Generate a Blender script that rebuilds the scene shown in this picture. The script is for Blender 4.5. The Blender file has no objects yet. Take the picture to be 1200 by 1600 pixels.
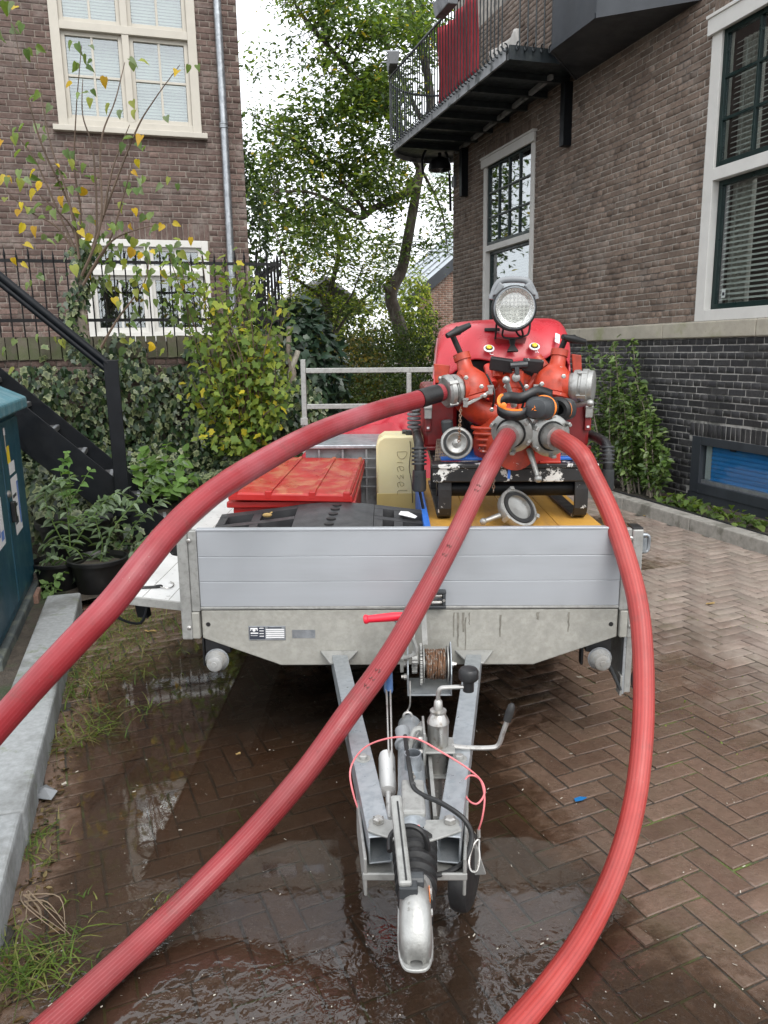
import bpy, math, random
import numpy as np
from mathutils import Matrix, Vector, noise as mnoise
R = math.radians
random.seed(7); rng = np.random.default_rng(7)
scn = bpy.context.scene
col = scn.collection

# ------------------------------------------------------------------ camera
FPX, PITCH, ROLL, CAM_H, GRID = 1200.0, R(11.9), R(1.0), 1.6, R(16.8)
_f = Vector((0, math.cos(PITCH), -math.sin(PITCH))); _r0 = Vector((1, 0, 0)); _u0 = Vector((0, math.sin(PITCH), math.cos(PITCH)))
_r = math.cos(ROLL)*_r0 - math.sin(ROLL)*_u0; _u = math.sin(ROLL)*_r0 + math.cos(ROLL)*_u0
CAMP = Vector((0, 0, CAM_H))
cd = bpy.data.cameras.new('camera'); cam = bpy.data.objects.new('camera', cd); col.objects.link(cam)
cam.matrix_world = Matrix(((_r.x, _u.x, -_f.x, 0), (_r.y, _u.y, -_f.y, 0), (_r.z, _u.z, -_f.z, CAM_H), (0, 0, 0, 1)))
cd.sensor_fit = 'VERTICAL'; cd.sensor_height = 36.0; cd.lens = 36.0*FPX/1600.0
cd.clip_start = 0.05; cd.clip_end = 2000
scn.camera = cam

# ------------------------------------------------------------------ overcast daylight
w = bpy.data.worlds.new('World'); scn.world = w; w.use_nodes = True
nt = w.node_tree; nt.nodes.clear()
wo = nt.nodes.new('ShaderNodeOutputWorld'); bg = nt.nodes.new('ShaderNodeBackground')
sky = nt.nodes.new('ShaderNodeTexSky'); sky.sky_type = 'NISHITA'; sky.sun_disc = False
sky.sun_elevation = R(48); sky.sun_rotation = R(160); sky.dust_density = 4; sky.air_density = 1.2
hs = nt.nodes.new('ShaderNodeHueSaturation'); hs.inputs['Saturation'].default_value = 0.25
mx = nt.nodes.new('ShaderNodeMix'); mx.data_type = 'RGBA'; mx.inputs['Factor'].default_value = 0.75
nt.links.new(sky.outputs[0], hs.inputs['Color']); nt.links.new(hs.outputs[0], mx.inputs['A'])
mx.inputs['B'].default_value = (8.3, 8.6, 9.0, 1)          # even cloud layer
nt.links.new(mx.outputs['Result'], bg.inputs[0]); bg.inputs[1].default_value = 0.13
nt.links.new(bg.outputs[0], wo.inputs[0])
sl = bpy.data.lights.new('sun', 'SUN'); sl.energy = 0.9; sl.angle = R(35); sl.color = (1, .97, .92)
so = bpy.data.objects.new('sun', sl); col.objects.link(so)
so.rotation_euler = (R(42), 0, R(20))
scn.view_settings.view_transform = 'Standard'; scn.view_settings.look = 'None'
scn.view_settings.exposure = 1.0; scn.view_settings.gamma = 1.0; scn.view_settings.use_curve_mapping = False
try:
    scn.cycles.max_bounces = 8; scn.cycles.transparent_max_bounces = 24; scn.cycles.use_denoising = True
except Exception: pass

# ------------------------------------------------------------------ frames: world, grid of the alley (G), trailer (T)
MG = Matrix.Rotation(GRID, 4, 'Z')
MT = Matrix.Translation((0.105, 2.85, 0)) @ Matrix.Rotation(R(-0.9), 4, 'Z') @ Matrix.Rotation(R(0.5), 4, 'Y')
MGi, MTi = MG.inverted(), MT.inverted()
def G(u, v, z): return MG @ Vector((u, v, z))
def T(x, y, z): return MT @ Vector((x, y, z))
def ray(px, py): return _f*FPX + _r*(px-600) + _u*(800-py)
def at_y(px, py, y): d = ray(px, py); return CAMP + d*(y/d.y)
def at_z(px, py, z): d = ray(px, py); return CAMP + d*((z-CAM_H)/d.z)
def at_d(px, py, dep): return CAMP + ray(px, py)*(dep/FPX)
def at_v(px, py, v): d = ray(px, py); return CAMP + d*(v/(MGi.to_3x3() @ d).y)
def at_u(px, py, u): d = ray(px, py); return CAMP + d*(u/(MGi.to_3x3() @ d).x)
def at_t(px, py, t):                                     # pixel onto the trailer's cross plane y = t
    o = MTi @ CAMP; d = MTi.to_3x3() @ ray(px, py); return MT @ (o + d*((t-o.y)/d.y))
def tl(p): return MTi @ p
def proj(p):
    q = p - CAMP; d = q.dot(_f)
    return 600+FPX*q.dot(_r)/d, 800-FPX*q.dot(_u)/d, d

# ------------------------------------------------------------------ materials
MATS = {}
def srgb(r, g, b):
    f = lambda c: (c/255/12.92 if c/255 <= .04045 else ((c/255+.055)/1.055)**2.4)
    return (f(r), f(g), f(b))
class NT:
    def __init__(s, name):
        s.m = bpy.data.materials.new(name); s.m.use_nodes = True; s.t = s.m.node_tree; s.t.nodes.clear()
        s.out = s.n('ShaderNodeOutputMaterial'); s.pos = None
    def n(s, k, **kw):
        x = s.t.nodes.new(k)
        for a, b in kw.items(): setattr(x, a, b)
        return x
    def l(s, a, b): s.t.links.new(a, b)
    def P(s, sc=(1, 1, 1), rot=(0, 0, 0)):
        if s.pos is None: s.pos = s.n('ShaderNodeNewGeometry')
        if sc == (1, 1, 1) and rot == (0, 0, 0): return s.pos.outputs['Position']
        mp = s.n('ShaderNodeMapping'); mp.inputs['Scale'].default_value = sc; mp.inputs['Rotation'].default_value = rot
        s.l(s.pos.outputs['Position'], mp.inputs['Vector']); return mp.outputs[0]
    def noise(s, scale, detail=4, rough=.6, vec=None, dist=0):
        x = s.n('ShaderNodeTexNoise'); x.inputs['Scale'].default_value = scale; x.inputs['Detail'].default_value = detail
        x.inputs['Roughness'].default_value = rough; x.inputs['Distortion'].default_value = dist
        s.l(vec or s.P(), x.inputs['Vector']); return x.outputs['Fac']
    def ramp(s, fac, lo, hi, a=0., b=1.):
        x = s.n('ShaderNodeMapRange'); x.clamp = True
        for k, v in zip((1, 2, 3, 4), (lo, hi, a, b)): x.inputs[k].default_value = v
        s.l(fac, x.inputs[0]); return x.outputs[0]
    def mix(s, fac, a, b, mode='MIX'):
        x = s.n('ShaderNodeMix'); x.data_type = 'RGBA'; x.blend_type = mode
        for key, v in (('Factor', fac), ('A', a), ('B', b)):
            if isinstance(v, (int, float)): x.inputs[key].default_value = v
            elif isinstance(v, tuple): x.inputs[key].default_value = (*v[:3], 1)
            else: s.l(v, x.inputs[key])
        return x.outputs['Result']
    def math(s, op, a, b=0.):
        x = s.n('ShaderNodeMath'); x.operation = op
        for i, v in enumerate((a, b)):
            if isinstance(v, (int, float)): x.inputs[i].default_value = v
            else: s.l(v, x.inputs[i])
        return x.outputs[0]
    def rand(s):
        if s.pos is None: s.pos = s.n('ShaderNodeNewGeometry')
        o = s.n('ShaderNodeObjectInfo')
        return s.math('FRACT', s.math('ADD', s.pos.outputs['Random Per Island'], o.outputs['Random']))
    def bsdf(s, color, rough=.6, metal=0., bump=None, bstr=.3, bdist=.01, spec=.5, **kw):
        p = s.n('ShaderNodeBsdfPrincipled')
        for key, v in (('Base Color', color), ('Roughness', rough), ('Metallic', metal), ('Specular IOR Level', spec), *kw.items()):
            if isinstance(v, tuple): p.inputs[key].default_value = tuple(v[:3]) if len(p.inputs[key].default_value) == 3 else (*v[:3], 1)
            elif isinstance(v, (int, float)): p.inputs[key].default_value = v
            else: s.l(v, p.inputs[key])
        if bump is not None:
            b = s.n('ShaderNodeBump'); b.inputs['Strength'].default_value = bstr; b.inputs['Distance'].default_value = bdist
            s.l(bump, b.inputs['Height']); s.l(b.outputs[0], p.inputs['Normal'])
        return p.outputs[0]
    def done(s, sh): s.l(sh, s.out.inputs[0]); return s.m
def M(name, c, rough=.55, metal=0., var=.15, vs=7., c2=None, c2s=4., lo=.52, hi=.6, c2a=1., bump=.15, bs=90., bd=.004, rv=.12, rand=0., spec=.5, st=(1, 1, 1), c3=None, c3s=11., c3lo=.6, c3hi=.64, **kw):
    t = NT(name); v = t.P(st)
    base = t.mix(t.ramp(t.noise(vs, 5, .6, v), .3, .7), tuple(x*(1-var) for x in c), tuple(min(1, x*(1+var)) for x in c))
    if c2: base = t.mix(t.ramp(t.noise(c2s, 6, .65, v), lo, hi, 0, c2a), base, c2)
    if c3: base = t.mix(t.ramp(t.noise(c3s, 7, .7, v), c3lo, c3hi), base, c3)
    if rand:
        h = t.n('ShaderNodeHueSaturation'); t.l(base, h.inputs['Color'])
        t.l(t.ramp(t.rand(), 0, 1, 1-rand, 1+rand), h.inputs['Value']); base = h.outputs[0]
    ro = t.ramp(t.noise(vs*1.7, 4, .6), .3, .7, max(0, rough-rv), min(1, rough+rv))
    m = t.done(t.bsdf(base, ro, metal, t.noise(bs, 5, .6) if bump else None, bump, bd, spec, **kw))
    MATS[name] = m; return m

# ------------------------------------------------------------------ mesh building
class MB:
    """collects polygons in world space; build() writes them as ONE mesh in its parent's space"""
    def __init__(s): s.v = []; s.f = []
    def add(s, vs, fs):
        o = len(s.v); s.v += [Vector(p) for p in vs]; s.f += [tuple(i+o for i in f) for f in fs]; return s
    def box(s, a, b, Mx=None):
        x0, y0, z0 = a; x1, y1, z1 = b
        p = [Vector(q) for q in ((x0,y0,z0),(x1,y0,z0),(x1,y1,z0),(x0,y1,z0),(x0,y0,z1),(x1,y0,z1),(x1,y1,z1),(x0,y1,z1))]
        if Mx is not None: p = [Mx @ q for q in p]
        return s.add(p, [(0,3,2,1),(4,5,6,7),(0,1,5,4),(1,2,6,5),(2,3,7,6),(3,0,4,7)])
    def cbox(s, c, d, Mx=None):
        return s.box([c[i]-d[i]/2 for i in range(3)], [c[i]+d[i]/2 for i in range(3)], Mx)
    def prism(s, poly, h, Mx):
        """2D polygon in Mx's xy plane, extruded along its z from 0 to h"""
        n = len(poly); p = [Mx @ Vector((x, y, 0)) for x, y in poly] + [Mx @ Vector((x, y, h)) for x, y in poly]
        return s.add(p, [tuple(range(n))[::-1], tuple(range(n, 2*n))] + [(i, (i+1) % n, n+(i+1) % n, n+i) for i in range(n)])
    def tube(s, pts, r, n=8, closed=False, prof=None, cap=True, flat=1.0):
        pts = [Vector(p) for p in pts]; m = len(pts)
        rs = r if isinstance(r, (list, tuple)) else [r]*m
        tan = []
        for i in range(m):
            a = pts[(i-1) % m] if (i > 0 or closed) else pts[i]; b = pts[(i+1) % m] if (i < m-1 or closed) else pts[i]
            t = b-a; tan.append(t.normalized() if t.length > 1e-9 else Vector((0, 0, 1)))
        ref = Vector((0, 0, 1)) if abs(tan[0].z) < .9 else Vector((1, 0, 0))
        nx = tan[0].cross(ref).normalized(); vs = []
        for i in range(m):
            nx = (nx - tan[i]*nx.dot(tan[i])).normalized(); ny = tan[i].cross(nx)
            for k in range(n):
                a = 2*math.pi*k/n; q = (prof[k] if prof else 1.0)*rs[i]
                vs.append(pts[i] + nx*math.cos(a)*q + ny*math.sin(a)*q*flat)
        fs = []
        for i in range(m if closed else m-1):
            j = (i+1) % m
            for k in range(n): fs.append((i*n+k, i*n+(k+1) % n, j*n+(k+1) % n, j*n+k))
        if cap and not closed: fs += [tuple(range(n))[::-1], tuple((m-1)*n+k for k in range(n))]
        return s.add(vs, fs)
    def bar(s, a, b, w, h=None, up=Vector((0, 0, 1))):
        """rectangular bar from a to b, w across, h along up"""
        a, b = Vector(a), Vector(b); h = h or w; t = (b-a).normalized()
        x = t.cross(up); x = x.normalized() if x.length > 1e-6 else Vector((1, 0, 0)); y = x.cross(t)
        p = [q + x*sx*w/2 + y*sy*h/2 for q in (a, b) for sx, sy in ((-1,-1),(1,-1),(1,1),(-1,1))]
        return s.add(p, [(3,2,1,0),(4,5,6,7)] + [(i, (i+1) % 4, 4+(i+1) % 4, 4+i) for i in range(4)])
    def lathe(s, o, ax, prof, n=24, cap=True):
        """profile [(distance along axis, radius)] turned round axis ax from point o"""
        o, ax = Vector(o), Vector(ax).normalized(); ref = Vector((0, 0, 1)) if abs(ax.z) < .9 else Vector((1, 0, 0))
        x = ax.cross(ref).normalized(); y = ax.cross(x); vs = []
        for d, r in prof:
            for k in range(n): a = 2*math.pi*k/n; vs.append(o + ax*d + x*math.cos(a)*r + y*math.sin(a)*r)
        m = len(prof); fs = [(i*n+k, i*n+(k+1) % n, (i+1)*n+(k+1) % n, (i+1)*n+k) for i in range(m-1) for k in range(n)]
        if cap: fs += [tuple(range(n))[::-1], tuple((m-1)*n+k for k in range(n))]
        return s.add(vs, fs)
    def ball(s, c, r, n=14, sc=(1, 1, 1)):
        c = Vector(c); vs = [c+Vector((0, 0, -r*sc[2]))]; h = n//2
        for i in range(1, h):
            t = math.pi*i/h
            for k in range(n): a = 2*math.pi*k/n; vs.append(c + Vector((math.sin(t)*math.cos(a)*r*sc[0], math.sin(t)*math.sin(a)*r*sc[1], -math.cos(t)*r*sc[2])))
        vs.append(c+Vector((0, 0, r*sc[2]))); fs = []
        for k in range(n): fs.append((0, 1+(k+1) % n, 1+k)); fs.append((len(vs)-1, 1+(h-2)*n+k, 1+(h-2)*n+(k+1) % n))
        for i in range(h-2):
            for k in range(n): fs.append((1+i*n+k, 1+i*n+(k+1) % n, 1+(i+1)*n+(k+1) % n, 1+(i+1)*n+k))
        return s.add(vs, fs)
    def grid(s, rows, closed=False):
        """rows of points -> quads"""
        n = len(rows[0]); vs = [p for r in rows for p in r]; fs = []
        for i in range(len(rows)-1):
            for k in range(n if closed else n-1): fs.append((i*n+k, i*n+(k+1) % n, (i+1)*n+(k+1) % n, (i+1)*n+k))
        return s.add(vs, fs)
    def build(s, name, mat, parent=None, smooth=False, bevel=0., solid=0., sub=0, kind=None, label=None):
        me = bpy.data.meshes.new(name)
        inv = wmat(parent).inverted() if parent else None
        me.from_pydata([(inv @ p) if inv else p for p in s.v], [], s.f)
        me.materials.append(mat if not isinstance(mat, str) else MATS[mat])
        if smooth: me.polygons.foreach_set('use_smooth', [True]*len(me.polygons))
        o = bpy.data.objects.new(name, me); col.objects.link(o)
        if parent: o.parent = parent
        if solid: md = o.modifiers.new('solid', 'SOLIDIFY'); md.thickness = solid; md.offset = 0
        if bevel: md = o.modifiers.new('bevel', 'BEVEL'); md.width = bevel; md.segments = 2; md.limit_method = 'ANGLE'; md.angle_limit = R(40); md.use_clamp_overlap = True
        if sub: md = o.modifiers.new('sub', 'SUBSURF'); md.levels = sub; md.render_levels = sub
        if smooth:
            try:
                for e in me.edges: pass
                sharp(me, R(38))
            except Exception: pass
        if kind: o['kind'] = kind
        if label: o['label'] = label
        return o
def sharp(me, ang):
    me.set_sharp_from_angle(angle=ang)
_WM = {}
def wmat(o):
    m = Matrix.Identity(4)
    while o is not None: m = _WM.get(o.name, Matrix.Identity(4)) @ m; o = o.parent
    return m
def thing(name, label, cat, loc=(0, 0, 0), rot=None, group=None):
    o = bpy.data.objects.new(name, None); col.objects.link(o); o.empty_display_size = .1
    m = Matrix.Translation(Vector(loc))
    if rot is not None: m = m @ (rot if isinstance(rot, Matrix) else Matrix.Rotation(rot, 4, 'Z'))
    o.matrix_world = m; o.matrix_basis = m; _WM[o.name] = m
    o['label'] = label; o['category'] = cat
    if group: o['group'] = group
    return o
def tag(o, label=None, cat=None, group=None, kind=None):
    for k, v in (('label', label), ('category', cat), ('group', group), ('kind', kind)):
        if v: o[k] = v
    return o
def inst(name, me, mat_world, parent, mods=None):
    """another object on shared mesh data, placed by a world matrix under parent"""
    o = bpy.data.objects.new(name, me); col.objects.link(o); o.parent = parent
    o.matrix_basis = wmat(parent).inverted() @ mat_world
    return o
def smoothpath(pts, n=8, closed=False):
    """Catmull-Rom through points"""
    P_ = [Vector(p) for p in pts]; m = len(P_); out = []
    for i in range(m if closed else m-1):
        if closed: a, b, c, d = P_[(i-1) % m], P_[i], P_[(i+1) % m], P_[(i+2) % m]
        else: a, b, c, d = P_[max(i-1, 0)], P_[i], P_[i+1], P_[min(i+2, m-1)]
        for k in range(n):
            t = k/n; out.append(.5*((2*b) + (-a+c)*t + (2*a-5*b+4*c-d)*t*t + (-a+3*b-3*c+d)*t**3))
    if not closed: out.append(P_[-1])
    return out
def rawmesh(name, V, Fq, mat, parent=None, colors=None, smooth=False, kind=None):
    """fast mesh from numpy: V (n,3) world, Fq (m,k) polygons of k corners"""
    if parent:
        inv = np.array(wmat(parent).inverted()); V = V @ inv[:3, :3].T + inv[:3, 3]
    me = bpy.data.meshes.new(name); n, (m, k) = len(V), Fq.shape
    me.vertices.add(n); me.vertices.foreach_set('co', np.ascontiguousarray(V, dtype=np.float32).ravel())
    me.loops.add(m*k); me.loops.foreach_set('vertex_index', np.ascontiguousarray(Fq, dtype=np.int32).ravel())
    me.polygons.add(m); me.polygons.foreach_set('loop_start', np.arange(0, m*k, k, dtype=np.int32)); 
    try: me.polygons.foreach_set('loop_total', np.full(m, k, dtype=np.int32))
    except Exception: pass
    me.update(calc_edges=True)
    if colors is not None:
        a = me.color_attributes.new('Col', 'FLOAT_COLOR', 'POINT')
        c4 = np.ones((n, 4), dtype=np.float32); c4[:, :3] = colors; a.data.foreach_set('color', c4.ravel())
    me.validate()
    if smooth: me.polygons.foreach_set('use_smooth', np.ones(m, dtype=bool))
    me.materials.append(mat if not isinstance(mat, str) else MATS[mat])
    o = bpy.data.objects.new(name, me); col.objects.link(o)
    if parent: o.parent = parent
    if kind: o['kind'] = kind
    return o

# ------------------------------------------------------------------ the materials of the place
def brickmat(name, c, c2, rough=.85, rand=.3, warm=.5, efflo=0.0, bump=.5, shine=0.):
    t = NT(name); rn = t.rand()
    base = t.mix(rn, c, c2)
    h = t.n('ShaderNodeHueSaturation'); t.l(base, h.inputs['Color'])
    r2 = t.math('FRACT', t.math('MULTIPLY', rn, 37.7)); t.l(t.ramp(r2, 0, 1, 1-rand, 1+rand), h.inputs['Value'])
    base = t.mix(t.ramp(t.noise(38, 6, .7), .35, .75), h.outputs[0], tuple(x*.62 for x in c))
    if efflo: base = t.mix(t.ramp(t.noise(2.6, 8, .75), .5, .78, 0, efflo), base, (.36, .33, .3))
    base = t.mix(t.ramp(t.noise(.7, 3, .6), .45, .75, 0, .35), base, tuple(x*.5 for x in c))
    base = t.mix(t.ramp(t.noise(1.0, 6, .7, t.P((5, 5, .35))), .5, .75, 0, .4), base, tuple(x*.45 for x in c))      # rain streaks
    ro = t.ramp(t.noise(25, 4), .3, .7, rough-.15-shine, min(1, rough+.1))
    MATS[name] = t.done(t.bsdf(base, ro, 0, t.noise(70, 6, .7), bump, .006, .35)); return MATS[name]
brickmat('brick_brown', (.17, .124, .096), (.25, .187, .148), efflo=.5, rand=.3)
brickmat('brick_house', (.115, .077, .066), (.17, .115, .097), efflo=.6)
brickmat('brick_plinth', (.036, .036, .040), (.066, .063, .062), rough=.6, rand=.35, shine=.12)
brickmat('brick_far', (.21, .115, .085), (.3, .18, .13), efflo=.5)
M('mortar', (.36, .33, .29), .9, var=.35, vs=14, c2=(.12, .11, .1), c2s=3, bump=.5, bs=160)
M('mortar_dark', (.19, .16, .135), .9, var=.35, vs=9, c2=(.3, .27, .24), c2s=4, lo=.5, hi=.75, bump=.6, bs=120)
M('mortar_grey', (.34, .33, .31), .9, var=.3, vs=14, c2=(.13, .13, .12), c2s=2.5, bump=.4)
M('stone_belt', (.36, .33, .27), .85, var=.15, c2=(.2, .22, .09), c2s=2.2, lo=.54, hi=.72, c2a=.8, bump=.35, bs=140, c3=(.16, .15, .13), c3s=30, c3lo=.62, c3hi=.72)
M('granite', (.25, .26, .26), .8, var=.18, vs=40, c2=(.1, .1, .09), c2s=2.6, lo=.46, hi=.62, c2a=.8, bump=.25, bs=200, c3=(.11, .13, .06), c3s=6, c3lo=.57, c3hi=.72)
M('concrete_kerb', (.29, .275, .245), .88, var=.2, vs=20, c2=(.13, .125, .1), c2s=3.5, c2a=.8, bump=.3, bs=160)
M('paint_white', (.58, .57, .54), .5, var=.05, c2=(.52, .49, .43), c2s=5, lo=.6, hi=.8, c2a=.6, bump=.06)
M('paint_cream', (.46, .43, .37), .5, var=.05, c2=(.45, .42, .35), c2s=6, lo=.58, hi=.8, c2a=.6, bump=.06)
M('paint_green', (.004, .016, .0145), .35, var=.15, bump=.05, spec=.35)
M('paint_black', (.003, .0042, .006), .45, var=.25, c2=(.008, .0095, .012), c2s=9, lo=.5, hi=.8, bump=.12, spec=.25)
M('tread', (.07, .07, .071), .6, var=.2, bump=.2)  # sky light on the treads put into the colour, lighter than the stringers
M('iron_black', (.006, .006, .007), .5, var=.3, bump=.3, spec=.3)
M('bay_zinc', (.03, .035, .042), .45, var=.2, vs=3, c2=(.05, .056, .065), c2s=2.5, lo=.45, hi=.75, bump=.08, st=(1, 1, .35))
M('balcony_paint', (.02, .026, .03), .4, var=.25, c2=(.05, .06, .06), c2s=8, lo=.5, hi=.8, bump=.1)
M('balcony_slab', (.28, .29, .3), .6, var=.2, c2=(.08, .09, .09), c2s=5, bump=.15)
M('zinc', (.36, .38, .4), .42, metal=.75, var=.2, vs=12, c2=(.22, .24, .26), c2s=20, lo=.45, hi=.7, bump=.1)
M('galv', (.33, .33, .315), .5, metal=.45, var=.12, vs=16, c2=(.25, .25, .235), c2s=38, lo=.48, hi=.62, c2a=.8, bump=.12, bs=120, c3=(.2, .19, .16), c3s=6, c3lo=.66, c3hi=.76)
M('galv_bright', (.37, .395, .415), .38, metal=.6, var=.12, vs=20, c2=(.28, .31, .335), c2s=45, lo=.48, hi=.62, c2a=.8, bump=.08)
M('galv_dirty', (.34, .333, .3), .6, metal=.25, var=.14, vs=26, c2=(.285, .278, .245), c2s=55, lo=.45, hi=.62, c2a=.6, bump=.15, bs=180, c3=(.2, .19, .15), c3s=3.2, c3lo=.66, c3hi=.85)
M('alu', (.40, .42, .445), .42, metal=.35, var=.06, vs=3, c2=(.355, .37, .39), c2s=3, lo=.4, hi=.7, bump=.05, st=(.25, 1, 3), c3=(.3, .29, .27), c3s=9, c3lo=.66, c3hi=.76)
M('alu_cast', (.36, .36, .345), .42, metal=.65, var=.14, vs=18, c2=(.22, .215, .2), c2s=13, lo=.5, hi=.68, bump=.2, bs=160, c3=(.2, .19, .17), c3s=26, c3lo=.62, c3hi=.7)
M('steel', (.42, .41, .39), .35, metal=.8, var=.15, c2=(.2, .17, .14), c2s=30, lo=.55, hi=.7, bump=.1)
M('steel_rusty', (.17, .09, .05), .7, metal=.35, var=.35, vs=60, c2=(.3, .27, .24), c2s=70, lo=.5, hi=.62, bump=.4)
M('rubber', (.009, .009, .0095), .5, var=.3, c2=(.028, .027, .025), c2s=12, lo=.52, hi=.75, bump=.2)
M('plastic_black', (.009, .009, .01), .42, var=.2, c2=(.03, .029, .027), c2s=10, lo=.55, hi=.78, bump=.15)
M('plastic_grey', (.2, .21, .22), .5, var=.15, c2=(.12, .125, .13), c2s=6, bump=.1)
M('plastic_dark', (.03, .033, .036), .38, var=.15, bump=.08)
M('pump_red', (.52, .045, .03), .34, var=.1, c2=(.34, .03, .022), c2s=5, lo=.5, hi=.7, bump=.05, c3=(.68, .66, .62), c3s=9, c3lo=.73, c3hi=.745)
M('pump_orange', (.42, .042, .016), .42, var=.12, c2=(.12, .02, .012), c2s=9, lo=.5, hi=.7, c2a=.7, bump=.2, c3=(.5, .49, .47), c3s=11, c3lo=.615, c3hi=.625)
M('hood_red', (.46, .03, .042), .33, var=.08, c2=(.38, .022, .03), c2s=3, lo=.45, hi=.65, bump=.04, c3=(.66, .55, .45), c3s=7, c3lo=.68, c3hi=.70)
M('tub_red', (.2, .009, .01), .38, var=.2, c2=(.06, .01, .01), c2s=7, lo=.5, hi=.72, bump=.08)
M('crate_red', (.36, .012, .01), .4, var=.1, bump=.1)
M('crate_lid', (.36, .014, .01), .36, var=.14, c2=(.42, .17, .08), c2s=11, lo=.47, hi=.64, c2a=.75, bump=.12, st=(1, .7, 1))
M('tarp_red', (.34, .014, .026), .55, var=.1, bump=.1, bs=400)
M('cloth_red', (.3, .02, .03), .85, var=.15, bump=.3, bs=300)
M('platform_yellow', (.55, .29, .05), .6, var=.12, vs=5, c2=(.38, .2, .06), c2s=9, lo=.48, hi=.66, bump=.15, st=(1, .15, 1), c3=(.7, .66, .55), c3s=12, c3lo=.68, c3hi=.7)
M('paint_blue', (.02, .13, .5), .45, var=.1, bump=.05)
M('blue_slat', (.01, .15, .4), .45, var=.1, bump=.03)
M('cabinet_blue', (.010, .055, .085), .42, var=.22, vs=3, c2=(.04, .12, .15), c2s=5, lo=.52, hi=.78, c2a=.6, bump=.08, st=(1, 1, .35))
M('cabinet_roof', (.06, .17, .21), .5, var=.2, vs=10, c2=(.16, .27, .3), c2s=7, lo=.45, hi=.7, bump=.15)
M('cabinet_base', (.055, .065, .065), .8, var=.25, c2=(.11, .12, .1), c2s=7, bump=.25)
M('deck_ply', (.16, .14, .11), .75, var=.2, c2=(.08, .07, .06), c2s=5, bump=.2)
M('jerry', (.62, .56, .33), .38, var=.06, vs=3, bump=.05, **{'Subsurface Weight': .2, 'Subsurface Radius': (.02, .015, .006)})
M('diesel_fill', (.5, .39, .15), .4, var=.06, bump=.03)
M('ink', (.09, .035, .03), .8, var=.1, bump=0)
M('sticker_white', (.72, .72, .72), .45, var=.04, bump=0)
M('sticker_blue', (.1, .2, .5), .5, var=.1, bump=0)
M('sticker_yellow', (.75, .55, .03), .5, var=.05, bump=0)
M('sticker_dark', (.03, .035, .05), .5, var=.1, bump=0)
M('orange', (.85, .22, .02), .5, var=.05, bump=0)
M('yellow_knob', (.75, .52, .03), .4, var=.05, bump=0)
M('cable_red', (.6, .16, .17), .45, var=.1, bump=0)
M('red_grip', (.75, .02, .045), .35, var=.06, bump=.02)
M('blue_grip', (.03, .07, .16), .5, var=.2, bump=.2)
M('pink_dot', (.75, .25, .25), .5, var=.05, bump=0)
M('bark', (.075, .06, .048), .9, var=.35, vs=18, c2=(.12, .11, .09), c2s=9, bump=.8, bs=45, bd=.02, st=(1, 1, .35))
M('bark_pale', (.2, .17, .135), .85, var=.3, vs=20, bump=.5, bs=70)
M('stem_brown', (.09, .06, .04), .7, var=.25, bump=.2)
M('stem_green', (.1, .16, .04), .6, var=.2, bump=.1)
M('soil', (.06, .048, .036), .95, var=.4, vs=12, c2=(.035, .045, .02), c2s=3, bump=.8, bs=40, bd=.03)
M('pot_black', (.006, .006, .0065), .42, var=.3, c2=(.014, .014, .013), c2s=6, lo=.5, hi=.8, bump=.08)
M('interior', (.09, .085, .08), .9, var=.2, vs=1.5, bump=0)
M('curtain', (.55, .53, .5), .9, var=.15, vs=14, bump=.1, st=(1, 1, .05))
M('blind', (.62, .62, .6), .55, var=.06, bump=0)
M('blind_grey', (.33, .35, .34), .6, var=.06, bump=0)
M('shingle', (.1, .1, .105), .8, var=.2, bump=.2)
M('zinc_roof', (.36, .4, .43), .45, metal=.2, var=.1, bump=.05)
M('far_wall', (.22, .2, .18), .9, var=.2, bump=.2)
M('twig', (.2, .15, .1), .85, var=.3, bump=.2)
M('litter_pale', (.4, .37, .31), .8, var=.3, bump=.1)
M('leaf_litter', (.3, .2, .07), .8, var=.4, vs=40, bump=.1)
def glassmat(name, tint, base=.06, rough=.02):
    t = NT(name); fr = t.n('ShaderNodeFresnel'); gg = t.n('ShaderNodeNewGeometry'); t.l(t.ramp(gg.outputs['Backfacing'], 0, 1, 1.52, 1/1.52), fr.inputs[0])
    f = t.math('ADD', t.math('MULTIPLY', fr.outputs[0], 1.0), base)
    tr = t.n('ShaderNodeBsdfTransparent'); tr.inputs[0].default_value = (*tint, 1)
    gl = t.n('ShaderNodeBsdfGlossy'); gl.inputs[1].default_value = rough; gl.inputs[0].default_value = (.95, .97, 1, 1)
    b = t.n('ShaderNodeBump'); b.inputs[0].default_value = .04; b.inputs[1].default_value = .02
    t.l(t.noise(2.2, 2), b.inputs['Height']); t.l(b.outputs[0], gl.inputs['Normal'])
    ms = t.n('ShaderNodeMixShader'); t.l(f, ms.inputs[0]); t.l(tr.outputs[0], ms.inputs[1]); t.l(gl.outputs[0], ms.inputs[2])
    MATS[name] = t.done(ms.outputs[0])
glassmat('glass', (.86, .9, .88), .1)
glassmat('glass_clear', (.92, .95, .95), .0)
glassmat('glass_dark', (.55, .6, .58), .2)
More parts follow.
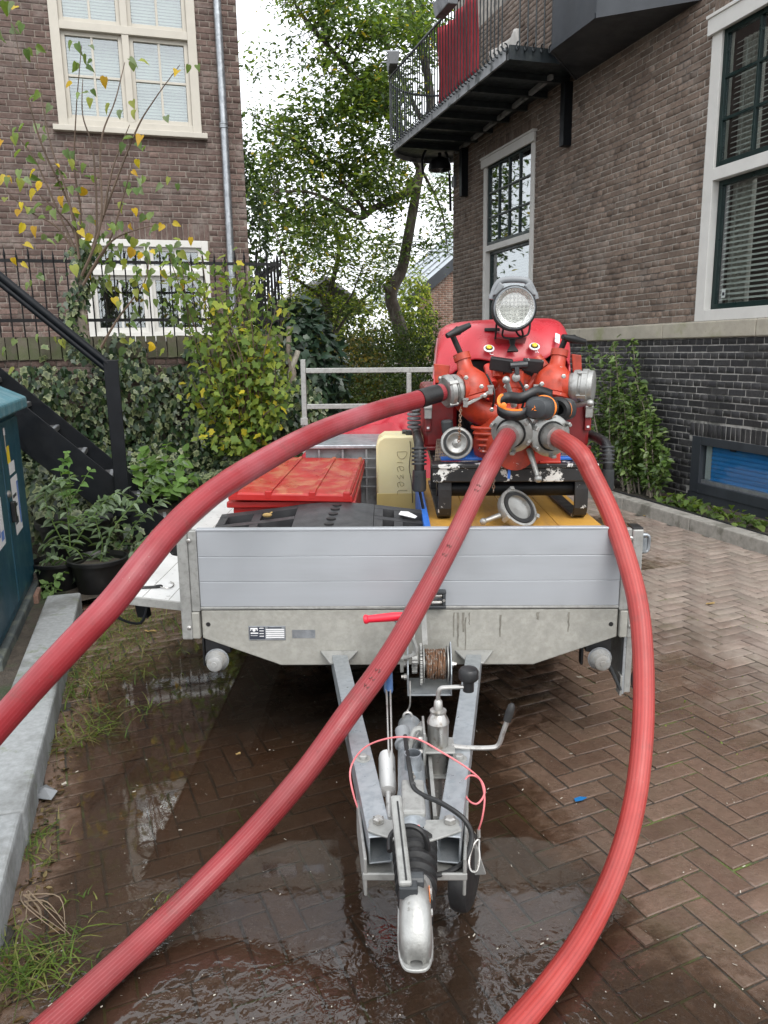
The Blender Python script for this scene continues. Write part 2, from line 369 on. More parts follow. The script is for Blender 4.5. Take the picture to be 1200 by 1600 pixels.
def leafmat(name, trans=.35, rough=.5, spec=.3):
    t = NT(name); a = t.n('ShaderNodeVertexColor'); a.layer_name = 'Col'
    c = t.mix(t.ramp(t.noise(55, 3), .3, .7, 0, .35), a.outputs[0], t.mix(1.0, a.outputs[0], (.5, .5, .4), 'MULTIPLY'))
    p = t.bsdf(c, rough, 0, None, spec=spec); tr = t.n('ShaderNodeBsdfTranslucent')
    t.l(t.mix(1.0, c, (1.35, 1.4, .55), 'MULTIPLY'), tr.inputs[0])
    ms = t.n('ShaderNodeMixShader'); ms.inputs[0].default_value = trans
    t.l(p, ms.inputs[1]); t.l(tr.outputs[0], ms.inputs[2]); MATS[name] = t.done(ms.outputs[0])
leafmat('leaf', .42); leafmat('leaf_gloss', .2, .32, .5); leafmat('leaf_ivy', .15, .38, .45)
# ================================================================== THE SETTING
# ---- wet herringbone paving
def pavemat():
    t = NT('paving'); rn = t.rand(); P0 = t.P()
    base = t.mix(rn, (.225, .17, .14), (.31, .248, .21))
    h = t.n('ShaderNodeHueSaturation'); t.l(base, h.inputs['Color'])
    r2 = t.math('FRACT', t.math('MULTIPLY', rn, 53.3)); t.l(t.ramp(r2, 0, 1, .82, 1.15), h.inputs['Value'])
    base = t.mix(t.ramp(t.noise(30, 6, .7), .4, .75, 0, .6), h.outputs[0], (.1, .07, .055))
    base = t.mix(t.ramp(t.noise(4.2, 8, .75), .42, .68, 0, .7), base, (.25, .22, .18))       # silt
    base = t.mix(t.ramp(t.noise(1.7, 6, .7), .56, .7, 0, .5), base, (.09, .09, .035))       # algae
    # wetness: soaked on the side of the coupling and in the run-off, drier to the right
    sx = t.n('ShaderNodeSeparateXYZ'); t.l(P0, sx.inputs[0])
    side = t.math('ADD', t.math('MULTIPLY', sx.outputs[0], -.9), t.math('ADD', t.math('MULTIPLY', sx.outputs[1], -.28), 2.85))
    n1 = t.noise(1.1, 6, .65); n2 = t.noise(9, 5, .65)
    wet = t.ramp(t.math('ADD', side, t.math('ADD', t.math('MULTIPLY', t.math('SUBTRACT', n1, .5), 2.6), t.math('MULTIPLY', t.math('SUBTRACT', n2, .5), 1.2))), -.1, .75)
    base = t.mix(wet, base, t.mix(1., base, (.50, .40, .34), 'MULTIPLY'))
    ro = t.math('ADD', t.math('MULTIPLY', t.math('SUBTRACT', 1., wet), .45), t.ramp(t.noise(13, 6, .75), .3, .7, .10, .36))
    hgt = t.math('ADD', t.noise(80, 6, .7), t.math('MULTIPLY', t.noise(14, 4), 1.2))
    MATS['paving'] = t.done(t.bsdf(base, ro, 0, hgt, .55, .005, .5))
    t = NT('paving_joint'); b = t.mix(t.ramp(t.noise(2.3, 6, .7), .52, .62), (.035, .03, .024), (.09, .13, .02))
    b = t.mix(t.ramp(t.noise(60, 5), .5, .7, 0, .6), b, (.1, .09, .075))
    MATS['paving_joint'] = t.done(t.bsdf(b, .6, 0, t.noise(90, 5), .6, .006))
    t = NT('water'); fr = t.n('ShaderNodeFresnel'); fr.inputs[0].default_value = 1.6
    tr = t.n('ShaderNodeBsdfTransparent')
    gl = t.n('ShaderNodeBsdfGlossy'); gl.inputs[1].default_value = .03; gl.inputs[0].default_value = (.95, .96, .97, 1)
    b = t.n('ShaderNodeBump'); b.inputs[0].default_value = .7; b.inputs[1].default_value = .004
    sx = t.n('ShaderNodeSeparateXYZ'); t.l(t.P(), sx.inputs[0])
    rip = t.ramp(t.math('ADD', sx.outputs[1], t.math('MULTIPLY', t.noise(2.5, 3), .5)), 1.85, 2.4, 1., .02)                       # the run-off is ruffled near the hose end, calm farther in
    hgt = t.math('ADD', t.math('MULTIPLY', t.noise(30, 2, .5, dist=.5), rip), t.math('MULTIPLY', t.noise(5, 2), .06))
    t.l(hgt, b.inputs['Height']); t.l(b.outputs[0], gl.inputs['Normal']); t.l(b.outputs[0], fr.inputs['Normal'])
    at_ = t.n('ShaderNodeAttribute'); at_.attribute_name = 'depth'
    dp_ = t.ramp(t.math('ADD', at_.outputs['Fac'], t.math('MULTIPLY', t.math('SUBTRACT', t.noise(14, 6, .7), .5), .9)), .12, .5)
    ms = t.n('ShaderNodeMixShader'); t.l(t.math('MULTIPLY', fr.outputs[0], dp_), ms.inputs[0])
    dfu = t.n('ShaderNodeBsdfDiffuse'); t.l(t.mix(t.ramp(t.noise(3, 6, .7), .35, .65), (.04, .026, .018), (.072, .052, .038)), dfu.inputs[0])
    m0 = t.n('ShaderNodeMixShader'); t.l(t.math('MULTIPLY', t.ramp(t.noise(1.6, 6, .65), .35, .7, .02, .42), dp_), m0.inputs[0]); t.l(tr.outputs[0], m0.inputs[1]); t.l(dfu.outputs[0], m0.inputs[2])          # silt in suspension
    t.l(t.mix(dp_, (1., 1., 1.), (.84, .76, .68)), tr.inputs[0]); t.l(m0.outputs[0], ms.inputs[1]); t.l(gl.outputs[0], ms.inputs[2])
    MATS['water'] = t.done(ms.outputs[0])
pavemat()
def lie(x, y):
    """height of the worn paving"""
    z = .008*mnoise.noise(Vector((x*.55+3.1, y*.55, .3))) + .0035*mnoise.noise(Vector((x*1.9, y*1.9, 1.3)))
    uu = x*math.cos(GRID)+y*math.sin(GRID)
    z += -.009*math.exp(-((x+.55)**2/1.1+(y-1.95)**2/1.3))               # the hollow by the left kerb where the water stands
    z += .006*max(0, min(1, (uu-1.6)/2.0))
    return z
ground = MB()
S = 400
ground.add([(-S, -S, -.13), (S, -S, -.13), (S, S, -.13), (-S, S, -.13)], [(0, 1, 2, 3)])
o = ground.build('ground', MATS['soil']); tag(o, kind='structure')
bed = MB()
us = [-.5+.2*i for i in range(25)]+[4.46]; vs_ = [-.6+.2*i for i in range(76)]
bed.grid([[(lambda p: Vector((p.x, p.y, lie(p.x, p.y)-.0045)))(G(u, v, 0)) for u in us] for v in vs_])
pav = bed.build('pavement', MATS['paving_joint'], smooth=True); tag(pav, kind='structure')
# bricks 200 x 100 in single herringbone
BL, BW, J = .212, .085, .0065
ang = R(24.0); ca, sa = math.cos(ang), math.sin(ang)
def pbrick_verts(L, W, rs):
    """pillow-edged paver, top at z=0, centred"""
    a, b, c = L/2-J/2, W/2-J/2, .004
    V = [(-a, -b, -.03), (a, -b, -.03), (a, b, -.03), (-a, b, -.03), (-a, -b, -.0022), (a, -b, -.0022), (a, b, -.0022), (-a, b, -.0022),
         (-a+c, -b+c, 0), (a-c, -b+c, 0), (a-c, b-c, 0), (-a+c, b-c, 0)]
    V = np.array(V); V[4:, :2] += rs.uniform(-.0022, .0022, (8, 2)); V[8:, 2] += rs.uniform(-.001, .001, 4)
    return V
PF = np.array([(0,1,5,4),(1,2,6,5),(2,3,7,6),(3,0,4,7),(4,5,9,8),(5,6,10,9),(6,7,11,10),(7,4,8,11),(8,9,10,11)])
rs = np.random.default_rng(3)
pav_meshes = []
for i in range(14):
    me = bpy.data.meshes.new('paving_brick'); me.from_pydata([tuple(p) for p in pbrick_verts(BL, BW, rs)], [], [tuple(f) for f in PF]); me.materials.append(MATS['paving']); pav_meshes.append(me)
cand = []
for i in range(-230, 230):
    for k in range(-70, 70):
        for kind in (0, 1):
            ox, oy = i*BW + k*BL, i*BW - k*BL
            if kind == 0: cx, cy, th = ox+BL/2, oy+BW/2, 0
            else: cx, cy, th = ox+BL+BW/2, oy+BW-BL/2, math.pi/2
            X, Y = cx*ca-cy*sa, cx*sa+cy*ca
            if Y < .9 or Y > 14.5: continue
            u = X*math.cos(GRID)+Y*math.sin(GRID); v = -X*math.sin(GRID)+Y*math.cos(GRID)
            if u < -.55 or u > 4.49 or v > 13: continue                     # courses run in under the kerbs
            z = lie(X, Y); px, py, d = proj(Vector((X, Y, z)))
            if d < .4 or not (-120 < px < 1320) or py > 1850: continue
            if v > 6.4 and u < 3.0: continue
            inframe = 0 < px < 1200 and 0 < py < 1600
            hid = (abs(X-.1) < .72 and 3.2 < Y < 6.4) or (abs(X-.1) < .9 and 4.2 < Y)
            cand.append((d + (0 if inframe and not hid else 50), X, Y, z, th+ang))
cand.sort()
SV, SF = [], []
for n_, (d, X, Y, z, th) in enumerate(cand):
    tx, ty, dz = random.gauss(0, .0018), random.gauss(0, .0018), random.gauss(0, .0006)
    if n_ < 300:
        inst('paving_brick', random.choice(pav_meshes), Matrix.Translation((X, Y, z+dz)) @ Matrix.Rotation(th+random.gauss(0, .006)+random.choice((0, math.pi)), 4, 'Z') @ Matrix.Rotation(tx, 4, 'X') @ Matrix.Rotation(ty, 4, 'Y'), pav)
    else:
        V = pbrick_verts(BL, BW, rs); th += random.gauss(0, .006); c, s_ = math.cos(th), math.sin(th)
        Z = V[:, 2]+z+dz+V[:, 0]*ty+V[:, 1]*tx
        SV.append(np.stack([V[:, 0]*c-V[:, 1]*s_+X, V[:, 0]*s_+V[:, 1]*c+Y, Z], 1)); SF.append(PF+12*(len(SV)-1))
rawmesh('paving_bricks_beyond', np.concatenate(SV), np.concatenate(SF), 'paving', pav, kind='stuff')
# standing water: a level sheet, the hollows of the paving come through it
wz = -.0012
def film(u0, u1, v0, v1, st, wz):
    """thin sheet of water: level in the hollows, clinging to the bricks at its rim"""
    nu, nv = int((u1-u0)/st), int((v1-v0)/st); m = MB(); rows = []; dep = []
    for a in range(nv+1):
        r_ = []
        for b in range(nu+1):
            p = G(u0+(u1-u0)*b/nu, v0+(v1-v0)*a/nv, 0); z = lie(p.x, p.y); e = min(1, b/5, (nu-b)/8, (nv-a)/8)
            r_.append(Vector((p.x, p.y, max(wz, z+.0016)))); dep.append(max(0, min(1, (wz-z+.0012)/.0075*e)))
        rows.append(r_)
    m.grid(rows); o = m.build('water', MATS['water'], smooth=True); tag(o, kind='structure')
    a = o.data.attributes.new('depth', 'FLOAT', 'POINT'); a.data.foreach_set('value', np.array(dep, dtype=np.float32))
film(-.5, 2.3, -.3, 5.0, .045, wz); film(2.3, 4.42, 4.6, 6.8, .05, .004)

# ---- garden ground on the left
gd = MB()
def gz(u, v):
    z = .07 + .03*mnoise.noise(Vector((u*2, v*2, 0)))
    if v > 5.6: z += .5*min(1, (v-5.6)/2.3)**1.3
    return z
us = [-4+.25*i for i in range(32)]
def gedge(v): return -.62 if v < 5.1 else min(2.6, -.3+(v-5.1)*1.0)
rows = []
for i in range(70):
    v = -.6+.14*i; e = gedge(v); rows.append([G(-4+(e+4)*k/30, v, gz(-4+(e+4)*k/30, v)) for k in range(31)])
gd.grid(rows); o = gd.build('garden_soil', MATS['soil'], smooth=True); tag(o, kind='structure')
# ---- granite kerb slabs on the left
kr = bpy.data.objects.new('kerb', None); col.objects.link(kr); tag(kr, kind='structure')
v0 = -.4
for L in (1.0, 1.0, .95, 1.05, 1.02, .45):
    m = MB(); dz = random.uniform(-.006, .006); du = random.uniform(-.006, .006)
    m.box((-.80+du+.1, v0+.003, -.12), (-.50+du, v0+L-.003, .125+dz), MG)
    m.build('kerb_slab', MATS['granite'], kr, bevel=.012); v0 += L
# ---- kerb and planting bed along the right building
kr2 = bpy.data.objects.new('kerb', None); col.objects.link(kr2); tag(kr2, kind='structure')
v0 = 2.5
for i in range(10):
    m = MB(); dz = random.uniform(-.004, .004); du = random.uniform(-.005, .005)
    m.box((4.45+du, v0+.003, -.12), (4.59+du, v0+.994, .115+dz), MG); m.build('kerb_stone', MATS['concrete_kerb'], kr2, bevel=.01); v0 += 1.0
m = MB(); m.grid([[G(4.58+.07*k, 2.5+.25*i, .06+.02*mnoise.noise(Vector((k*.9, i*.7, 2)))+(.012 if k == 0 else 0)) for k in range(11)] for i in range(42)])
o = m.build('planting_bed', MATS['soil'], smooth=True); tag(o, kind='structure')
m = MB(); m.tube([G(4.70+.01*math.sin(i), 3+.4*i, .085) for i in range(25)], .012, 6)
o = m.build('edging_strip', MATS['plastic_black']); tag(o, kind='structure')
# ================================================================== BRICKWORK
def brick_front(L, H, rs, proud=.007, depth=.02):
    """one brick in wall space: x along, y out of the wall (negative = out), z up; centred"""
    a, b, c = L/2, H/2, .0035
    V = np.array([(-a, depth, -b), (a, depth, -b), (a, depth, b), (-a, depth, b), (-a, -proud+c, -b), (a, -proud+c, -b), (a, -proud+c, b), (-a, -proud+c, b),
                  (-a+c, -proud, -b+c), (a-c, -proud, -b+c), (a-c, -proud, b-c), (-a+c, -proud, b-c)])
    V[4:, 0] += rs.uniform(-.0025, .0025, 8); V[4:, 2] += rs.uniform(-.0022, .0022, 8); V[8:, 1] += rs.uniform(-.0015, .0015, 4)
    return V
def brickwork(root, frame, a0, a1, z0, z1, mats, holes=(), ch=.066, SL=.21, HL=.1, jt=.011, rows='cross', n_single=300, seed=1, name='brick', soldier=()):
    """bricks of a wall in the plane of frame (x along, z up, -y out); holes = [(a0,a1,z0,z1)]; soldier = [(a0,a1,z0,h)]"""
    rs = np.random.default_rng(seed); items = []
    blocked = list(holes)+[(s[0], s[1], s[2], s[2]+s[3]) for s in soldier]
    nrow = int((z1-z0)/ch)
    for r in range(nrow):
        zc = z0+(r+.5)*ch; hdr = rows == 'cross' and r % 2 == 1
        segs = [(a0, a1)]
        for h in blocked:
            if h[2]-.02 < zc < h[3]+.02:
                ns = []
                for s in segs:
                    if h[1] <= s[0] or h[0] >= s[1]: ns.append(s); continue
                    if h[0] > s[0]: ns.append((s[0], h[0]))
                    if h[1] < s[1]: ns.append((h[1], s[1]))
                segs = ns
        unit = (HL if hdr else SL)+jt
        off = (0, .055, .11, .165)[r % 4] if not hdr else .0275
        for s in segs:
            k = math.floor((s[0]-a0-off)/unit)-1
            while True:
                b0 = a0+off+k*unit; b1 = b0+unit-jt; k += 1
                if b0 > s[1]: break
                b0, b1 = max(b0, s[0]), min(b1, s[1])
                if b1-b0 < .03: continue
                items.append(((b0+b1)/2, zc, b1-b0, ch-jt))
    for s in soldier:
        n = int((s[1]-s[0])/.062)
        for k in range(n): items.append((s[0]+(k+.5)*(s[1]-s[0])/n, s[2]+s[3]/2, (s[1]-s[0])/n-.01, s[3]-jt))
    scored = []
    for it in items:
        p = frame @ Vector((it[0], 0, it[1])); px, py, d = proj(p)
        inf = d > .3 and 0 <= px <= 1200 and 0 <= py <= 1600
        scored.append((d*d/(it[2]*it[3]) if inf else 1e9+d, it))
    scored.sort(key=lambda q: q[0])
    meshes = {}
    mm = mats if callable(mats) else (lambda a, z: mats)
    SVs, SFs = {}, {}
    for i, (sc_, it) in enumerate(scored):
        a, z, L, H = it; pr = .006+random.uniform(-.002, .003); mt = mm(a, z)
        if i < n_single and sc_ < 1e8:
            key = (round(L/.012), round(H/.01), random.randrange(4), mt)
            if key not in meshes:
                me = bpy.data.meshes.new(name); me.from_pydata([tuple(p) for p in brick_front(L, H, rs)], [], [tuple(f) for f in PF]); me.materials.append(MATS[mt]); meshes[key] = me
            inst(name, meshes[key], frame @ Matrix.Translation((a, random.uniform(-.0025, .002), z)) @ Matrix.Rotation(random.gauss(0, .005), 4, 'Y'), root)
        else:
            V = brick_front(L, H, rs, pr); tw = random.gauss(0, .005)
            V[:, 2] += V[:, 0]*tw; V[:, 0] += a; V[:, 2] += z
            l = SVs.setdefault(mt, []); l.append(V); SFs.setdefault(mt, []).append(PF+12*(len(l)-1))
    F3 = np.array(frame)
    for mt in SVs:
        V = np.concatenate(SVs[mt]); V = V @ F3[:3, :3].T + F3[:3, 3]
        rawmesh(name+'work', V, np.concatenate(SFs[mt]), mt, root, kind='stuff')
def backing(root, frame, a0, a1, z0, z1, holes, mat, name='mortar', y=0.0):
    """mortar sheet with rectangular holes"""
    xs = sorted({a0, a1, *[h[0] for h in holes], *[h[1] for h in holes]}); zs = sorted({z0, z1, *[h[2] for h in holes], *[h[3] for h in holes]})
    xs = [x for x in xs if a0 <= x <= a1]; zs = [z for z in zs if z0 <= z <= z1]; m = MB()
    for i in range(len(xs)-1):
        for k in range(len(zs)-1):
            cx, cz = (xs[i]+xs[i+1])/2, (zs[k]+zs[k+1])/2
            if any(h[0] < cx < h[1] and h[2] < cz < h[3] for h in holes): continue
            m.add([frame @ Vector(p) for p in ((xs[i], y, zs[k]), (xs[i+1], y, zs[k]), (xs[i+1], y, zs[k+1]), (xs[i], y, zs[k+1]))], [(0, 1, 2, 3)])
    return m.build(name, mat, root)
def window(root, fr, a0, a1, z0, z1, spec, fmat='paint_white', smat='paint_green', fw=.1, out=.02, glass='glass', head=0.):
    """sash window. spec = list of lights (fa0,fa1,fz0,fz1,columns,rows,set back) in fractions of the opening inside the frame"""
    wn = MB(); W = lambda p, q: wn.box(p, q, fr)
    W((a0, -out, z0), (a0+fw, .12, z1)); W((a1-fw, -out, z0), (a1, .12, z1)); W((a0+fw, -out, z1-fw), (a1-fw, .12, z1)); W((a0+fw, -out, z0), (a1-fw, .12, z0+fw*.8))
    zs = sorted({s[2] for s in spec if s[2] > 0})
    ia0, ia1, iz0, iz1 = a0+fw, a1-fw, z0+fw*.8, z1-fw
    xs = sorted({s[0] for s in spec if s[0] > 0})
    for x in xs: cx = ia0+x*(ia1-ia0); W((cx-fw*.38, -out+.003, iz0), (cx+fw*.38, .11, iz1))
    for z in zs: cz = iz0+z*(iz1-iz0); W((ia0, -out-.004, cz-fw*.42), (ia1, .11, cz+fw*.42))
    w_ = wn.build('window', MATS[fmat], root, bevel=.004)
    for (f0, f1, g0, g1, nc, nr, sb) in spec:
        x0 = ia0+f0*(ia1-ia0)+(fw*.38 if f0 > 0 else 0); x1 = ia0+f1*(ia1-ia0)-(fw*.38 if f1 < 1 else 0)
        y0 = iz0+g0*(iz1-iz0)+(fw*.42 if g0 > 0 else 0); y1 = iz0+g1*(iz1-iz0)-(fw*.42 if g1 < 1 else 0)
        sw = .045; m = MB(); b = lambda p, q: m.box(p, q, fr)
        b((x0, sb, y0), (x0+sw, sb+.05, y1)); b((x1-sw, sb, y0), (x1, sb+.05, y1)); b((x0+sw, sb, y1-sw), (x1-sw, sb+.05, y1)); b((x0+sw, sb, y0), (x1-sw, sb+.05, y0+sw*1.2))
        X0, X1, Y0, Y1 = x0+sw, x1-sw, y0+sw*1.2, y1-sw
        for c in range(1, nc): cx = X0+(X1-X0)*c/nc; b((cx-.013, sb+.004, Y0), (cx+.013, sb+.045, Y1))
        for r_ in range(1, nr):
            cz = Y0+(Y1-Y0)*r_/nr
            for c in range(nc): b((X0+(X1-X0)*c/nc+(.013 if c else 0), sb+.004, cz-.013), (X0+(X1-X0)*(c+1)/nc-(.013 if c < nc-1 else 0), sb+.045, cz+.013))
        m.build('sash', MATS[smat], w_, bevel=.003)
        for c in range(nc):
            for r_ in range(nr):
                pm = MB(); q0, q1 = X0+(X1-X0)*c/nc+.004, X0+(X1-X0)*(c+1)/nc-.004; t0, t1 = Y0+(Y1-Y0)*r_/nr+.004, Y0+(Y1-Y0)*(r_+1)/nr-.004
                tl_ = random.uniform(-.004, .004); pm.box((q0, sb+.026+tl_*.2, t0), (q1, sb+.030+tl_*.2, t1), fr)
                pm.build('pane', MATS[glass], w_)
    return w_
def slats(win, fr, a0, a1, z0, z1, y, n, mat, tilt=.9, w=.03):
    """blind: every slat its own piece on shared mesh data"""
    me = None
    for k in range(n):
        z = z0+(z1-z0)*(k+.5)/n; mx_ = fr @ Matrix.Translation(((a0+a1)/2, y, z)) @ Matrix.Rotation(tilt+random.gauss(0, .03), 4, 'X')
        if me is None:
            L = (a1-a0)/2; me = bpy.data.meshes.new('slat'); me.from_pydata([(-L, -w/2, 0), (L, -w/2, 0), (L, 0, .004), (-L, 0, .004), (L, w/2, 0), (-L, w/2, 0)], [], [(0, 1, 2, 3), (3, 2, 4, 5)]); me.materials.append(MATS[mat])
        o = inst('slat', me, mx_, win)

# ================================================================== LEFT HOUSE (facade at v = 10)
FL = MG @ Matrix.Translation((0, 10.0, 0))
lh = thing('brick_house', 'brown brick house with cream windows behind the iron fence on the left', 'house', G(0, 10, 0), GRID)
W1 = (-.72, .85, 4.13, 5.85); W2 = (-.60, .84, 1.80, 2.93)
holes = [W1, W2]
backing(lh, FL, -3.6, 1.33, 1.0, 7.4, holes, 'mortar_dark')
brickwork(lh, FL, -1.9, 1.33, 1.42, 5.9, 'brick_house', holes, ch=.0655, seed=11, rows='cross', soldier=[(W1[0]-.03, W1[1]+.03, W1[3], .2), (W2[0]-.03, W2[1]+.03, W2[3], .2)])
m = MB(); m.box((1.325, .0, -.1), (1.33, 4.2, 7.4), FL); m.box((-3.6, 4.2, -.1), (1.33, 4.3, 7.4), FL); m.build('side_wall', MATS['brick_house'], lh)
m = MB(); m.box((-3.6, .9, 1.0), (1.3, 1.0, 7.3), FL); m.build('inner_wall', MATS['interior'], lh)
m = MB(); m.box((-3.7, -.25, 7.4), (1.6, 4.4, 7.6), FL); m.build('roof', MATS['shingle'], lh)
w1 = window(lh, FL, *W1, [(0, .5, 0, .62, 2, 2, .02), (.5, 1, 0, .62, 2, 2, .02), (0, .5, .62, 1, 2, 1, .02), (.5, 1, .62, 1, 2, 1, .02)], 'paint_cream', 'paint_cream', fw=.1, out=.03)
m = MB(); m.box((W1[0]-.06, -.09, W1[2]-.06), (W1[1]+.06, .0, W1[2]), FL); m.build('sill', MATS['paint_cream'], w1, bevel=.006)
for (x0, x1) in ((-.6, .03), (.1, .73)): slats(w1, FL, x0, x1, 4.25, 5.75, .16, 46, 'blind_grey', tilt=1.15, w=.034)
w2 = window(lh, FL, *W2, [(0, .5, 0, .7, 2, 1, .02), (.5, 1, 0, .7, 2, 1, .02), (0, .5, .7, 1, 2, 1, .02), (.5, 1, .7, 1, 2, 1, .02)], 'paint_white', 'paint_white', fw=.08, out=.03)
m = MB(); m.box((W2[0]-.05, -.08, W2[2]-.05), (W2[1]+.05, 0, W2[2]), FL); m.build('sill', MATS['paint_white'], w2, bevel=.006)
m = MB(); m.tube([FL @ Vector(p) for p in ((1.10, -.09, 7.3), (1.105, -.09, 4.3), (1.09, -.09, 1.2))], .045, 14)
dp = m.build('drainpipe', MATS['zinc'], lh, smooth=True)
for z in (5.9, 4.22, 2.5):
    m = MB(); m.lathe(FL @ Vector((1.102, -.09, z-.03)), (0, 0, 1), [(0, .047), (.004, .054), (.02, .054), (.024, .05), (.04, .05), (.044, .054), (.056, .054), (.06, .047)], 16); m.box((1.08, -.05, z-.01), (1.12, .0, z+.02), FL)
    m.build('pipe_bracket', MATS['zinc'], dp, smooth=True)
# ---- garden wall with a rowlock coping (v = 8)
FW = MG @ Matrix.Translation((0, 8.0, 0))
gw = thing('garden_wall', 'low brick garden wall with ivy over it carrying the iron fence', 'wall', G(0, 8, 0), GRID)
backing(gw, FW, -3.4, 1.42, 0, 1.57, [], 'mortar_dark')
brickwork(gw, FW, -1.6, 1.42, .9, 1.56, 'brick_house', [], seed=5, n_single=60)
m = MB(); m.box((-3.4, .0, .2), (1.42, .22, 1.565), FW); m.box((1.2, .22, .2), (1.42, 2.0, 1.565), FW); m.box((-3.4, .24, 1.3), (1.2, 2.0, 1.42), FW); m.build('wall_core', MATS['mortar_dark'], gw)
M('coping_brick', (.095, .085, .06), .85, var=.25, c2=(.07, .085, .035), c2s=6, lo=.45, hi=.65, bump=.5, bs=70, rand=.25)
cm = []
for k in range(5):
    me = bpy.data.meshes.new('coping_brick'); V = np.array([(x, y, z) for z in (0, .205) for x, y in ((-.043, -.03), (.043, -.03), (.043, .25), (-.043, .25))]) + rng.uniform(-.003, .003, (8, 3))
    me.from_pydata([tuple(p) for p in V], [], [(0,3,2,1),(4,5,6,7),(0,1,5,4),(1,2,6,5),(2,3,7,6),(3,0,4,7)]); me.materials.append(MATS['coping_brick']); cm.append(me)
x = -1.75
while x < 1.4: inst('coping_brick', random.choice(cm), FW @ Matrix.Translation((x, 0, 1.568+random.uniform(-.003, .003))), gw); x += .096
# ---- iron fence on the wall, with its return along the side
fe = thing('iron_fence', 'black iron bar fence standing on the ivy covered garden wall', 'fence', G(0, 8.11, 1.78), GRID)
def fpt(s):   # distance along the fence -> (u, v)
    return (-1.9+s, 8.11) if s < 3.30 else (1.40, 8.11+(s-3.30))
for z in (1.93, 2.47):
    m = MB(); m.bar(G(-1.9, 8.11, z), G(1.40, 8.11, z), .012, .03); m.bar(G(1.40, 8.11, z), G(1.40, 10.0, z), .012, .03); m.build('rail', MATS['iron_black'], fe)
me = MB(); me.tube([Vector((0, 0, 0)), Vector((0, 0, .70)), Vector((0, 0, .74)), Vector((0, 0, .82))], [.0075, .0075, .013, .001], 6)
bm0 = bpy.data.meshes.new('bar'); bm0.from_pydata(me.v, [], me.f); bm0.materials.append(MATS['iron_black'])
s = 0.0
while s < 5.15:
    u, v = fpt(s); inst('bar', bm0, Matrix.Translation(G(u, v, 1.765)) @ Matrix.Rotation(GRID, 4, 'Z') @ Matrix.Rotation(random.gauss(0, .008), 4, 'Y') @ Matrix.Scale(random.uniform(.98, 1.03), 4, (0, 0, 1)), fe)
    s += .105
m = MB(); m.bar(G(1.40, 8.2, 2.4), G(1.40, 9.6, 1.85), .012, .03); m.build('brace', MATS['iron_black'], fe)
# ---- steel stairs
st = thing('steel_stairs', 'black painted steel stairs going up to the left behind the cabinet', 'stairs', G(0, 6.4, 0), GRID)
def stringer(v, th):
    m = MB(); Mx = MG @ Matrix.Translation((0, v, 0)) @ Matrix.Rotation(math.pi/2, 4, 'X')
    m.prism([(.40, .02), (.30, .125), (-2.1, 2.52), (-2.1, 2.13), (.05, .02)][::-1], th, Mx); return m.build('stringer', MATS['paint_black'], st, bevel=.004)
stringer(6.0, .012); stringer(6.8, .012)
for k in range(12):
    z = .074+.195*k; u = .273-.195*k
    m = MB(); m.box((u-.235, 6.002, z-.035), (u, 6.786, z), MG); m.build('tread', MATS['tread'], st, bevel=.004)
    m = MB(); m.box((u-.03, 6.02, z+.0005), (u-.005, 6.77, z+.004), MG); m.build('tread_nosing', MATS['plastic_grey'], st)
m = MB(); m.box((-.285, 5.935, .42), (-.185, 5.985, 1.565), MG); m.build('newel_post', MATS['paint_black'], st, bevel=.004)
hr = at_v(168, 566, 5.96); h2 = at_v(0, 429, 5.96); dr = (h2-hr)
for k, (w_, dz) in enumerate(((.028, 0), (.02, -.055))):
    m = MB(); m.tube([hr+Vector((0, 0, dz-.01)), hr+dr*2.2+Vector((0, 0, dz-.01))], w_, 10); m.build('handrail', MATS['paint_black'], st, smooth=True)
m = MB(); m.box((-1.32, 5.95, 1.0), (-1.22, 6.0, 3.0), MG); m.build('newel_post', MATS['paint_black'], st, bevel=.004)
# the black post at the picture's left edge beside the fence
# ---- utility cabinet
cb = thing('utility_cabinet', 'weathered blue green steel utility cabinet with stickers at the left edge', 'cabinet', G(-1.15, 4.7, 0), GRID)
C0, C1, Cv0, Cv1 = -1.55, -.82, 4.0, 5.42
m = MB(); m.box((C0, Cv0, .14), (C1, Cv1, 1.27), MG); body = m.build('body', MATS['cabinet_blue'], cb, bevel=.01)
m = MB(); m.box((C0-.02, Cv0-.02, .0), (C1+.03, Cv1+.02, .13), MG); m.build('plinth', MATS['cabinet_base'], cb, bevel=.012)
for (a, b) in ((Cv0+.04, 4.70), (4.725, Cv1-.03)):
    m = MB(); m.box((C1, a, .2), (C1+.014, b, 1.235), MG); d = m.build('door', MATS['cabinet_blue'], cb, bevel=.006)
m = MB(); Mx = MG @ Matrix.Translation((0, Cv1+.06, 0)) @ Matrix.Rotation(math.pi/2, 4, 'X')
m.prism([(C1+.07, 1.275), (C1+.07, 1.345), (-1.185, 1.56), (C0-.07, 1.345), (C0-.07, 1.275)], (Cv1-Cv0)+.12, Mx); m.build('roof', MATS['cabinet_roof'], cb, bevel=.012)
m = MB(); m.box((C1+.014, 4.78, .66), (C1+.04, 4.83, .78), MG); m.build('lock', MATS['plastic_black'], cb, bevel=.006)
m = MB(); m.lathe(G(C1+.012, 4.76, .83), MG.to_3x3() @ Vector((1, 0, 0)), [(0, .022), (.012, .022), (.02, .012)], 12); m.build('lock_knob', MATS['steel'], cb, smooth=True)
def stick(v0, v1, z0, z1, mat, dy=.0155, sk=0):
    m = MB(); m.add([G(C1+dy, v0, z0), G(C1+dy, v1, z0+sk), G(C1+dy, v1, z1+sk), G(C1+dy, v0, z1)], [(0, 1, 2, 3)]); return m.build('sticker', MATS[mat], cb)
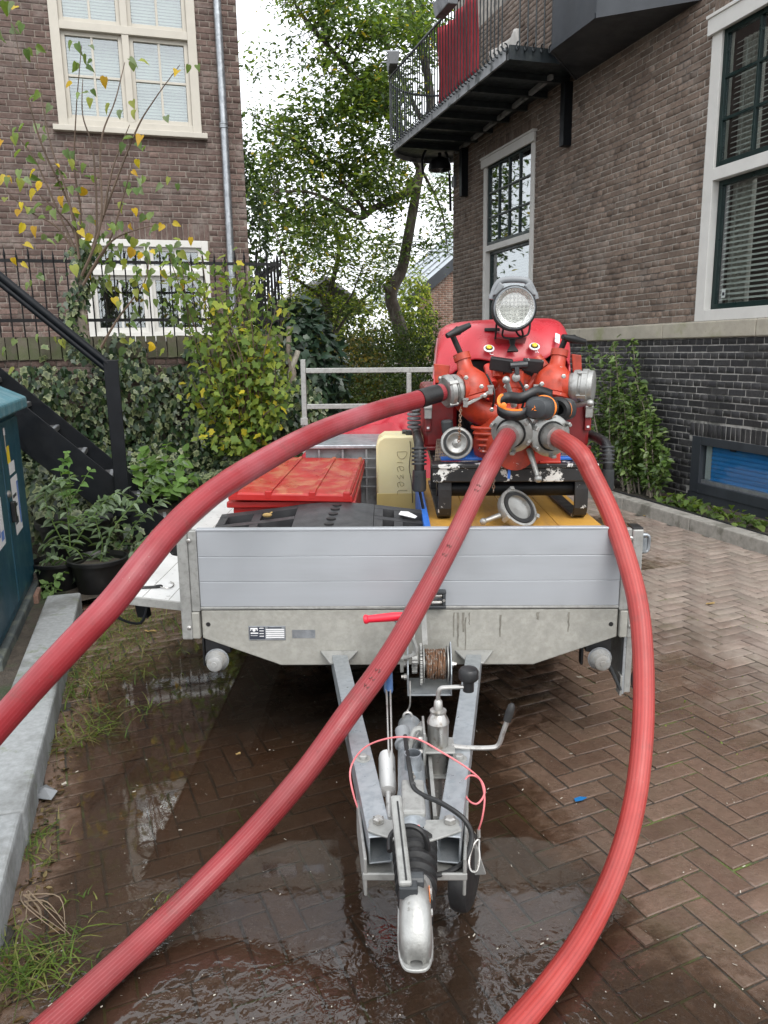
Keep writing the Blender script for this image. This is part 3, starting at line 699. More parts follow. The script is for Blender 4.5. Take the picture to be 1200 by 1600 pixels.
stick(4.22, 4.52, .60, .86, 'sticker_white'); stick(4.29, 4.33, .64, .82, 'sticker_blue', .0168); stick(4.36, 4.40, .66, .8, 'sticker_blue', .0168); stick(4.24, 4.3, .7, .76, 'cable_red', .0166); stick(4.42, 4.5, .63, .68, 'sticker_blue', .0166)
stick(4.88, 5.12, .56, .9, 'sticker_white'); stick(5.06, 5.11, .6, .86, 'sticker_blue', .0168); stick(4.9, 5.0, .62, .66, 'sticker_dark', .0168); stick(4.9, 5.02, .72, .74, 'sticker_dark', .0168); stick(4.9, 5.02, .78, .8, 'sticker_dark', .0168)
stick(4.88, 5.08, .92, .99, 'sticker_white'); stick(4.86, 4.96, .99, 1.09, 'sticker_yellow'); stick(4.84, 4.87, 1.06, 1.19, 'litter_pale'); stick(4.82, 4.88, 1.16, 1.2, 'sticker_white', .0168)
stick(4.1, 4.2, .58, .7, 'sticker_white'); stick(4.05, 4.2, .84, .92, 'sticker_white', .0155, .02)
# ================================================================== RIGHT BUILDING (wall u = 5.2, corner at v = 12.85); wall space x = -v
FR = MG @ Matrix.Translation((5.2, 0, 0)) @ Matrix.Rotation(-math.pi/2, 4, 'Z')
rb = thing('brick_building', 'large brown brick building with dark plinth and white sash windows on the right', 'building', G(5.2, 9, 0), GRID)
BW1 = (-6.52, -4.60, 1.82, 4.49); BW2 = (-11.56, -9.92, 1.82, 4.40); BB = (-6.45, -5.05, .15, .71)
holes = [BW1, BW2, BB]
backing(rb, FR, -12.85, -2.5, 1.66, 8.5, holes, 'mortar'); backing(rb, FR, -12.85, -2.5, -.1, 1.66, holes, 'mortar_grey')
brickwork(rb, FR, -12.85, -5.0, 1.822, 6.4, 'brick_brown', [BW1, BW2], ch=.0645, seed=21, n_single=170, soldier=[(BW1[0]-.02, BW1[1], BW1[3], .2), (BW2[0]-.02, BW2[1]+.02, BW2[3], .2)])
brickwork(rb, FR, -12.85, -4.6, .06, 1.662, 'brick_plinth', [BB, (BB[0]-.03, BB[1], -.1, BB[2])], ch=.0667, seed=22, n_single=130, soldier=[(BB[0]-.05, BB[1], BB[3], .135)])
m = MB(); m.box((-12.845, .005, -.1), (-12.84, 6, 8.5), FR); m.box((-12.85, 6, -.1), (-2.5, 6.1, 8.5), FR); m.build('side_wall', MATS['brick_brown'], rb)
m = MB(); m.box((-12.8, 1.2, -.1), (-2.5, 1.3, 8.4), FR); m.build('inner_wall', MATS['interior'], rb)
m = MB(); m.box((-13.1, -.4, 8.5), (-2.4, 6.3, 8.75), FR); m.build('roof_edge', MATS['balcony_paint'], rb)
m = MB(); m.box((BB[0]-.03, -.004, -.1), (BB[1], .03, BB[2]-.0), FR); m.build('window_apron', MATS['bay_zinc'], rb, bevel=.003)
a = -12.85
for L in (1.35, 1.4, 1.5, 1.62, 1.3, 1.3, 1.3):
    m = MB(); m.box((a+.003, -.045, 1.665), (a+L-.003, .06, 1.818), FR); m.build('belt_stone', MATS['stone_belt'], rb, bevel=.012); a += L
w1 = window(rb, FR, *BW1, [(0, 1, 0, .5, 1, 1, .05), (0, 1, .5, 1, 4, 3, .0)], 'paint_white', 'paint_green', fw=.13, out=.025)
m = MB(); m.box((BW1[0]-.03, -.06, 4.35), (BW1[1]+.03, -.026, 4.51), FR); m.box((BW1[0]-.04, -.075, 4.49), (BW1[1]+.04, .0, 4.52), FR); m.build('head_board', MATS['paint_white'], w1, bevel=.004)
slats(w1, FR, BW1[0]+.16, BW1[1]-.16, 1.95, 4.28, .135, 50, 'blind', tilt=.55, w=.042)
m = MB()
for k in range(9): m.tube([FR @ Vector((BW1[0]+.17+.03*k, .21+.02*(k % 2), 1.9)), FR @ Vector((BW1[0]+.17+.028*k, .21+.02*(k % 2), 4.3))], .022, 6)
m.build('curtain', MATS['curtain'], w1, smooth=True)
for a_ in (BW1[0]+.3, BW1[0]+1.1):
    m = MB(); m.tube([FR @ Vector((a_, .112, 1.95)), FR @ Vector((a_, .112, 4.25))], .003, 5); m.build('blind_cord', MATS['blind'], w1)
m = MB(); m.box((BW1[0]+.235, .078, 2.03), (BW1[0]+.285, .0785, 2.11), FR); m.build('window_sticker', MATS['sticker_white'], w1)
m = MB(); m.box((BW1[0]+.245, .0765, 2.05), (BW1[0]+.275, .077, 2.08), FR); m.build('window_sticker', MATS['sticker_dark'], w1)
w2 = window(rb, FR, *BW2, [(0, 1, 0, .5, 1, 1, .05), (0, 1, .5, 1, 4, 3, .0)], 'paint_white', 'paint_green', fw=.1, out=.025, glass='glass_dark')
m = MB(); m.box((BW2[0]-.03, -.06, 4.28), (BW2[1]+.03, -.026, 4.42), FR); m.box((BW2[0]-.04, -.075, 4.40), (BW2[1]+.04, .0, 4.43), FR); m.build('head_board', MATS['paint_white'], w2, bevel=.004)
slats(w2, FR, BW2[0]+.14, BW2[1]-.14, 1.95, 4.2, .125, 50, 'blind_grey', tilt=1.0, w=.045)
# basement window
m = MB(); bxx = lambda p, q: m.box(p, q, FR); a0, a1, z0, z1 = BB
bxx((a0, -.012, z0), (a0+.13, .1, z1)); bxx((a1-.13, -.012, z0), (a1, .1, z1)); bxx((a0+.13, -.012, z1-.08), (a1-.13, .1, z1)); bxx((a0+.13, -.012, z0), (a1-.13, .1, z0+.1))
wb = m.build('basement_window', MATS['bay_zinc'], rb, bevel=.004)
m = MB(); m.box((a0+.13, .02, z0+.10), (a1-.13, .09, z0+.135), FR); m.build('sill', MATS['zinc'], wb)
m = MB(); m.box((a0+.14, .03, z0+.137), (a1-.14, .036, z1-.082), FR); m.build('pane', MATS['glass_clear'], wb)
slats(wb, FR, a0+.22, a1-.14, z0+.14, z1-.085, .062, 8, 'blue_slat', tilt=1.2, w=.05)
m = MB(); m.box((a0+.14, .055, z0+.14), (a0+.215, .06, z1-.085), FR); m.build('blind_edge', MATS['blind_grey'], wb)
m = MB(); m.box((a0+.5, .02, z1-.1), (a0+.56, .04, z1-.08), FR); m.build('latch', MATS['plastic_black'], wb)
# the bay above
bz = 4.73; poly = [(5.2, 8.93), (4.46, 8.2), (4.46, 7.33), (5.2, 6.73)]
m = MB(); m.prism(poly, 2.2, MG @ Matrix.Translation((0, 0, bz))); m.build('bay', MATS['bay_zinc'], rb, bevel=.006)
for (p, q) in ((poly[0], poly[1]), (poly[1], poly[2]), (poly[2], poly[3])):
    m = MB(); A, B = Vector((*p, 0)), Vector((*q, 0)); d = (B-A).normalized(); nrm = Vector((d.y, -d.x, 0))
    if nrm.x > 0: nrm = -nrm
    m.bar(MG @ (A+nrm*.008+Vector((0, 0, bz+.02))), MG @ (B+nrm*.008+Vector((0, 0, bz+.02))), .022, .05); m.build('bay_drip_edge', MATS['bay_zinc'], rb)
# ---- balcony with hooked bars
bl = thing('balcony', 'black balcony with hooked iron bars and a rounded end on the right building', 'balcony', G(4.7, 10.8, bz), GRID)
edge = [(5.19, 8.56), (4.12, 8.56)]
path = [(4.12, v) for v in np.arange(8.56, 12.55, .1)]
ccx, ccv, rr = 4.87, 12.55, .75
arc = [(ccx+rr*math.cos(t), ccv+rr*math.sin(t)) for t in np.linspace(math.pi, .9, 16)]
outline = [(5.19, 8.56)] + path + arc + [(5.34, 12.9), (5.19, 12.86)]
m = MB(); m.prism(outline[::-1], .05, MG @ Matrix.Translation((0, 0, bz+.07))); m.build('deck', MATS['balcony_paint'], bl)
run = path + arc
m = MB(); rows = []
for (dz, off) in ((0, .0), (.13, .0), (.13, .03), (0, .03)):
    r_ = []
    for i, (u, v) in enumerate(run):
        a = run[max(i-1, 0)]; b = run[min(i+1, len(run)-1)]; t = Vector((b[0]-a[0], b[1]-a[1], 0)).normalized(); n = Vector((-t.y, t.x, 0))
        r_.append(G(u+n.x*off, v+n.y*off, bz+dz))
    rows.append(r_)
m.grid(rows+[rows[0]]); m.build('edge_beam', MATS['balcony_slab'], bl)
m = MB(); m.box((4.12, 8.53, bz), (5.19, 8.558, bz+.15), MG); m.build('end_beam', MATS['balcony_paint'], bl, bevel=.004)
for v in np.arange(9.1, 12.9, .55):
    m = MB(); m.box((4.15, v-.03, bz-.005), (5.19, v+.03, bz+.068), MG); m.build('joist', MATS['balcony_paint'], bl)
m = MB(); m.bar(G(4.9, 9.0, bz+.03), G(5.15, 12.6, bz+.03), .05, .05); m.build('joist', MATS['balcony_slab'], bl)
for v in (9.05, 12.25):
    m = MB(); m.box((5.08, v-.05, bz-.72), (5.195, v+.05, bz), MG); m.build('wall_bracket', MATS['paint_black'], bl, bevel=.004)
# bars
hp = [Vector((0, 0, 1.06)), Vector((0, 0, .10))] + [Vector((0, -.035+.035*math.cos(t), .10-.035*1.15*math.sin(t))) for t in np.linspace(.3, math.pi*1.55, 9)]
hm = MB(); hm.tube([Vector((p.x, p.y, p.z)) for p in hp], .0085, 6)
bmesh_ = bpy.data.meshes.new('bar'); bmesh_.from_pydata(hm.v, [], hm.f); bmesh_.materials.append(MATS['balcony_paint'])
acc = 0; last = Vector((*run[0], 0)); step = .098; pos = []
dens = []
for i in range(len(run)-1):
    A, B = Vector((*run[i], 0)), Vector((*run[i+1], 0)); n = max(1, int((B-A).length/.01))
    for k in range(n): dens.append((A+(B-A)*k/n, (B-A).normalized()))
acc = step
for i in range(1, len(dens)):
    acc += (dens[i][0]-dens[i-1][0]).length
    if acc >= step:
        acc = 0; p, t = dens[i]; n = Vector((-t.y, t.x, 0))            # outward is +n
        ang_ = math.atan2(n.y, n.x)
        inst('bar', bmesh_, MG @ Matrix.Translation((p.x+n.x*.075, p.y+n.y*.075, bz+.03)) @ Matrix.Rotation(ang_-math.pi/2, 4, 'Z'), bl)
for u in np.arange(4.2, 5.1, .1): inst('bar', bmesh_, MG @ Matrix.Translation((u, 8.455, bz+.03)) @ Matrix.Rotation(math.pi, 4, 'Z'), bl)
for dz, w_, h_ in ((1.14, .04, .012),):
    m = MB(); pts = []
    for i, (u, v) in enumerate(run):
        a = run[max(i-1, 0)]; b = run[min(i+1, len(run)-1)]; t = Vector((b[0]-a[0], b[1]-a[1], 0)).normalized(); n = Vector((-t.y, t.x, 0)); pts.append(G(u+n.x*.075, v+n.y*.075, bz+dz-.05))
    m.tube(pts, .018, 8); m.build('handrail', MATS['balcony_paint'], bl)
# things on the balcony
def planter(p, rz, label, L=.42):
    t = thing('balcony_planter', label, 'planter', p, rz, 'planters hung on the balcony rail')
    Mx = _WM[t.name]; m = MB(); a, b = .09, .065
    vs = [Mx @ Vector(q) for q in ((-L/2*.92, -b, 0), (L/2*.92, -b, 0), (L/2*.92, b, 0), (-L/2*.92, b, 0), (-L/2, -a, .17), (L/2, -a, .17), (L/2, a, .17), (-L/2, a, .17))]
    m.add(vs, [(0, 3, 2, 1), (0, 1, 5, 4), (1, 2, 6, 5), (2, 3, 7, 6), (3, 0, 4, 7), (4, 5, 6, 7)]); m.build('trough', MATS['plastic_grey'], t, bevel=.01)
    m = MB(); [m.box((sx*L/2-.02*sx-.008, -.08, .17), (sx*L/2-.02*sx+.008, .16, .182), Mx) for sx in (-1, 1)]; m.build('hook', MATS['zinc'], t)
pl1 = at_u(697, 18, 3.95); planter(pl1, GRID+math.pi/2, 'grey planter trough on the balcony rail in front of the red cloth', .5)
pl2 = at_u(614, 108, 4.0); planter(pl2, GRID+math.pi/2-.25, 'grey planter trough at the far rounded end of the balcony rail', .5)
m = MB(); rows = []
for i in range(13):
    s = i/12; r_ = []
    for k in range(25):
        q = k/24; v = 9.75+1.3*q; u = 4.24+.03*math.sin(q*26+s*2)+.02*math.sin(q*11+1); r_.append(G(u, v, bz+1.16-.93*s+.02*math.sin(q*9)-.12*s*(q > .5)*q))
    rows.append(r_)
m.grid(rows); o = m.build('red_cloth', MATS['cloth_red'], smooth=True, solid=.006); tag(o, 'dark red cloth hanging inside the balcony bars', 'cloth')
m = MB(); rows = []
for i in range(9):
    s = i/8; r_ = []
    for k in range(19):
        q = k/18; r_.append(G(4.30+.05*s+.03*math.sin(q*13+s*4), 8.75+.75*q, bz+.135+.27*s+.02*math.sin(q*9)*s))
    rows.append(r_)
m.grid(rows); o = m.build('blanket', MATS['curtain'], smooth=True, solid=.03); tag(o, 'pale folded blanket lying on the balcony floor by the near end', 'blanket')
# ---- lamp at the building's corner
ll = thing('wall_lamp', 'dark dome lamp on a curved arm under the balcony end', 'lamp', G(5.2, 12.83, 4.0))
lc = at_v(687, 256, 12.75)
m = MB(); m.lathe(lc+Vector((0, 0, .10)), (0, 0, -1), [(0, .02), (.0, .06), (.03, .12), (.07, .165), (.12, .185), (.20, .19), (.205, .175)], 22, cap=False); m.build('lamp_shade', MATS['iron_black'], ll, smooth=True)
m = MB(); m.lathe(lc+Vector((0, 0, -.1)), (0, 0, -1), [(0, .172), (.05, .16), (.09, .12), (.11, .05), (.112, .0)], 20, cap=False); m.build('lamp_glass', MATS['glass'], ll, smooth=True)
w0 = at_v(704, 330, 12.86); arm = [w0, at_v(703, 290, 12.86), at_v(700, 250, 12.82), at_v(692, 232, 12.8), at_v(676, 229, 12.78), at_v(666, 234, 12.77), at_v(660, 250, 12.76), at_v(661, 272, 12.76)]
m = MB(); m.tube(smoothpath(arm, 6), .022, 8); m.build('arm', MATS['iron_black'], ll, smooth=True)
m = MB(); m.tube([lc+Vector((0, 0, .09)), lc+Vector((0, 0, .17))], .03, 10); m.build('socket', MATS['iron_black'], ll, smooth=True)
m = MB(); m.box((-12.80, -.05, 4.25), (-12.70, -.001, 4.42), FR); m.build('junction_box', MATS['plastic_grey'], ll, bevel=.005)
# ================================================================== FAR BUILDINGS
fb = thing('far_brick_shed', 'reddish brick building with pale metal roof beyond the garden', 'building', G(9, 24, 0), GRID)
FS = MG @ Matrix.Translation((0, 24, 0))
p0 = MGi @ at_v(657, 470, 24); p1 = MGi @ at_v(740, 400, 24)
ul, ur = p0.x, p1.x+2
zl = (MGi @ at_v(660, 452, 24)).z; zr = (MGi @ at_v(708, 408, 24)).z; slope = (zr-zl)/((MGi @ at_v(708, 408, 24)).x-ul)
m = MB(); m.prism([(ul, 0), (ur, 0), (ur, zl+slope*(ur-ul)), (ul, zl)], -.3, FS @ Matrix.Rotation(math.pi/2, 4, 'X')); m.build('gable', MATS['mortar'], fb)
nb = 0; V_, F_ = [], []; rs = np.random.default_rng(9)
for r_ in range(int((zl+slope*(ur-ul))/.07)):
    z = .05+.07*r_; a = ul+(.05 if r_ % 2 else .15)
    while a < ur:
        if z < zl+slope*(a-ul)-.08 and z > 1.2:
            V = brick_front(.2, .058, rs); V[:, 0] += a; V[:, 2] += z; V_.append(V); F_.append(PF+12*nb); nb += 1
        a += .215
V = np.concatenate(V_); A = np.array(FS); rawmesh('brickwork', V @ A[:3, :3].T+A[:3, 3], np.concatenate(F_), 'brick_far', fb, kind='stuff')
tdir = Vector((1, 0, slope)).normalized()
for k in range(9):
    m = MB(); d0 = -.5+k*.62; A_ = Vector((ul-.5, -.05+0, zl-.5*slope+.02))
    m.add([FS @ (A_+tdir*0+Vector((0, .0+.62*k, 0))), FS @ (A_+tdir*6+Vector((0, .62*k, 0))), FS @ (A_+tdir*6+Vector((0, .62*k+.6, 0))), FS @ (A_+Vector((0, .62*k+.6, 0)))], [(0, 1, 2, 3)]); m.build('roof_panel', MATS['zinc_roof'], fb, solid=.03)
m = MB(); m.bar(FS @ Vector((ul-.5, -.1, zl-.5*slope-.08)), FS @ Vector((ul+5.5, -.1, zl+5.5*slope-.08)), .06, .3); m.build('verge_board', MATS['bay_zinc'], fb)
for k in range(1, 6):
    m = MB(); A_ = Vector((ul-.5, .62*k*1.6, zl-.5*slope+.06)); m.bar(FS @ A_, FS @ (A_+tdir*6), .03, .04); m.build('roof_seam', MATS['plastic_grey'], fb)
gh = thing('grey_house', 'small grey house with pitched roof half hidden behind the small tree', 'house', at_v(485, 520, 34), GRID)
Mx = MG @ Matrix.Translation((*(MGi @ at_v(478, 520, 34)).xy, 0))
m = MB(); m.prism([(-1.6, 0), (1.6, 0), (1.6, 3.2), (0, 4.3), (-1.6, 3.2)], 4, Mx @ Matrix.Rotation(math.pi/2, 4, 'X') @ Matrix.Rotation(math.pi, 4, 'Y')); m.build('wall', MATS['far_wall'], gh)
m = MB()
for sx in (-1, 1): m.bar(Mx @ Vector((sx*1.8, -2, 3.1)), Mx @ Vector((0, -2, 4.36)), 4.6, .12, up=(Mx.to_3x3() @ Vector((sx*.55, 0, .83))))
m.build('roof', MATS['shingle'], gh)
# ================================================================== TRAILER (frame T: x right, y back, z up; front board at y = 0)
tr = thing('flatbed_trailer', 'aluminium flatbed trailer with lowered sides carrying the red pump', 'trailer', T(0, 0, 0), MT.to_3x3().to_4x4())
XL, XR, DZ, TZ = -.83, .79, .62, .93
Ez, Ex, Ey = MT.to_3x3() @ Vector((0, 0, 1)), MT.to_3x3() @ Vector((1, 0, 0)), MT.to_3x3() @ Vector((0, 1, 0))
for k in range(3):                                       # three hollow planks of the front board
    z0, z1 = DZ+.008+k*.1005, DZ+.008+(k+1)*.1005-.0007
    m = MB(); m.box((XL, -.012, z0), (XR, .013, z1), MT); m.build('front_plank', MATS['alu'], tr, bevel=.0018)
m = MB(); m.box((XL-.002, -.015, DZ+.309), (XR+.002, .016, DZ+.318), MT); m.build('top_trim', MATS['alu'], tr, bevel=.002)
m = MB(); m.box((XL, -.016, DZ-.003), (XR, .02, DZ+.0075), MT); m.build('bottom_trim', MATS['galv'], tr, bevel=.002)
for sx in (-1, 1):                                       # corner posts
    x = XL-.001 if sx < 0 else XR+.001
    m = MB(); m.box((min(x, x+sx*.033), -.018, DZ-.01), (max(x, x+sx*.033), .012, DZ+.312), MT); m.build('board_end', MATS['galv'], tr, bevel=.003)
    m = MB(); x2 = x+sx*.034; m.box((min(x2, x2+sx*.042), -.022, .495), (max(x2, x2+sx*.042), .06, DZ+.31), MT); m.build('corner_post', MATS['galv'], tr, bevel=.006)
    m = MB(); m.box((min(x2, x2+sx*.04)-.001, -.02, DZ+.3105), (max(x2, x2+sx*.04), .058, DZ+.316), MT); m.build('post_cap', MATS['plastic_black'], tr, bevel=.002)
    m = MB(); m.box((min(x+sx*.005, x2), -.024, .5), (max(x+sx*.005, x2), .03, DZ-.012), MT); m.build('post_foot', MATS['galv_dirty'], tr, bevel=.004)
    for z in (.545, .575+.32):
        m = MB(); m.lathe(T(x2+sx*.0-.006*sx if z > .7 else x2+sx*.012, -.022, z), -Ey, [(0, .009), (.003, .009), (.006, .005)], 10); m.build('rivet', MATS['steel'], tr, smooth=True)
    m = MB(); xx = x2+sx*.043; m.tube(smoothpath([T(xx, .02, TZ-.03), T(xx+sx*.03, .02, TZ-.035), T(xx+sx*.033, .02, TZ-.07), T(xx+sx*.028, .02, TZ-.095), T(xx, .02, TZ-.1)], 4), .007, 8); m.box((min(xx, xx+sx*.02), .0, TZ-.095), (max(xx, xx+sx*.02), .04, TZ-.04), MT); m.build('latch', MATS['plastic_black'] if sx < 0 else MATS['zinc'], tr)
# folded front plate
m = MB(); Mx = MT @ Matrix.Translation((0, .02, 0)) @ Matrix.Rotation(math.pi/2, 4, 'X')
m.prism([(XL, .612), (XL, .498), (-.525, .383), (.468, .383), (XR, .498), (XR, .612)], .03, Mx); m.build('front_plate', MATS['galv_dirty'], tr, bevel=.004)
M('drip_stain', (.17, .16, .135), .6, var=.4, vs=30, bump=0)
for (x, z1, z0, w_) in ((.155, .60, .50, .006), (.17, .60, .46, .009), (.19, .60, .52, .01), (.20, .58, .42, .006), (.335, .59, .50, .008), (.48, .60, .57, .012), (.60, .6, .52, .007), (.215, .6, .55, .005)):
    m = MB(); pts = [(x+random.uniform(-.002, .002), z1-(z1-z0)*k/6) for k in range(7)]; q = []
    q += [T(a-w_/2*(1-.5*k/6), -.0115, z) for k, (a, z) in enumerate(pts)]; q2 = [T(a+w_/2*(1-.3*k/6), -.0115, z) for k, (a, z) in enumerate(pts)]
    m.add(q+q2[::-1], [tuple(range(14))]); m.build('drip_mark', MATS['drip_stain'], tr)
for (x, z) in ((XL+.025, .555), (XR-.025, .55)):
    m = MB(); m.lathe(T(x, -.0105, z), -Ey, [(0, .009), (.0008, .009), (.0009, .0)], 12); m.build('bolt_hole', MATS['rubber'], tr)
# type plates
m = MB(); m.box((-.648, -.0125, .489), (-.503, -.0103, .548), MT); tp = m.build('type_plate', MATS['zinc'], tr, bevel=.002)
def tpb(x0, x1, z0, z1, mt): m = MB(); m.box((x0, -.0132, z0), (x1, -.0126, z1), MT); m.build('print', MATS[mt], tp)
tpb(-.644, -.583, .494, .544, 'sticker_dark')
for z in (.499, .507, .515, .523, .531): tpb(-.58, -.508, z, z+.0045, 'sticker_white')
tpb(-.572, -.518, .5385, .5425, 'sticker_dark')
def tpw(x0, x1, z0, z1): m = MB(); m.box((x0, -.0138, z0), (x1, -.0133, z1), MT); m.build('print', MATS['sticker_white'], tp)
tpw(-.640, -.612, .535, .541); tpw(-.6405, -.637, .529, .535); tpw(-.615, -.6115, .529, .535); tpw(-.640, -.610, .5165, .5215); tpw(-.64, -.613, .508, .5095)
for k in range(4): tpw(-.605, -.588, .538-.011*k, .541-.011*k)
m = MB(); m.lathe(T(-.626, -.0134, .531), -Ey, [(0, .006), (.0004, .006)], 12); m.build('print', MATS['sticker_white'], tp)
m = MB(); m.box((-.477, -.0112, .497), (-.387, -.0103, .531), MT); m.build('old_plate_glue', MATS['zinc'], tr)
# deck, frame, axle
m = MB(); m.box((XL-.03, .03, .575), (XR+.03, 3.5, DZ-.002), MT); m.build('deck', MATS['deck_ply'], tr)
for x in (XL-.04, XR+.01):
    m = MB(); m.box((x, .062, .5), (x+.03, 3.5, DZ+.004), MT); m.build('side_rail', MATS['galv'], tr)
m = MB(); m.box((XL-.03, 3.5, .45), (XR+.03, 3.54, DZ), MT); m.build('rear_rail', MATS['galv'], tr)
for y in (.6, 1.3, 2.0, 2.7):
    m = MB(); m.box((XL, y, .51), (XR, y+.05, .573), MT); m.build('cross_member', MATS['galv'], tr)
m = MB(); m.box((-.7, 1.78, .30), (.66, 1.88, .40), MT); m.build('axle', MATS['galv'], tr)
for x in (-.62, .58):
    wh = MB(); wh.lathe(T(x-.09, 1.83, .29), Ex, [(0, .15), (.0, .24), (.02, .285), (.05, .292), (.13, .292), (.16, .285), (.18, .24), (.18, .15)], 30); wo_ = wh.build('wheel', MATS['rubber'], tr, smooth=True)
    m = MB(); m.lathe(T(x-.07, 1.83, .29), Ex, [(0, .02), (.01, .1), (.03, .148), (.13, .148), (.15, .02)], 24); m.build('rim', MATS['galv'], wo_, smooth=True)
# side boards: left one lies out level, right one hangs down
sb = MB(); Ms = MT @ Matrix.Translation((XL-.045, 0, DZ-.02)) @ Matrix.Rotation(R(7), 4, 'Y')
sb.box((-.32, .07, -.012), (-.003, 3.46, .013), Ms); sbo = sb.build('side_board', MATS['paint_white'], tr, bevel=.003, label='scratched white left side board folded out level')
M('scratched_white', (.62, .62, .61), .4, metal=.2, var=.08, vs=4, c2=(.38, .38, .37), c2s=22, lo=.6, hi=.66, bump=.08, c3=(.28, .27, .26), c3s=30, c3lo=.64, c3hi=.68); sbo.data.materials[0] = MATS['scratched_white']
m = MB(); m.box((-.333, .066, -.018), (-.32, 3.46, .017), Ms); m.box((-.333, .055, -.018), (0, .066, .017), Ms); m.build('board_edge', MATS['galv'], sbo, bevel=.002)
for k in (1, 2):
    m = MB(); m.box((-.32+.106*k-.001, .08, .0125), (-.32+.106*k+.001, 3.45, .0138), Ms); m.build('plank_joint', MATS['drip_stain'], sbo)
m = MB(); m.bar(Ms @ Vector((-.27, .22, -.02)), Ms @ Vector((-.25, .24, -.13)), .05, .03); m.tube(smoothpath([Ms @ Vector(p) for p in ((-.29, .2, -.02), (-.345, .18, -.06), (-.34, .17, -.12), (-.24, .16, -.13), (-.22, .18, -.03))], 5), .006, 6); m.build('prop_foot', MATS['paint_black'], sbo)
Mr = MT @ Matrix.Translation((XR+.055, 0, DZ-.05)); m = MB()
m.box((.0, .04, -.33), (.026, 3.46, -.01), Mr); sbr = m.build('side_board', MATS['galv'], tr, bevel=.003, label='right side board hanging down')
m = MB(); m.box((-.012, .035, -.335), (-.001, .07, -.0), Mr); m.build('board_edge', MATS['galv_bright'], sbr, bevel=.002)
m = MB(); m.bar(Mr @ Vector((-.07, .03, -.20)), Mr @ Vector((-.018, .03, -.31)), .03, .012); m.build('hinge_strap', MATS['plastic_dark'], sbr, bevel=.003)
m = MB(); m.box((-.022, .02, -.335), (-.013, .07, -.25), Mr); m.build('hinge_plate', MATS['galv'], sbr, bevel=.002)
m = MB(); m.tube(smoothpath([Mr @ Vector(p) for p in ((.035, .05, -.17), (.045, .05, -.22), (.035, .05, -.27), (.042, .05, -.31))], 4), .007, 6); m.tube(smoothpath([Mr @ Vector(p) for p in ((.04, .05, -.31), (.05, .05, -.34), (.04, .05, -.365), (.025, .05, -.35))], 4), .003, 6); m.build('bungee_end', MATS['rubber'], sbr)
# marker lamps under the plate
M('lamp_lens', (.27, .27, .262), .3, var=.12, vs=30, c2=(.25, .24, .22), c2s=20, bump=.1)
for x in (-.775, .725):
    c = T(x, -.045, .412)
    m = MB(); m.box((x-.05, .0, .43), (x+.05, .06, .5), MT); m.box((x-.065, .01, .37), (x-.055, .05, .5), MT); m.build('lamp_bracket', MATS['plastic_black'], tr, bevel=.006)
    m = MB(); m.lathe(c+Ey*.05, -Ey, [(0, .034), (.02, .045), (.028, .047), (.032, .044)], 22); lh_ = m.build('marker_lamp', MATS['plastic_grey'], tr, smooth=True)
    m = MB(); m.lathe(c+Ey*.017, -Ey, [(0, .043), (.012, .041), (.028, .033), (.042, .03), (.045, .026), (.046, .012), (.049, .01)], 22); m.build('lens', MATS['lamp_lens'], lh_, smooth=True)
# rear ladder frame
for x in (XL+.02, XR-.03):
    m = MB(); m.box((x-.02, 3.48, DZ), (x+.02, 3.52, 1.53), MT); m.build('rack_post', MATS['galv'], tr, bevel=.004)
for z in (1.44, 1.15):
    m = MB(); m.box((XL+.041, 3.483, z-.02), (XR-.051, 3.517, z+.02), MT); m.build('rack_rail', MATS['galv'], tr, bevel=.004)
m = MB(); m.box((.03, 3.484, 1.171), (.07, 3.516, 1.419), MT); m.build('rack_post', MATS['galv'], tr, bevel=.004)
m = MB(); m.box((XL-.01, 3.46, 1.0), (XL+.05, 3.479, 1.06), MT); m.build('rack_clamp', MATS['galv'], tr, bevel=.003)
# ---- drawbar
XC = -.03
for sx in (-1, 1):
    a = T(XC+sx*.27, .02, .40); b = T(XC+sx*.082, -1.20, .415)
    m = MB(); n = 14; L = [a+(b-a)*k/n for k in range(n+1)]; t = (b-a).normalized(); xx = t.cross(Ez).normalized(); rows = []
    for (ox, oz) in ((-.0275, -.035), (.0275, -.035), (.0275, .035), (-.0275, .035)): rows.append([p+xx*ox+Ez*oz for p in (a, b)])
    m.grid([rows[0], rows[1], rows[2], rows[3], rows[0]]); m.build('drawbar_beam', MATS['galv_bright'], tr, bevel=.008, solid=.006)
    m = MB(); m.prism([(-.075, .0), (.075, 0), (.03, -.075), (-.03, -.075)], .01, MT @ Matrix.Translation((XC+sx*.265, -.01, .437)) @ Matrix.Rotation(R(18), 4, 'X')); m.build('beam_bracket', MATS['galv'], tr, bevel=.003)
    for (f, sz) in ((.70, .02), (.955, .02)):
        p = a+(b-a)*f+Ez*.0355; m = MB(); m.lathe(p, Ez, [(0, sz*1.15), (.003, sz*1.15), (.0035, .0125), (.011, .0125), (.0115, .011)], 6 if False else 12)
        m.build('washer', MATS['galv'], tr); m = MB(); m.lathe(p+Ez*.003, Ez, [(0, .0125), (.01, .0125), (.012, .009)], 6); m.build('bolt', MATS['steel'], tr)
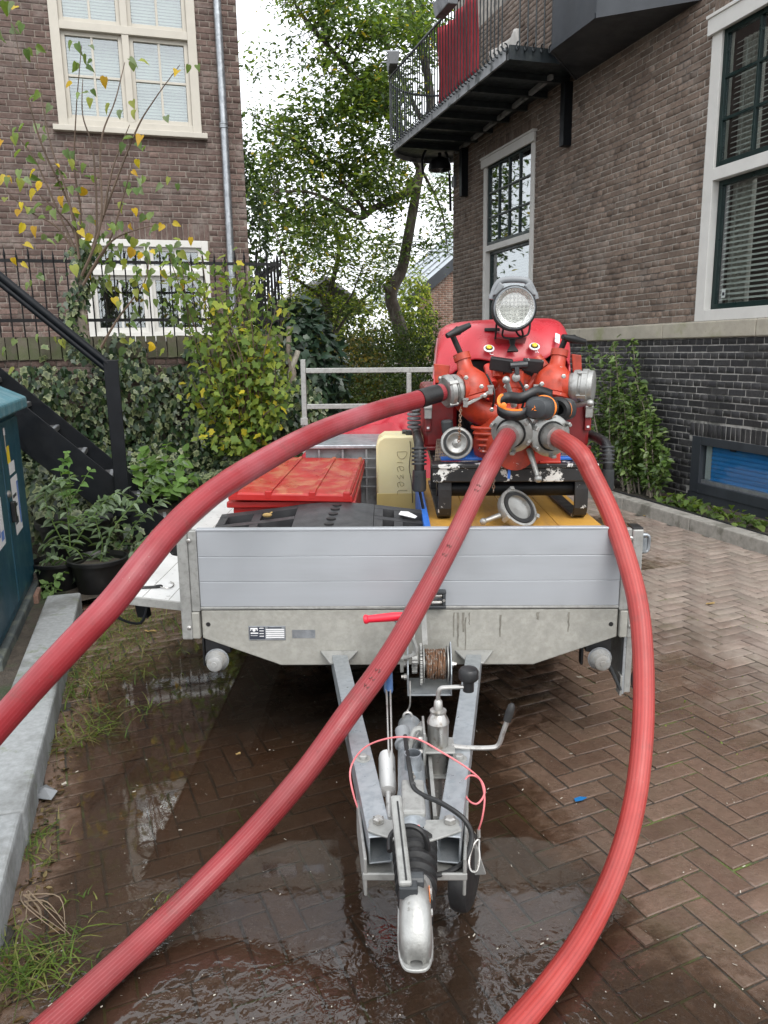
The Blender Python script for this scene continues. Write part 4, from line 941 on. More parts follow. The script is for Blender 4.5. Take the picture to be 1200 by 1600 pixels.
# gusset channel around the beam ends
m = MB()
for sx in (-1, 1): m.bar(T(XC+sx*.148, -.98, .36), T(XC+sx*.118, -1.235, .365), .008, .1, Ez)
m.box((XC-.118, -1.23, .352), (XC+.118, -.98, .36), MT); m.box((XC-.125, -1.236, .357), (XC+.125, -1.228, .376), MT)
m.build('drawbar_shoe', MATS['galv'], tr, bevel=.003)
m = MB(); m.prism([(-.115, -.03), (-.09, -.045), (-.03, -.075), (.03, -.075), (.09, -.045), (.115, -.03), (.105, .02), (.06, .012), (-.06, .012), (-.105, .02)], .006, MT @ Matrix.Translation((XC, -1.155, .453))); m.build('clamp_plate', MATS['galv'], tr, bevel=.002)
for sx in (-1, 1):
    m = MB(); m.lathe(T(XC+sx*.088, -1.155, .46), Ez, [(0, .015), (.011, .015), (.014, .010)], 6); m.build('bolt', MATS['steel'], tr)
m = MB(); m.lathe(T(XC+.0, -1.18, .4595), Ez, [(0, .024), (.0006, .024), (.0007, 0)], 16); m.build('inspection_hole', MATS['rubber'], tr)
m = MB(); m.lathe(T(XC+.003, -1.178, .4603), Ez, [(0, .011), (.004, .011), (.005, .007)], 12); m.build('plug', MATS['pink_dot'], tr)
# overrun tube, stub, ring
m = MB(); m.lathe(T(XC, -.58, .425), -Ey, [(0, .033), (.01, .037), (.38, .039), (.42, .043), (.58, .045), (.6, .04)], 26); m.build('overrun_tube', MATS['galv_bright'], tr, smooth=True)
m = MB(); m.box((XC-.03, -1.14, .455), (XC+.03, -.99, .479), MT); m.build('tube_saddle', MATS['galv'], tr, bevel=.008)
m = MB(); m.lathe(T(XC+.003, -.905, .458), Ez, [(0, .024), (.048, .024), (.048, .021), (.012, .021)], 22, cap=False); m.build('plug_holder', MATS['zinc'], tr, smooth=True)
m = MB(); m.lathe(T(XC, -.97, .468), Ez, [(0, .009), (.006, .009), (.008, .004), (.018, .004), (.02, .002)], 8); m.build('grease_nipple', MATS['steel'], tr)
m = MB(); m.box((XC+.05, -1.1, .37), (XC+.06, -.7, .44), MT); m.build('pump_bracket', MATS['galv'], tr)
# bellows
prof = []; 
for k in range(5): prof += [(.032*k, .047-.002*k), (.032*k+.008, .055-.002*k), (.032*k+.02, .055-.002*k), (.032*k+.027, .044-.002*k)]
prof += [(.165, .042), (.19, .042), (.205, .036), (.24, .033)]
m = MB(); m.lathe(T(XC, -1.195, .425), (-Ey+Ez*-.06), prof, 26); m.build('rubber_bellows', MATS['rubber'], tr, smooth=True)
m = MB(); m.lathe(T(XC, -1.19, .425), -Ey, [(0, .048), (.008, .05), (.012, .048)], 26); m.build('bellows_clip', MATS['zinc'], tr, smooth=True)
# coupling head
cx = XC-.005
def ring(y, w_, zt, zb, n=10):
    pts = []
    for k in range(n+1):
        t = math.pi*k/n; pts.append(T(cx+w_*math.cos(t), y, zb+(zt-zb)*min(1, math.sin(t)**.38 if math.sin(t) > 0 else 0)))
    return pts
m = MB(); secs = [(-1.372, .028, .474, .390), (-1.40, .031, .477, .385), (-1.425, .032, .475, .380), (-1.447, .033, .465, .374), (-1.468, .032, .449, .370), (-1.486, .029, .428, .367), (-1.497, .023, .405, .365), (-1.503, .013, .38, .364)]
m.grid([ring(*s_) for s_ in secs]); m.add(ring(*secs[0]), [tuple(range(11))]); hd = m.build('coupling_head', MATS['alu_cast'], tr, smooth=True, solid=.006)
m = MB(); rim_ = [T(cx+.033, -1.36, .388), T(cx+.034, -1.41, .38), T(cx+.034, -1.455, .371), T(cx+.030, -1.49, .365), T(cx+.017, -1.511, .362), T(cx-.017, -1.511, .362), T(cx-.030, -1.49, .365), T(cx-.034, -1.455, .371), T(cx-.034, -1.41, .38), T(cx-.033, -1.36, .388)]
m.tube(smoothpath(rim_, 5), .004, 8); m.build('coupling_rim', MATS['alu_cast'], hd, smooth=True)
m = MB(); m.add([p+Ez*.002 for p in smoothpath(rim_, 4)], [tuple(range(len(smoothpath(rim_, 4))))]); m.build('coupling_flange', MATS['alu_cast'], hd, solid=.006)
m = MB(); m.lathe(T(XC, -1.335, .43), -Ey, [(0, .032), (.03, .036), (.06, .034)], 22); m.build('coupling_neck', MATS['alu_cast'], hd, smooth=True)
m = MB(); m.box((cx-.034, -1.432, .462), (cx+.006, -1.405, .490), MT); m.lathe(T(cx+.02, -1.392, .478), Ex*-1, [(0, .018), (.05, .018)], 14); m.build('lever_pivot', MATS['plastic_dark'], hd, bevel=.003)
# coupling lever
m = MB(); p0, p1 = T(cx-.020, -1.428, .493), T(cx-.040, -1.165, .535); m.bar(p0, p1, .028, .016, Ez); m.build('coupling_lever', MATS['galv'], hd, bevel=.006)
m = MB(); m.bar(p0+(p1-p0)*.02+Ez*.0085+Ex*.002, p0+(p1-p0)*.9+Ez*.0085+Ex*.002, .004, .003, Ez); m.build('lever_groove', MATS['rubber'], hd)
m = MB(); m.lathe(T(cx+.029, -1.385, .445), Ex, [(0, .008), (.008, .008)], 8); m.lathe(T(cx+.029, -1.43, .43), Ex, [(0, .008), (.008, .008)], 8); m.build('rivet', MATS['steel'], hd)
m = MB(); m.box((-.0005, -.008, -.02), (.0005, .008, .02), Matrix.Translation(T(cx+.032, -1.40, .447)) @ Matrix.Rotation(R(10), 4, 'X') @ Matrix.Rotation(R(90), 4, 'X')); m.build('warning_sticker', MATS['orange'], hd)
# embossed lettering on the head
def text(txt, size, Mx, mat, parent, name='lettering', ext=.0004):
    c = bpy.data.curves.new('t', 'FONT'); c.body = txt; c.size = size; c.extrude = ext; c.align_x = 'CENTER'; c.align_y = 'CENTER'
    o = bpy.data.objects.new('t', c); dg = bpy.context.evaluated_depsgraph_get(); me = bpy.data.meshes.new_from_object(o); 
    bpy.data.objects.remove(o); me.name = name; me.materials.clear(); me.materials.append(MATS[mat]); return inst(name, me, Mx, parent)
for tx_, yy, sz_ in (('e1  00-', -1.446, .009), ('50-X  D', -1.456, .008), ('35', -1.466, .008)):
    try: text(tx_, sz_, MT @ Matrix.Translation((cx-.004, yy, .4672+(yy+1.446)*.72)) @ Matrix.Rotation(R(35), 4, 'X'), 'galv', hd, ext=.0012)
    except Exception as e: print('text', e)
# cable loop, breakaway cable, hook
pth = [at_z(633, 1150, .50), at_z(640, 1200, .50), at_z(650, 1235, .48), at_z(690, 1255, .48), at_z(725, 1280, .46), at_z(737, 1310, .42), at_z(722, 1348, .38), at_z(690, 1366, .37), at_z(660, 1363, .40), at_z(635, 1345, .455)]
m = MB(); m.tube(smoothpath(pth, 8), .0065, 8); m.build('power_cable', MATS['rubber'], tr, smooth=True)
pth = [at_z(609, 1330, .48), at_z(610, 1308, .49), at_z(622, 1295, .51), at_z(643, 1291, .52), at_z(660, 1300, .51), at_z(668, 1318, .48), at_z(668, 1334, .45)]
m = MB(); m.tube(smoothpath(pth, 8), .0065, 8); m.build('cable_loop', MATS['rubber'], tr, smooth=True)
pth = [at_z(570, 1290, .40), at_z(552, 1240, .42), at_z(548, 1200, .46), at_z(570, 1168, .52), at_z(610, 1153, .56), at_z(650, 1154, .56), at_z(690, 1175, .54), at_z(730, 1200, .50), at_z(752, 1220, .46), at_z(757, 1240, .44), at_z(745, 1256, .43), at_z(730, 1248, .43), at_z(724, 1228, .44), at_z(733, 1212, .45), at_z(750, 1218, .44), at_z(757, 1245, .42), at_z(754, 1275, .38), at_z(748, 1296, .34)]
m = MB(); m.tube(smoothpath(pth, 6), .0026, 6); bc = m.build('breakaway_cable', MATS['cable_red'], tr, smooth=True)
q = at_z(748, 1296, .34); m = MB(); m.tube([q, q+Vector((0, -.005, -.02))], .005, 8); m.build('cable_ferrule', MATS['steel'], bc)
hk = [at_z(748, 1312, .33), at_z(739, 1322, .32), at_z(733, 1345, .30), at_z(736, 1360, .28), at_z(745, 1360, .28), at_z(749, 1342, .30), at_z(748, 1325, .32)]
m = MB(); m.tube(smoothpath(hk, 5, True), .0032, 6, closed=True); m.build('snap_hook', MATS['steel'], bc, smooth=True)
# jockey wheel: leg, clamp, crank, wheel
jx, jy = T(.052, -.78, 0).x, -.78
m = MB(); m.lathe(T(.05, jy, .13), Ez, [(0, .026), (.2, .026)], 18); m.build('jockey_inner_tube', MATS['steel'], tr, smooth=True)
m = MB(); m.lathe(T(.05, jy, .2), Ez, [(0, .031), (.33, .031), (.335, .033), (.345, .03), (.36, .022), (.366, .018), (.366, .024), (.372, .024), (.374, .014), (.40, .012), (.405, .008)], 20); jt = m.build('jockey_tube', MATS['steel'], tr, smooth=True)
m = MB(); m.tube(smoothpath([T(.05, jy, .6), T(.05, jy, .625), T(.057, jy, .64), T(.075, jy, .643), T(.125, jy, .645)], 5), .0065, 8); m.build('crank_arm', MATS['steel'], jt, smooth=True)
m = MB(); m.lathe(T(.137, jy, .632), Ez, [(0, .010), (.0, .016), (.028, .016), (.034, .024), (.04, .029), (.062, .029), (.069, .024), (.072, .01)], 18); m.build('crank_knob', MATS['plastic_black'], jt, smooth=True)
m = MB(); m.box((.01, jy-.045, .375), (.095, jy+.045, .383), MT); m.box((.01, jy-.045, .455), (.095, jy+.045, .463), MT); m.box((.091, jy-.045, .375), (.098, jy+.045, .463), MT); m.box((.004, jy-.06, .36), (.011, jy+.05, .53), MT); m.build('jockey_clamp', MATS['galv'], tr, bevel=.003)
m = MB(); m.tube(smoothpath([T(.09, jy, .458), T(.14, jy, .452), T(.205, jy, .452), T(.228, jy, .462), T(.24, jy, .5), T(.255, jy, .55)], 5), .0075, 8); m.build('clamp_handle', MATS['steel'], tr, smooth=True)
m = MB(); m.lathe(T(.251, jy, .538), (T(.262, jy, .58)-T(.251, jy, .538)), [(0, .008), (.0, .012), (.03, .0125), (.048, .011), (.056, .005)], 12); m.build('handle_grip', MATS['rubber'], tr, smooth=True)
m = MB(); m.tube(smoothpath([T(-.05, jy-.03, .40), T(-.035, jy-.03, .47), T(-.02, jy-.02, .515), T(.0, jy-.02, .52), T(.008, jy-.02, .48), T(.008, jy-.02, .41)], 5), .009, 8); m.build('clamp_hoop', MATS['galv'], tr, smooth=True)
m = MB(); m.grid([[T(-.055, jy-.02, .44), T(-.03, jy-.02, .47), T(-.005, jy-.02, .50), T(.004, jy-.02, .51)], [T(-.055, jy+.05, .44), T(-.03, jy+.05, .47), T(-.005, jy+.05, .5), T(.004, jy+.05, .51)]]); m.build('clamp_saddle', MATS['galv'], tr, smooth=True, solid=.006)
for (yy, zz) in ((jy-.055, .5), (jy-.055, .40), (jy-.055, .46)):
    m = MB(); m.lathe(T(.004, yy+.02, zz), -Ex, [(0, .009), (.012, .009)], 6); m.build('bolt', MATS['steel'], tr)
wc = T(.115, -.98, .19); wax = (Ex*.92+Ey*-.3).normalized()
m = MB(); m.lathe(wc-wax*.028, wax, [(0, .045), (0, .085), (.006, .098), (.018, .103), (.038, .103), (.05, .098), (.056, .085), (.056, .045)], 26); jw = m.build('jockey_wheel', MATS['rubber'], tr, smooth=True)
m = MB(); m.lathe(wc-wax*.024, wax, [(0, .01), (0, .07), (.01, .075), (.04, .075), (.05, .07), (.05, .01)], 24); m.build('wheel_rim', MATS['galv'], jw, smooth=True)
m = MB(); m.bar(wc+wax*.034+Ez*.16-Ex*.05, wc+wax*.034, .006, .05, wax); m.bar(wc-wax*.034+Ez*.16-Ex*.03, wc-wax*.034, .006, .05, wax); m.build('wheel_fork', MATS['galv'], jw)
# lighting plug in its socket, handbrake with gas strut
m = MB(); a = at_t(630, 1148, -.72); b = at_t(645, 1215, -.86); d = (b-a).normalized(); m.lathe(a-d*.02, d, [(0, .01), (0, .022), (.045, .024), (.05, .032), (.058, .032), (.06, .024), (.085, .02), (.1, .013), (.125, .009)], 16); m.build('lighting_plug', MATS['plastic_grey'], tr, smooth=True)
m = MB(); m.tube(smoothpath([b, at_t(647, 1225, -.88), at_z(646, 1225, .49)], 4), .0065, 8); m.build('plug_cable', MATS['rubber'], tr)
m = MB(); a = at_t(604, 1178, -.74); b = at_t(606, 1228, -.86); d = (b-a).normalized(); m.lathe(a, d, [(0, .012), (.004, .022), (.018, .025), (.13, .025), (.145, .023), (.15, .008), (.26, .007)], 16); m.build('brake_strut', MATS['scratched_white'], tr, smooth=True)
a = at_t(606, 1045, -.42); b = at_t(612, 1235, -.88)
m = MB(); m.bar(a+(b-a)*.18-Ex*.006, b-Ex*.004, .006, .022, -Ey); m.bar(a+(b-a)*.18+Ex*.006, b+Ex*.004, .006, .022, -Ey); hb = m.build('handbrake_lever', MATS['steel'], tr, bevel=.002)
d = (b-a).normalized(); m = MB(); m.lathe(a, d, [(.012, .0), (.012, .008), (0, .0125), (.002, .015), (.05, .0155), (.10, .015), (.115, .011)], 16, cap=False); m.build('handbrake_grip', MATS['blue_grip'], hb, smooth=True)
m = MB(); m.lathe(a-d*.001, d, [(0, .008), (0, .013)], 16, cap=False); m.build('grip_ring', MATS['steel'], hb)
# ---- hand winch below the board, and its rope guide
wn = thing('hand_winch', 'zinc hand winch with rusty wire rope under the trailer front board', 'winch', T(.06, -.13, .34))
m = MB(); m.box((-.028, -.21, .345), (.134, -.06, .351), MT)
for x0 in (-.03, .13):
    m.prism([(-.21, .345), (-.06, .345), (-.06, .43), (-.09, .50), (-.135, .53), (-.18, .50), (-.21, .43)], .005, MT @ Matrix.Translation((x0, 0, 0)) @ Matrix(((0, 0, 1, 0), (1, 0, 0, 0), (0, 1, 0, 0), (0, 0, 0, 1))))
m.build('winch_frame', MATS['galv_bright'], wn, bevel=.002)
m = MB(); m.lathe(T(.03, -.135, .44), Ex, [(0, .02), (0, .07), (.004, .07), (.004, .025), (.09, .025), (.09, .07), (.094, .07), (.094, .02)], 26); m.build('drum', MATS['galv'], wn, smooth=True)
hel = []
for k in range(230):
    t = k*.42; q = (k % 115)/115; xx = .040+.074*(q if k < 115 else 1-q); rad = .045+.008*(k >= 115)+random.uniform(-.002, .003); hel.append(T(xx+random.uniform(-.002, .002), -.135+rad*math.cos(t), .44+rad*math.sin(t)))
m = MB(); m.tube(smoothpath(hel, 2), .0042, 5); m.build('wire_rope', MATS['steel_rusty'], wn, smooth=True)
def gear(x, y, z, r, n, th, mt):
    m = MB(); poly = []
    for k in range(n*4): a = 2*math.pi*k/(n*4); rr_ = r*(1 if k % 4 in (0, 1) else .9); poly.append((rr_*math.cos(a), rr_*math.sin(a)))
    m.prism(poly, th, MT @ Matrix.Translation((x, y, z)) @ Matrix.Rotation(math.pi/2, 4, 'Y')); return m.build('gear', MATS[mt], wn)
gear(.018, -.135, .44, .078, 34, .008, 'galv'); gear(-.012, -.185, .485, .026, 10, .02, 'galv'); gear(-.012, -.15, .43, .02, 10, .02, 'galv')
for (x, y, z, s_) in ((-.03, -.135, .44, -1), (-.03, -.185, .485, -1), (.134, -.135, .44, 1), (-.03, -.16, .40, -1)):
    m = MB(); m.lathe(T(x, y, z), Ex*s_, [(0, .012), (.012, .012), (.012, .007), (.022, .007)], 6); m.build('nut', MATS['steel'], wn)
m = MB(); m.bar(T(-.05, -.175, .43), T(-.05, -.185, .49), .012, .02); m.tube([T(-.045, -.185, .485), T(-.06, -.19, .49)], .014, 10); m.build('wing_nut', MATS['galv'], wn)
m = MB(); m.bar(T(-.062, -.185, .485), T(-.09, -.19, .55), .006, .02, -Ey); m.build('ratchet_lever', MATS['galv'], wn)
m = MB(); m.bar(T(.04, -.09, .5), T(.035, -.05, .62), .02, .006, -Ey); m.build('winch_post', MATS['galv'], wn)
m = MB(); m.box((.02, -.1, .30), (.095, -.06, .344), MT); m.build('winch_foot', MATS['steel'], wn)
a = at_t(568, 968, -.2); b = at_t(612, 964, -.2); d = (b-a).normalized()
m = MB(); m.lathe(a, d, [(0, .012), (.004, .017), (.014, .017), (.018, .0135), (.06, .015), (.11, .0165), (.15, .014)], 16); m.build('crank_grip', MATS['red_grip'], wn, smooth=True)
m = MB(); m.tube(smoothpath([b, at_t(640, 990, -.2), at_t(650, 1020, -.2), T(-.055, -.19, .485)], 4), .008, 8); m.build('crank_arm', MATS['galv'], wn, smooth=True)
m = MB(); m.tube(smoothpath([T(.048, -.05, .645), T(.02, -.06, .61), T(.0, -.1, .55), T(-.0, -.13, .50)], 5), .0025, 6); m.build('rope_tail', MATS['steel'], wn)
m = MB(); m.tube(smoothpath([T(-.02, -.2, .40), T(-.022, -.3, .36), at_t(637, 1110, -.55)], 4), .003, 6); m.build('hook_cable', MATS['steel'], wn)
m = MB(); hq = at_t(637, 1130, -.6); m.tube(smoothpath([hq+Vector(p) for p in ((-.012, 0, .03), (.012, 0, .03), (.014, 0, -.03), (-.014, 0, -.03))], 5, True), .004, 6, closed=True); m.build('shackle', MATS['steel'], wn, smooth=True)
rg = thing('rope_guide', 'small steel roller rope guide bolted to the front board', 'roller guide', T(.08, -.02, .62))
for z in (.632, .69):
    m = MB(); m.box((.035, -.045, z-.006), (.122, -.0125, z+.006), MT); m.build('guide_plate', MATS['plastic_dark'], rg, bevel=.003)
m = MB(); m.box((.108, -.046, .6385), (.12, -.014, .6835), MT); m.build('guide_side', MATS['plastic_dark'], rg, bevel=.002)
for z in (.648, .675):
    m = MB(); m.lathe(T(.036, -.03, z), Ex, [(0, .009), (.07, .009)], 12); m.build('roller', MATS['steel'], rg, smooth=True)
m = MB(); m.lathe(T(.113, -.046, .661), -Ey, [(0, .006), (.003, .006)], 8); m.build('bolt', MATS['steel'], rg)
# ================================================================== LOAD ON THE TRAILER
P = at_t
# red tote with lid
rc = thing('red_crate', 'red plastic tote with a scuffed loose lid on the trailer', 'crate', T(-.56, 1.2, DZ), R(-.9))
m = MB(); m.box((-.86, .80, DZ), (-.285, 1.95, .858), MT); m.build('body', MATS['crate_red'], rc, bevel=.012)
m = MB(); m.box((-.885, .775, .858), (-.262, 1.97, .888), MT); m.build('rim', MATS['crate_red'], rc, bevel=.006)
Ml = MT @ Matrix.Translation((-.565, 1.375, .903)) @ Matrix.Rotation(R(1.2), 4, 'Y') @ Matrix.Rotation(R(-.6), 4, 'Z')
m = MB(); m.box((-.288, -.625, 0), (.288, .625, .03), Ml); ld = m.build('lid', MATS['crate_lid'], rc, bevel=.008)
m = MB(); m.box((-.297, -.636, -.006), (.297, -.626, .026), Ml); m.box((.289, -.636, -.006), (.298, .63, .026), Ml); m.build('lid_skirt', MATS['crate_red'], ld, bevel=.004)
for x in (-.105, .105, -.27, .27):
    m = MB(); m.box((x-.012, -.61, .0301), (x+.012, .61, .039), Ml); m.build('lid_rib', MATS['crate_lid'], ld, bevel=.004)
    m = MB(); m.box((x-.017, -.637, .004), (x+.017, -.60, .041), Ml); m.build('lid_catch', MATS['crate_red'], ld, bevel=.004)
# grey crate
gc = thing('grey_crate', 'grey ribbed plastic crate behind the red tote on the trailer', 'crate', T(-.38, 2.3, DZ), R(-.9))
m = MB(); m.box((-.64, 2.02, DZ), (-.135, 2.6, .99), MT); m.build('body', MATS['plastic_grey'], gc, bevel=.008)
m = MB(); m.box((-.665, 1.975, .99), (-.115, 2.625, 1.015), MT); m.build('rim', MATS['zinc'], gc, bevel=.006)
for z in (.93, .87, .81, .75):
    m = MB(); m.box((-.645, 1.984, z-.009), (-.13, 1.999, z), MT); m.build('rib', MATS['plastic_grey'], gc, bevel=.003)
for x in (-.55, -.4, -.25):
    m = MB(); m.box((x-.006, 1.986, .63), (x+.006, 1.9995, .985), MT); m.build('rib', MATS['plastic_grey'], gc)
# red tarp heap
m = MB(); rows = []
for i in range(71):
    r_ = []
    for k in range(51):
        a, b = i/70*2-1, k/50*2-1; rr_ = min(1, math.hypot(a, b)); n1 = mnoise.noise(Vector((a*1.6, b*1.6, 3)))
        rid = 1-2*abs(mnoise.noise(Vector((a*2.3+b*1.5+2, b*2.2-a, 7)))); rid2 = 1-2*abs(mnoise.noise(Vector((a*5-b*3, b*4.6+a*2, 1)))); rid3 = 1-2*abs(mnoise.noise(Vector((a*9, b*9+a*4, 5))))
        h = (1-rr_**1.6)*(.5+.12*n1)+(1-rr_**3)*(.075*rid-.09*abs(mnoise.noise(Vector((a*3.2+b*2.4, b*3.4-a*1.2, 11))))*2+.035*rid2+.012*rid3)
        r_.append(T(-.2+a*.74+.05*n1+.03*rid2, 2.95+b*.42+.03*rid, .62+max(.012+.01*(rid2+1), h)))
    rows.append(r_)
m.grid(rows); o = m.build('red_tarp', MATS['tarp_red'], smooth=True); tag(o, 'crumpled red tarpaulin heaped behind the grey crate', 'tarpaulin')
# jerrycan
jc = thing('jerrycan', 'yellowed plastic jerrycan with diesel written on its side', 'jerrycan', T(-.02, 1.9, DZ), R(-.9))
jl, jr = tl(P(588, 740, 1.8)).x, tl(P(652, 740, 1.8)).x; jz0, jz1 = DZ, tl(P(620, 681, 1.8)).z
prof = [(jl, jz0), (jr, jz0), (jr, jz1-.02), (jr-.02, jz1), (jl+.05, jz1), (jl+.012, jz1-.025), (jl, jz1-.06)]
Mx = MT @ Matrix.Translation((0, 2.1, 0)) @ Matrix.Rotation(math.pi/2, 4, 'X')
m = MB(); m.prism(prof, .3, Mx); m.build('body', MATS['jerry'], jc, bevel=.022, smooth=True)
m = MB(); m.box((jl+.001, 1.797, jz0+.005), (jr-.002, 1.7995, jz0+.115), MT); m.build('fuel_line', MATS['diesel_fill'], jc, bevel=.004)
m = MB(); m.box((jr-.09, 1.9, jz1), (jr-.06, 2.06, jz1+.012), MT); m.lathe(T(jr-.04, 1.86, jz1-.005), Ez, [(0, .03), (.03, .03), (.034, .024)], 16); m.build('cap', MATS['plastic_black'], jc, smooth=True)
# handwriting, running downwards
M('ink_faded', (.2, .16, .09), .8, var=.1, bump=0)
def wr(x, z): return T(x, 1.7965, z)
letters = [[(0, .0), (0, .05), (.022, .046), (.034, .025), (.022, .004), (0, 0)], [(.05, 0), (.052, .03)], [(.07, .012), (.088, .02), (.086, .034), (.074, .034), (.069, .015), (.078, .0), (.095, .006)], [(.108, .03), (.128, .034), (.112, .018), (.13, .012), (.112, -.002)], [(.145, .012), (.163, .02), (.161, .034), (.149, .034), (.144, .015), (.153, 0), (.17, .006)], [(.185, .055), (.186, .006), (.205, 0)]]
xt = tl(P(618, 706, 1.8)); k_ = 1.12
for L in letters:
    m = MB(); m.tube(smoothpath([wr(xt.x+.0+q[1]*k_+.01, xt.z-q[0]*k_*1.15) for q in L], 4), .0012, 4); m.build('handwriting', MATS['ink_faded'], jc)
m = MB(); m.tube(smoothpath([T(jr-.045, 1.79, jz1-.03), T(jr-.04, 1.785, 1.0), T(jr-.05, 1.785, .9), T(jr-.035, 1.78, .8), T(jr-.03, 1.78, .68)], 5), .008, 4, flat=.3); m.build('strap', MATS['rubber'], jc)
# rubber hose bridge
hbz = [(-.90, .838), (-.80, .850), (-.70, .861), (-.60, .873), (-.52, .884), (-.42, .892), (-.30, .892), (-.20, .886), (-.11, .875), (-.02, .864), (.055, .855)]
hb_ = thing('hose_bridge', 'black rubber hose bridge lying behind the front board', 'hose bridge', T(-.42, .5, DZ), R(-.9))
def hz(x):
    for (a, b) in zip(hbz, hbz[1:]):
        if a[0] <= x <= b[0]: t = (x-a[0])/(b[0]-a[0]); return a[1]+(b[1]-a[1])*t
    return hbz[-1][1]
Y0, Y1 = .30, .74
M('bridge_rubber', (.028, .028, .03), .45, var=.25, c2=(.05, .05, .05), c2s=12, lo=.5, hi=.75, bump=.2)
def hslab(x0, x1, y0, y1, dz0, dz1, nm, mt='bridge_rubber', n=6, bev=.006):
    m = MB(); xs = [x0+(x1-x0)*k/n for k in range(n+1)]
    m.grid([[T(x, y, hz(x)+d_+(y-.74)*.17) for x in xs] for (y, d_) in ((y0, dz1), (y1, dz1), (y1, dz0), (y0, dz0), (y0, dz1))])
    for x in (x0, x1): m.add([T(x, y, hz(x)+d_+(y-.74)*.17) for (y, d_) in ((y0, dz0), (y1, dz0), (y1, dz1), (y0, dz1))], [(0, 1, 2, 3)])
    return m.build(nm, MATS[mt], hb_, bevel=bev)
hslab(-.53, -.17, Y0, Y1, -.09, 0, 'arch_plate', n=10)
for (a, b) in ((-.90, -.532), (-.168, .055)):
    hslab(a, b, Y0, Y1, -.12, -.08, 'ramp_base', 'rubber')
    for (y0, y1) in ((Y0, Y0+.05), (.43, .47), (.56, .60), (Y1-.05, Y1)): hslab(a, b, y0, y1, -.0795, -.001, 'ramp_rib')
    for x in ((a, a+.04), ((a+b)/2-.02, (a+b)/2+.02)): 
        for (y0, y1) in ((Y0+.051, .429), (.471, .559), (.601, Y1-.051)): hslab(x[0], x[1], y0, y1, -.0795, -.002, 'ramp_web', n=2, bev=0)
for (dx, y) in ((-.375, .35), (-.37, .41), (-.365, .47), (-.36, .53), (-.355, .59), (-.35, .65), (-.345, .7)):
    m = MB(); m.lathe(T(dx, y, hz(dx)+.003+(y-.74)*.17), Ez, [(-.01, .022), (0, .022), (.0006, .022), (.0007, 0)], 14); m.build('drain_hole', MATS['rubber'], hb_)
for (x, sx) in ((-.62, 1), (-.12, -1)):
    m = MB(); q = [(x-.085, .325), (x+.085, .325)]
    for qx, qy in q: m.lathe(T(qx, qy+.08, hz(qx)-.06), Ez, [(-.01, .012), (-.01, .036), (.012, .036), (.014, .03), (.014, .012)], 18)
    m.bar(T(x-.06, .405, hz(x-.06)-.057), T(x+.06, .405, hz(x+.06)-.057), .035, .022); m.build('connector_link', MATS['plastic_dark'], hb_, bevel=.003)
m = MB(); m.add([T(-.055, .6, .86), T(.02, .57, .848), T(.03, .6, .85), (T(-.01, .66, .86)), T(-.045, .65, .864)], [(0, 1, 2, 3, 4)]); o = m.build('wrapper', MATS['sticker_white'], solid=.002); tag(o, 'scrap of white plastic wrapping lying on the black hose bridge', 'wrapper')
m = MB(); m.ball(T(-.66, .6, .86), .018, 8, (1.3, .8, .6)); m.tube([T(-.66, .6, .86), T(-.64, .62, .87)], .004, 5); o = m.build('fallen_leaf', MATS['leaf_litter']); tag(o, 'curled brown leaf lying on the left ramp of the hose bridge', 'leaf')
# wooden platform of the pump
wp = thing('wooden_platform', 'yellow painted wooden platform with blue side under the pump', 'platform', T(.48, 1.1, DZ), R(-.9))
for k in range(4):
    x0 = .085+k*.2; m = MB(); m.box((x0, .33, .765), (x0+.198, 1.98, .80), MT); m.build('plank', MATS['platform_yellow'], wp, bevel=.003)
m = MB(); m.box((.09, .36, DZ), (.875, 1.95, .764), MT); m.build('base', MATS['deck_ply'], wp)
m = MB(); m.box((.055, .34, DZ), (.083, 1.97, .85), MT); m.build('side_plate', MATS['paint_blue'], wp, bevel=.003)

# ================================================================== PORTABLE FIRE PUMP
pu = thing('fire_pump', 'red portable fire pump on a black skid on the trailer', 'fire pump', T(.48, 1.2, .80), R(-.9))
M('chipped_black', (.014, .014, .015), .45, var=.2, bump=.15, c3=(.62, .62, .6), c3s=14, c3lo=.54, c3hi=.555)
M('chipped_dark', (.014, .014, .015), .45, var=.2, bump=.15, c3=(.62, .62, .6), c3s=16, c3lo=.63, c3hi=.64)
for x in (.165, .81):
    m = MB(); pth = [(.745, 1.06), (.735, .95), (.735, .86), (.75, .828), (.785, .811), (.86, .808), (1.3, .808), (1.8, .808)]
    rows = [[T(x+a, y+dy, z+dz) for (y, z), (dy, dz) in zip(pth, [(0, 0)]*8)] for a in (-.032, .032)]
    m.grid(rows); m.build('runner', MATS['chipped_dark'], pu, solid=.016, bevel=.003)
    m = MB(); m.box((x-.03, 1.5, .816), (x+.03, 1.56, 1.08), MT); m.build('rear_leg', MATS['chipped_dark'], pu, bevel=.003)
m = MB(); m.box((.105, .70, .99), (.872, .728, 1.055), MT); m.build('skid_bar', MATS['chipped_black'], pu, bevel=.006)
m = MB(); m.box((.10, .69, 1.056), (.876, .79, 1.076), MT); m.build('skid_flange', MATS['chipped_black'], pu, bevel=.004)
m = MB(); m.lathe(T(.13, .80, .945), Ex, [(0, .038), (.72, .038)], 18); m.build('skid_tube', MATS['paint_black'], pu, smooth=True)
for x in (.13, .845):
    m = MB(); m.box((x-.02, .79, 1.045), (x+.02, 1.7, 1.075), MT); m.build('skid_rail', MATS['chipped_dark'], pu, bevel=.004)
m = MB(); m.box((.15, .80, 1.078), (.83, 1.55, 1.092), MT); m.build('drip_tray', MATS['paint_blue'], pu, bevel=.003)
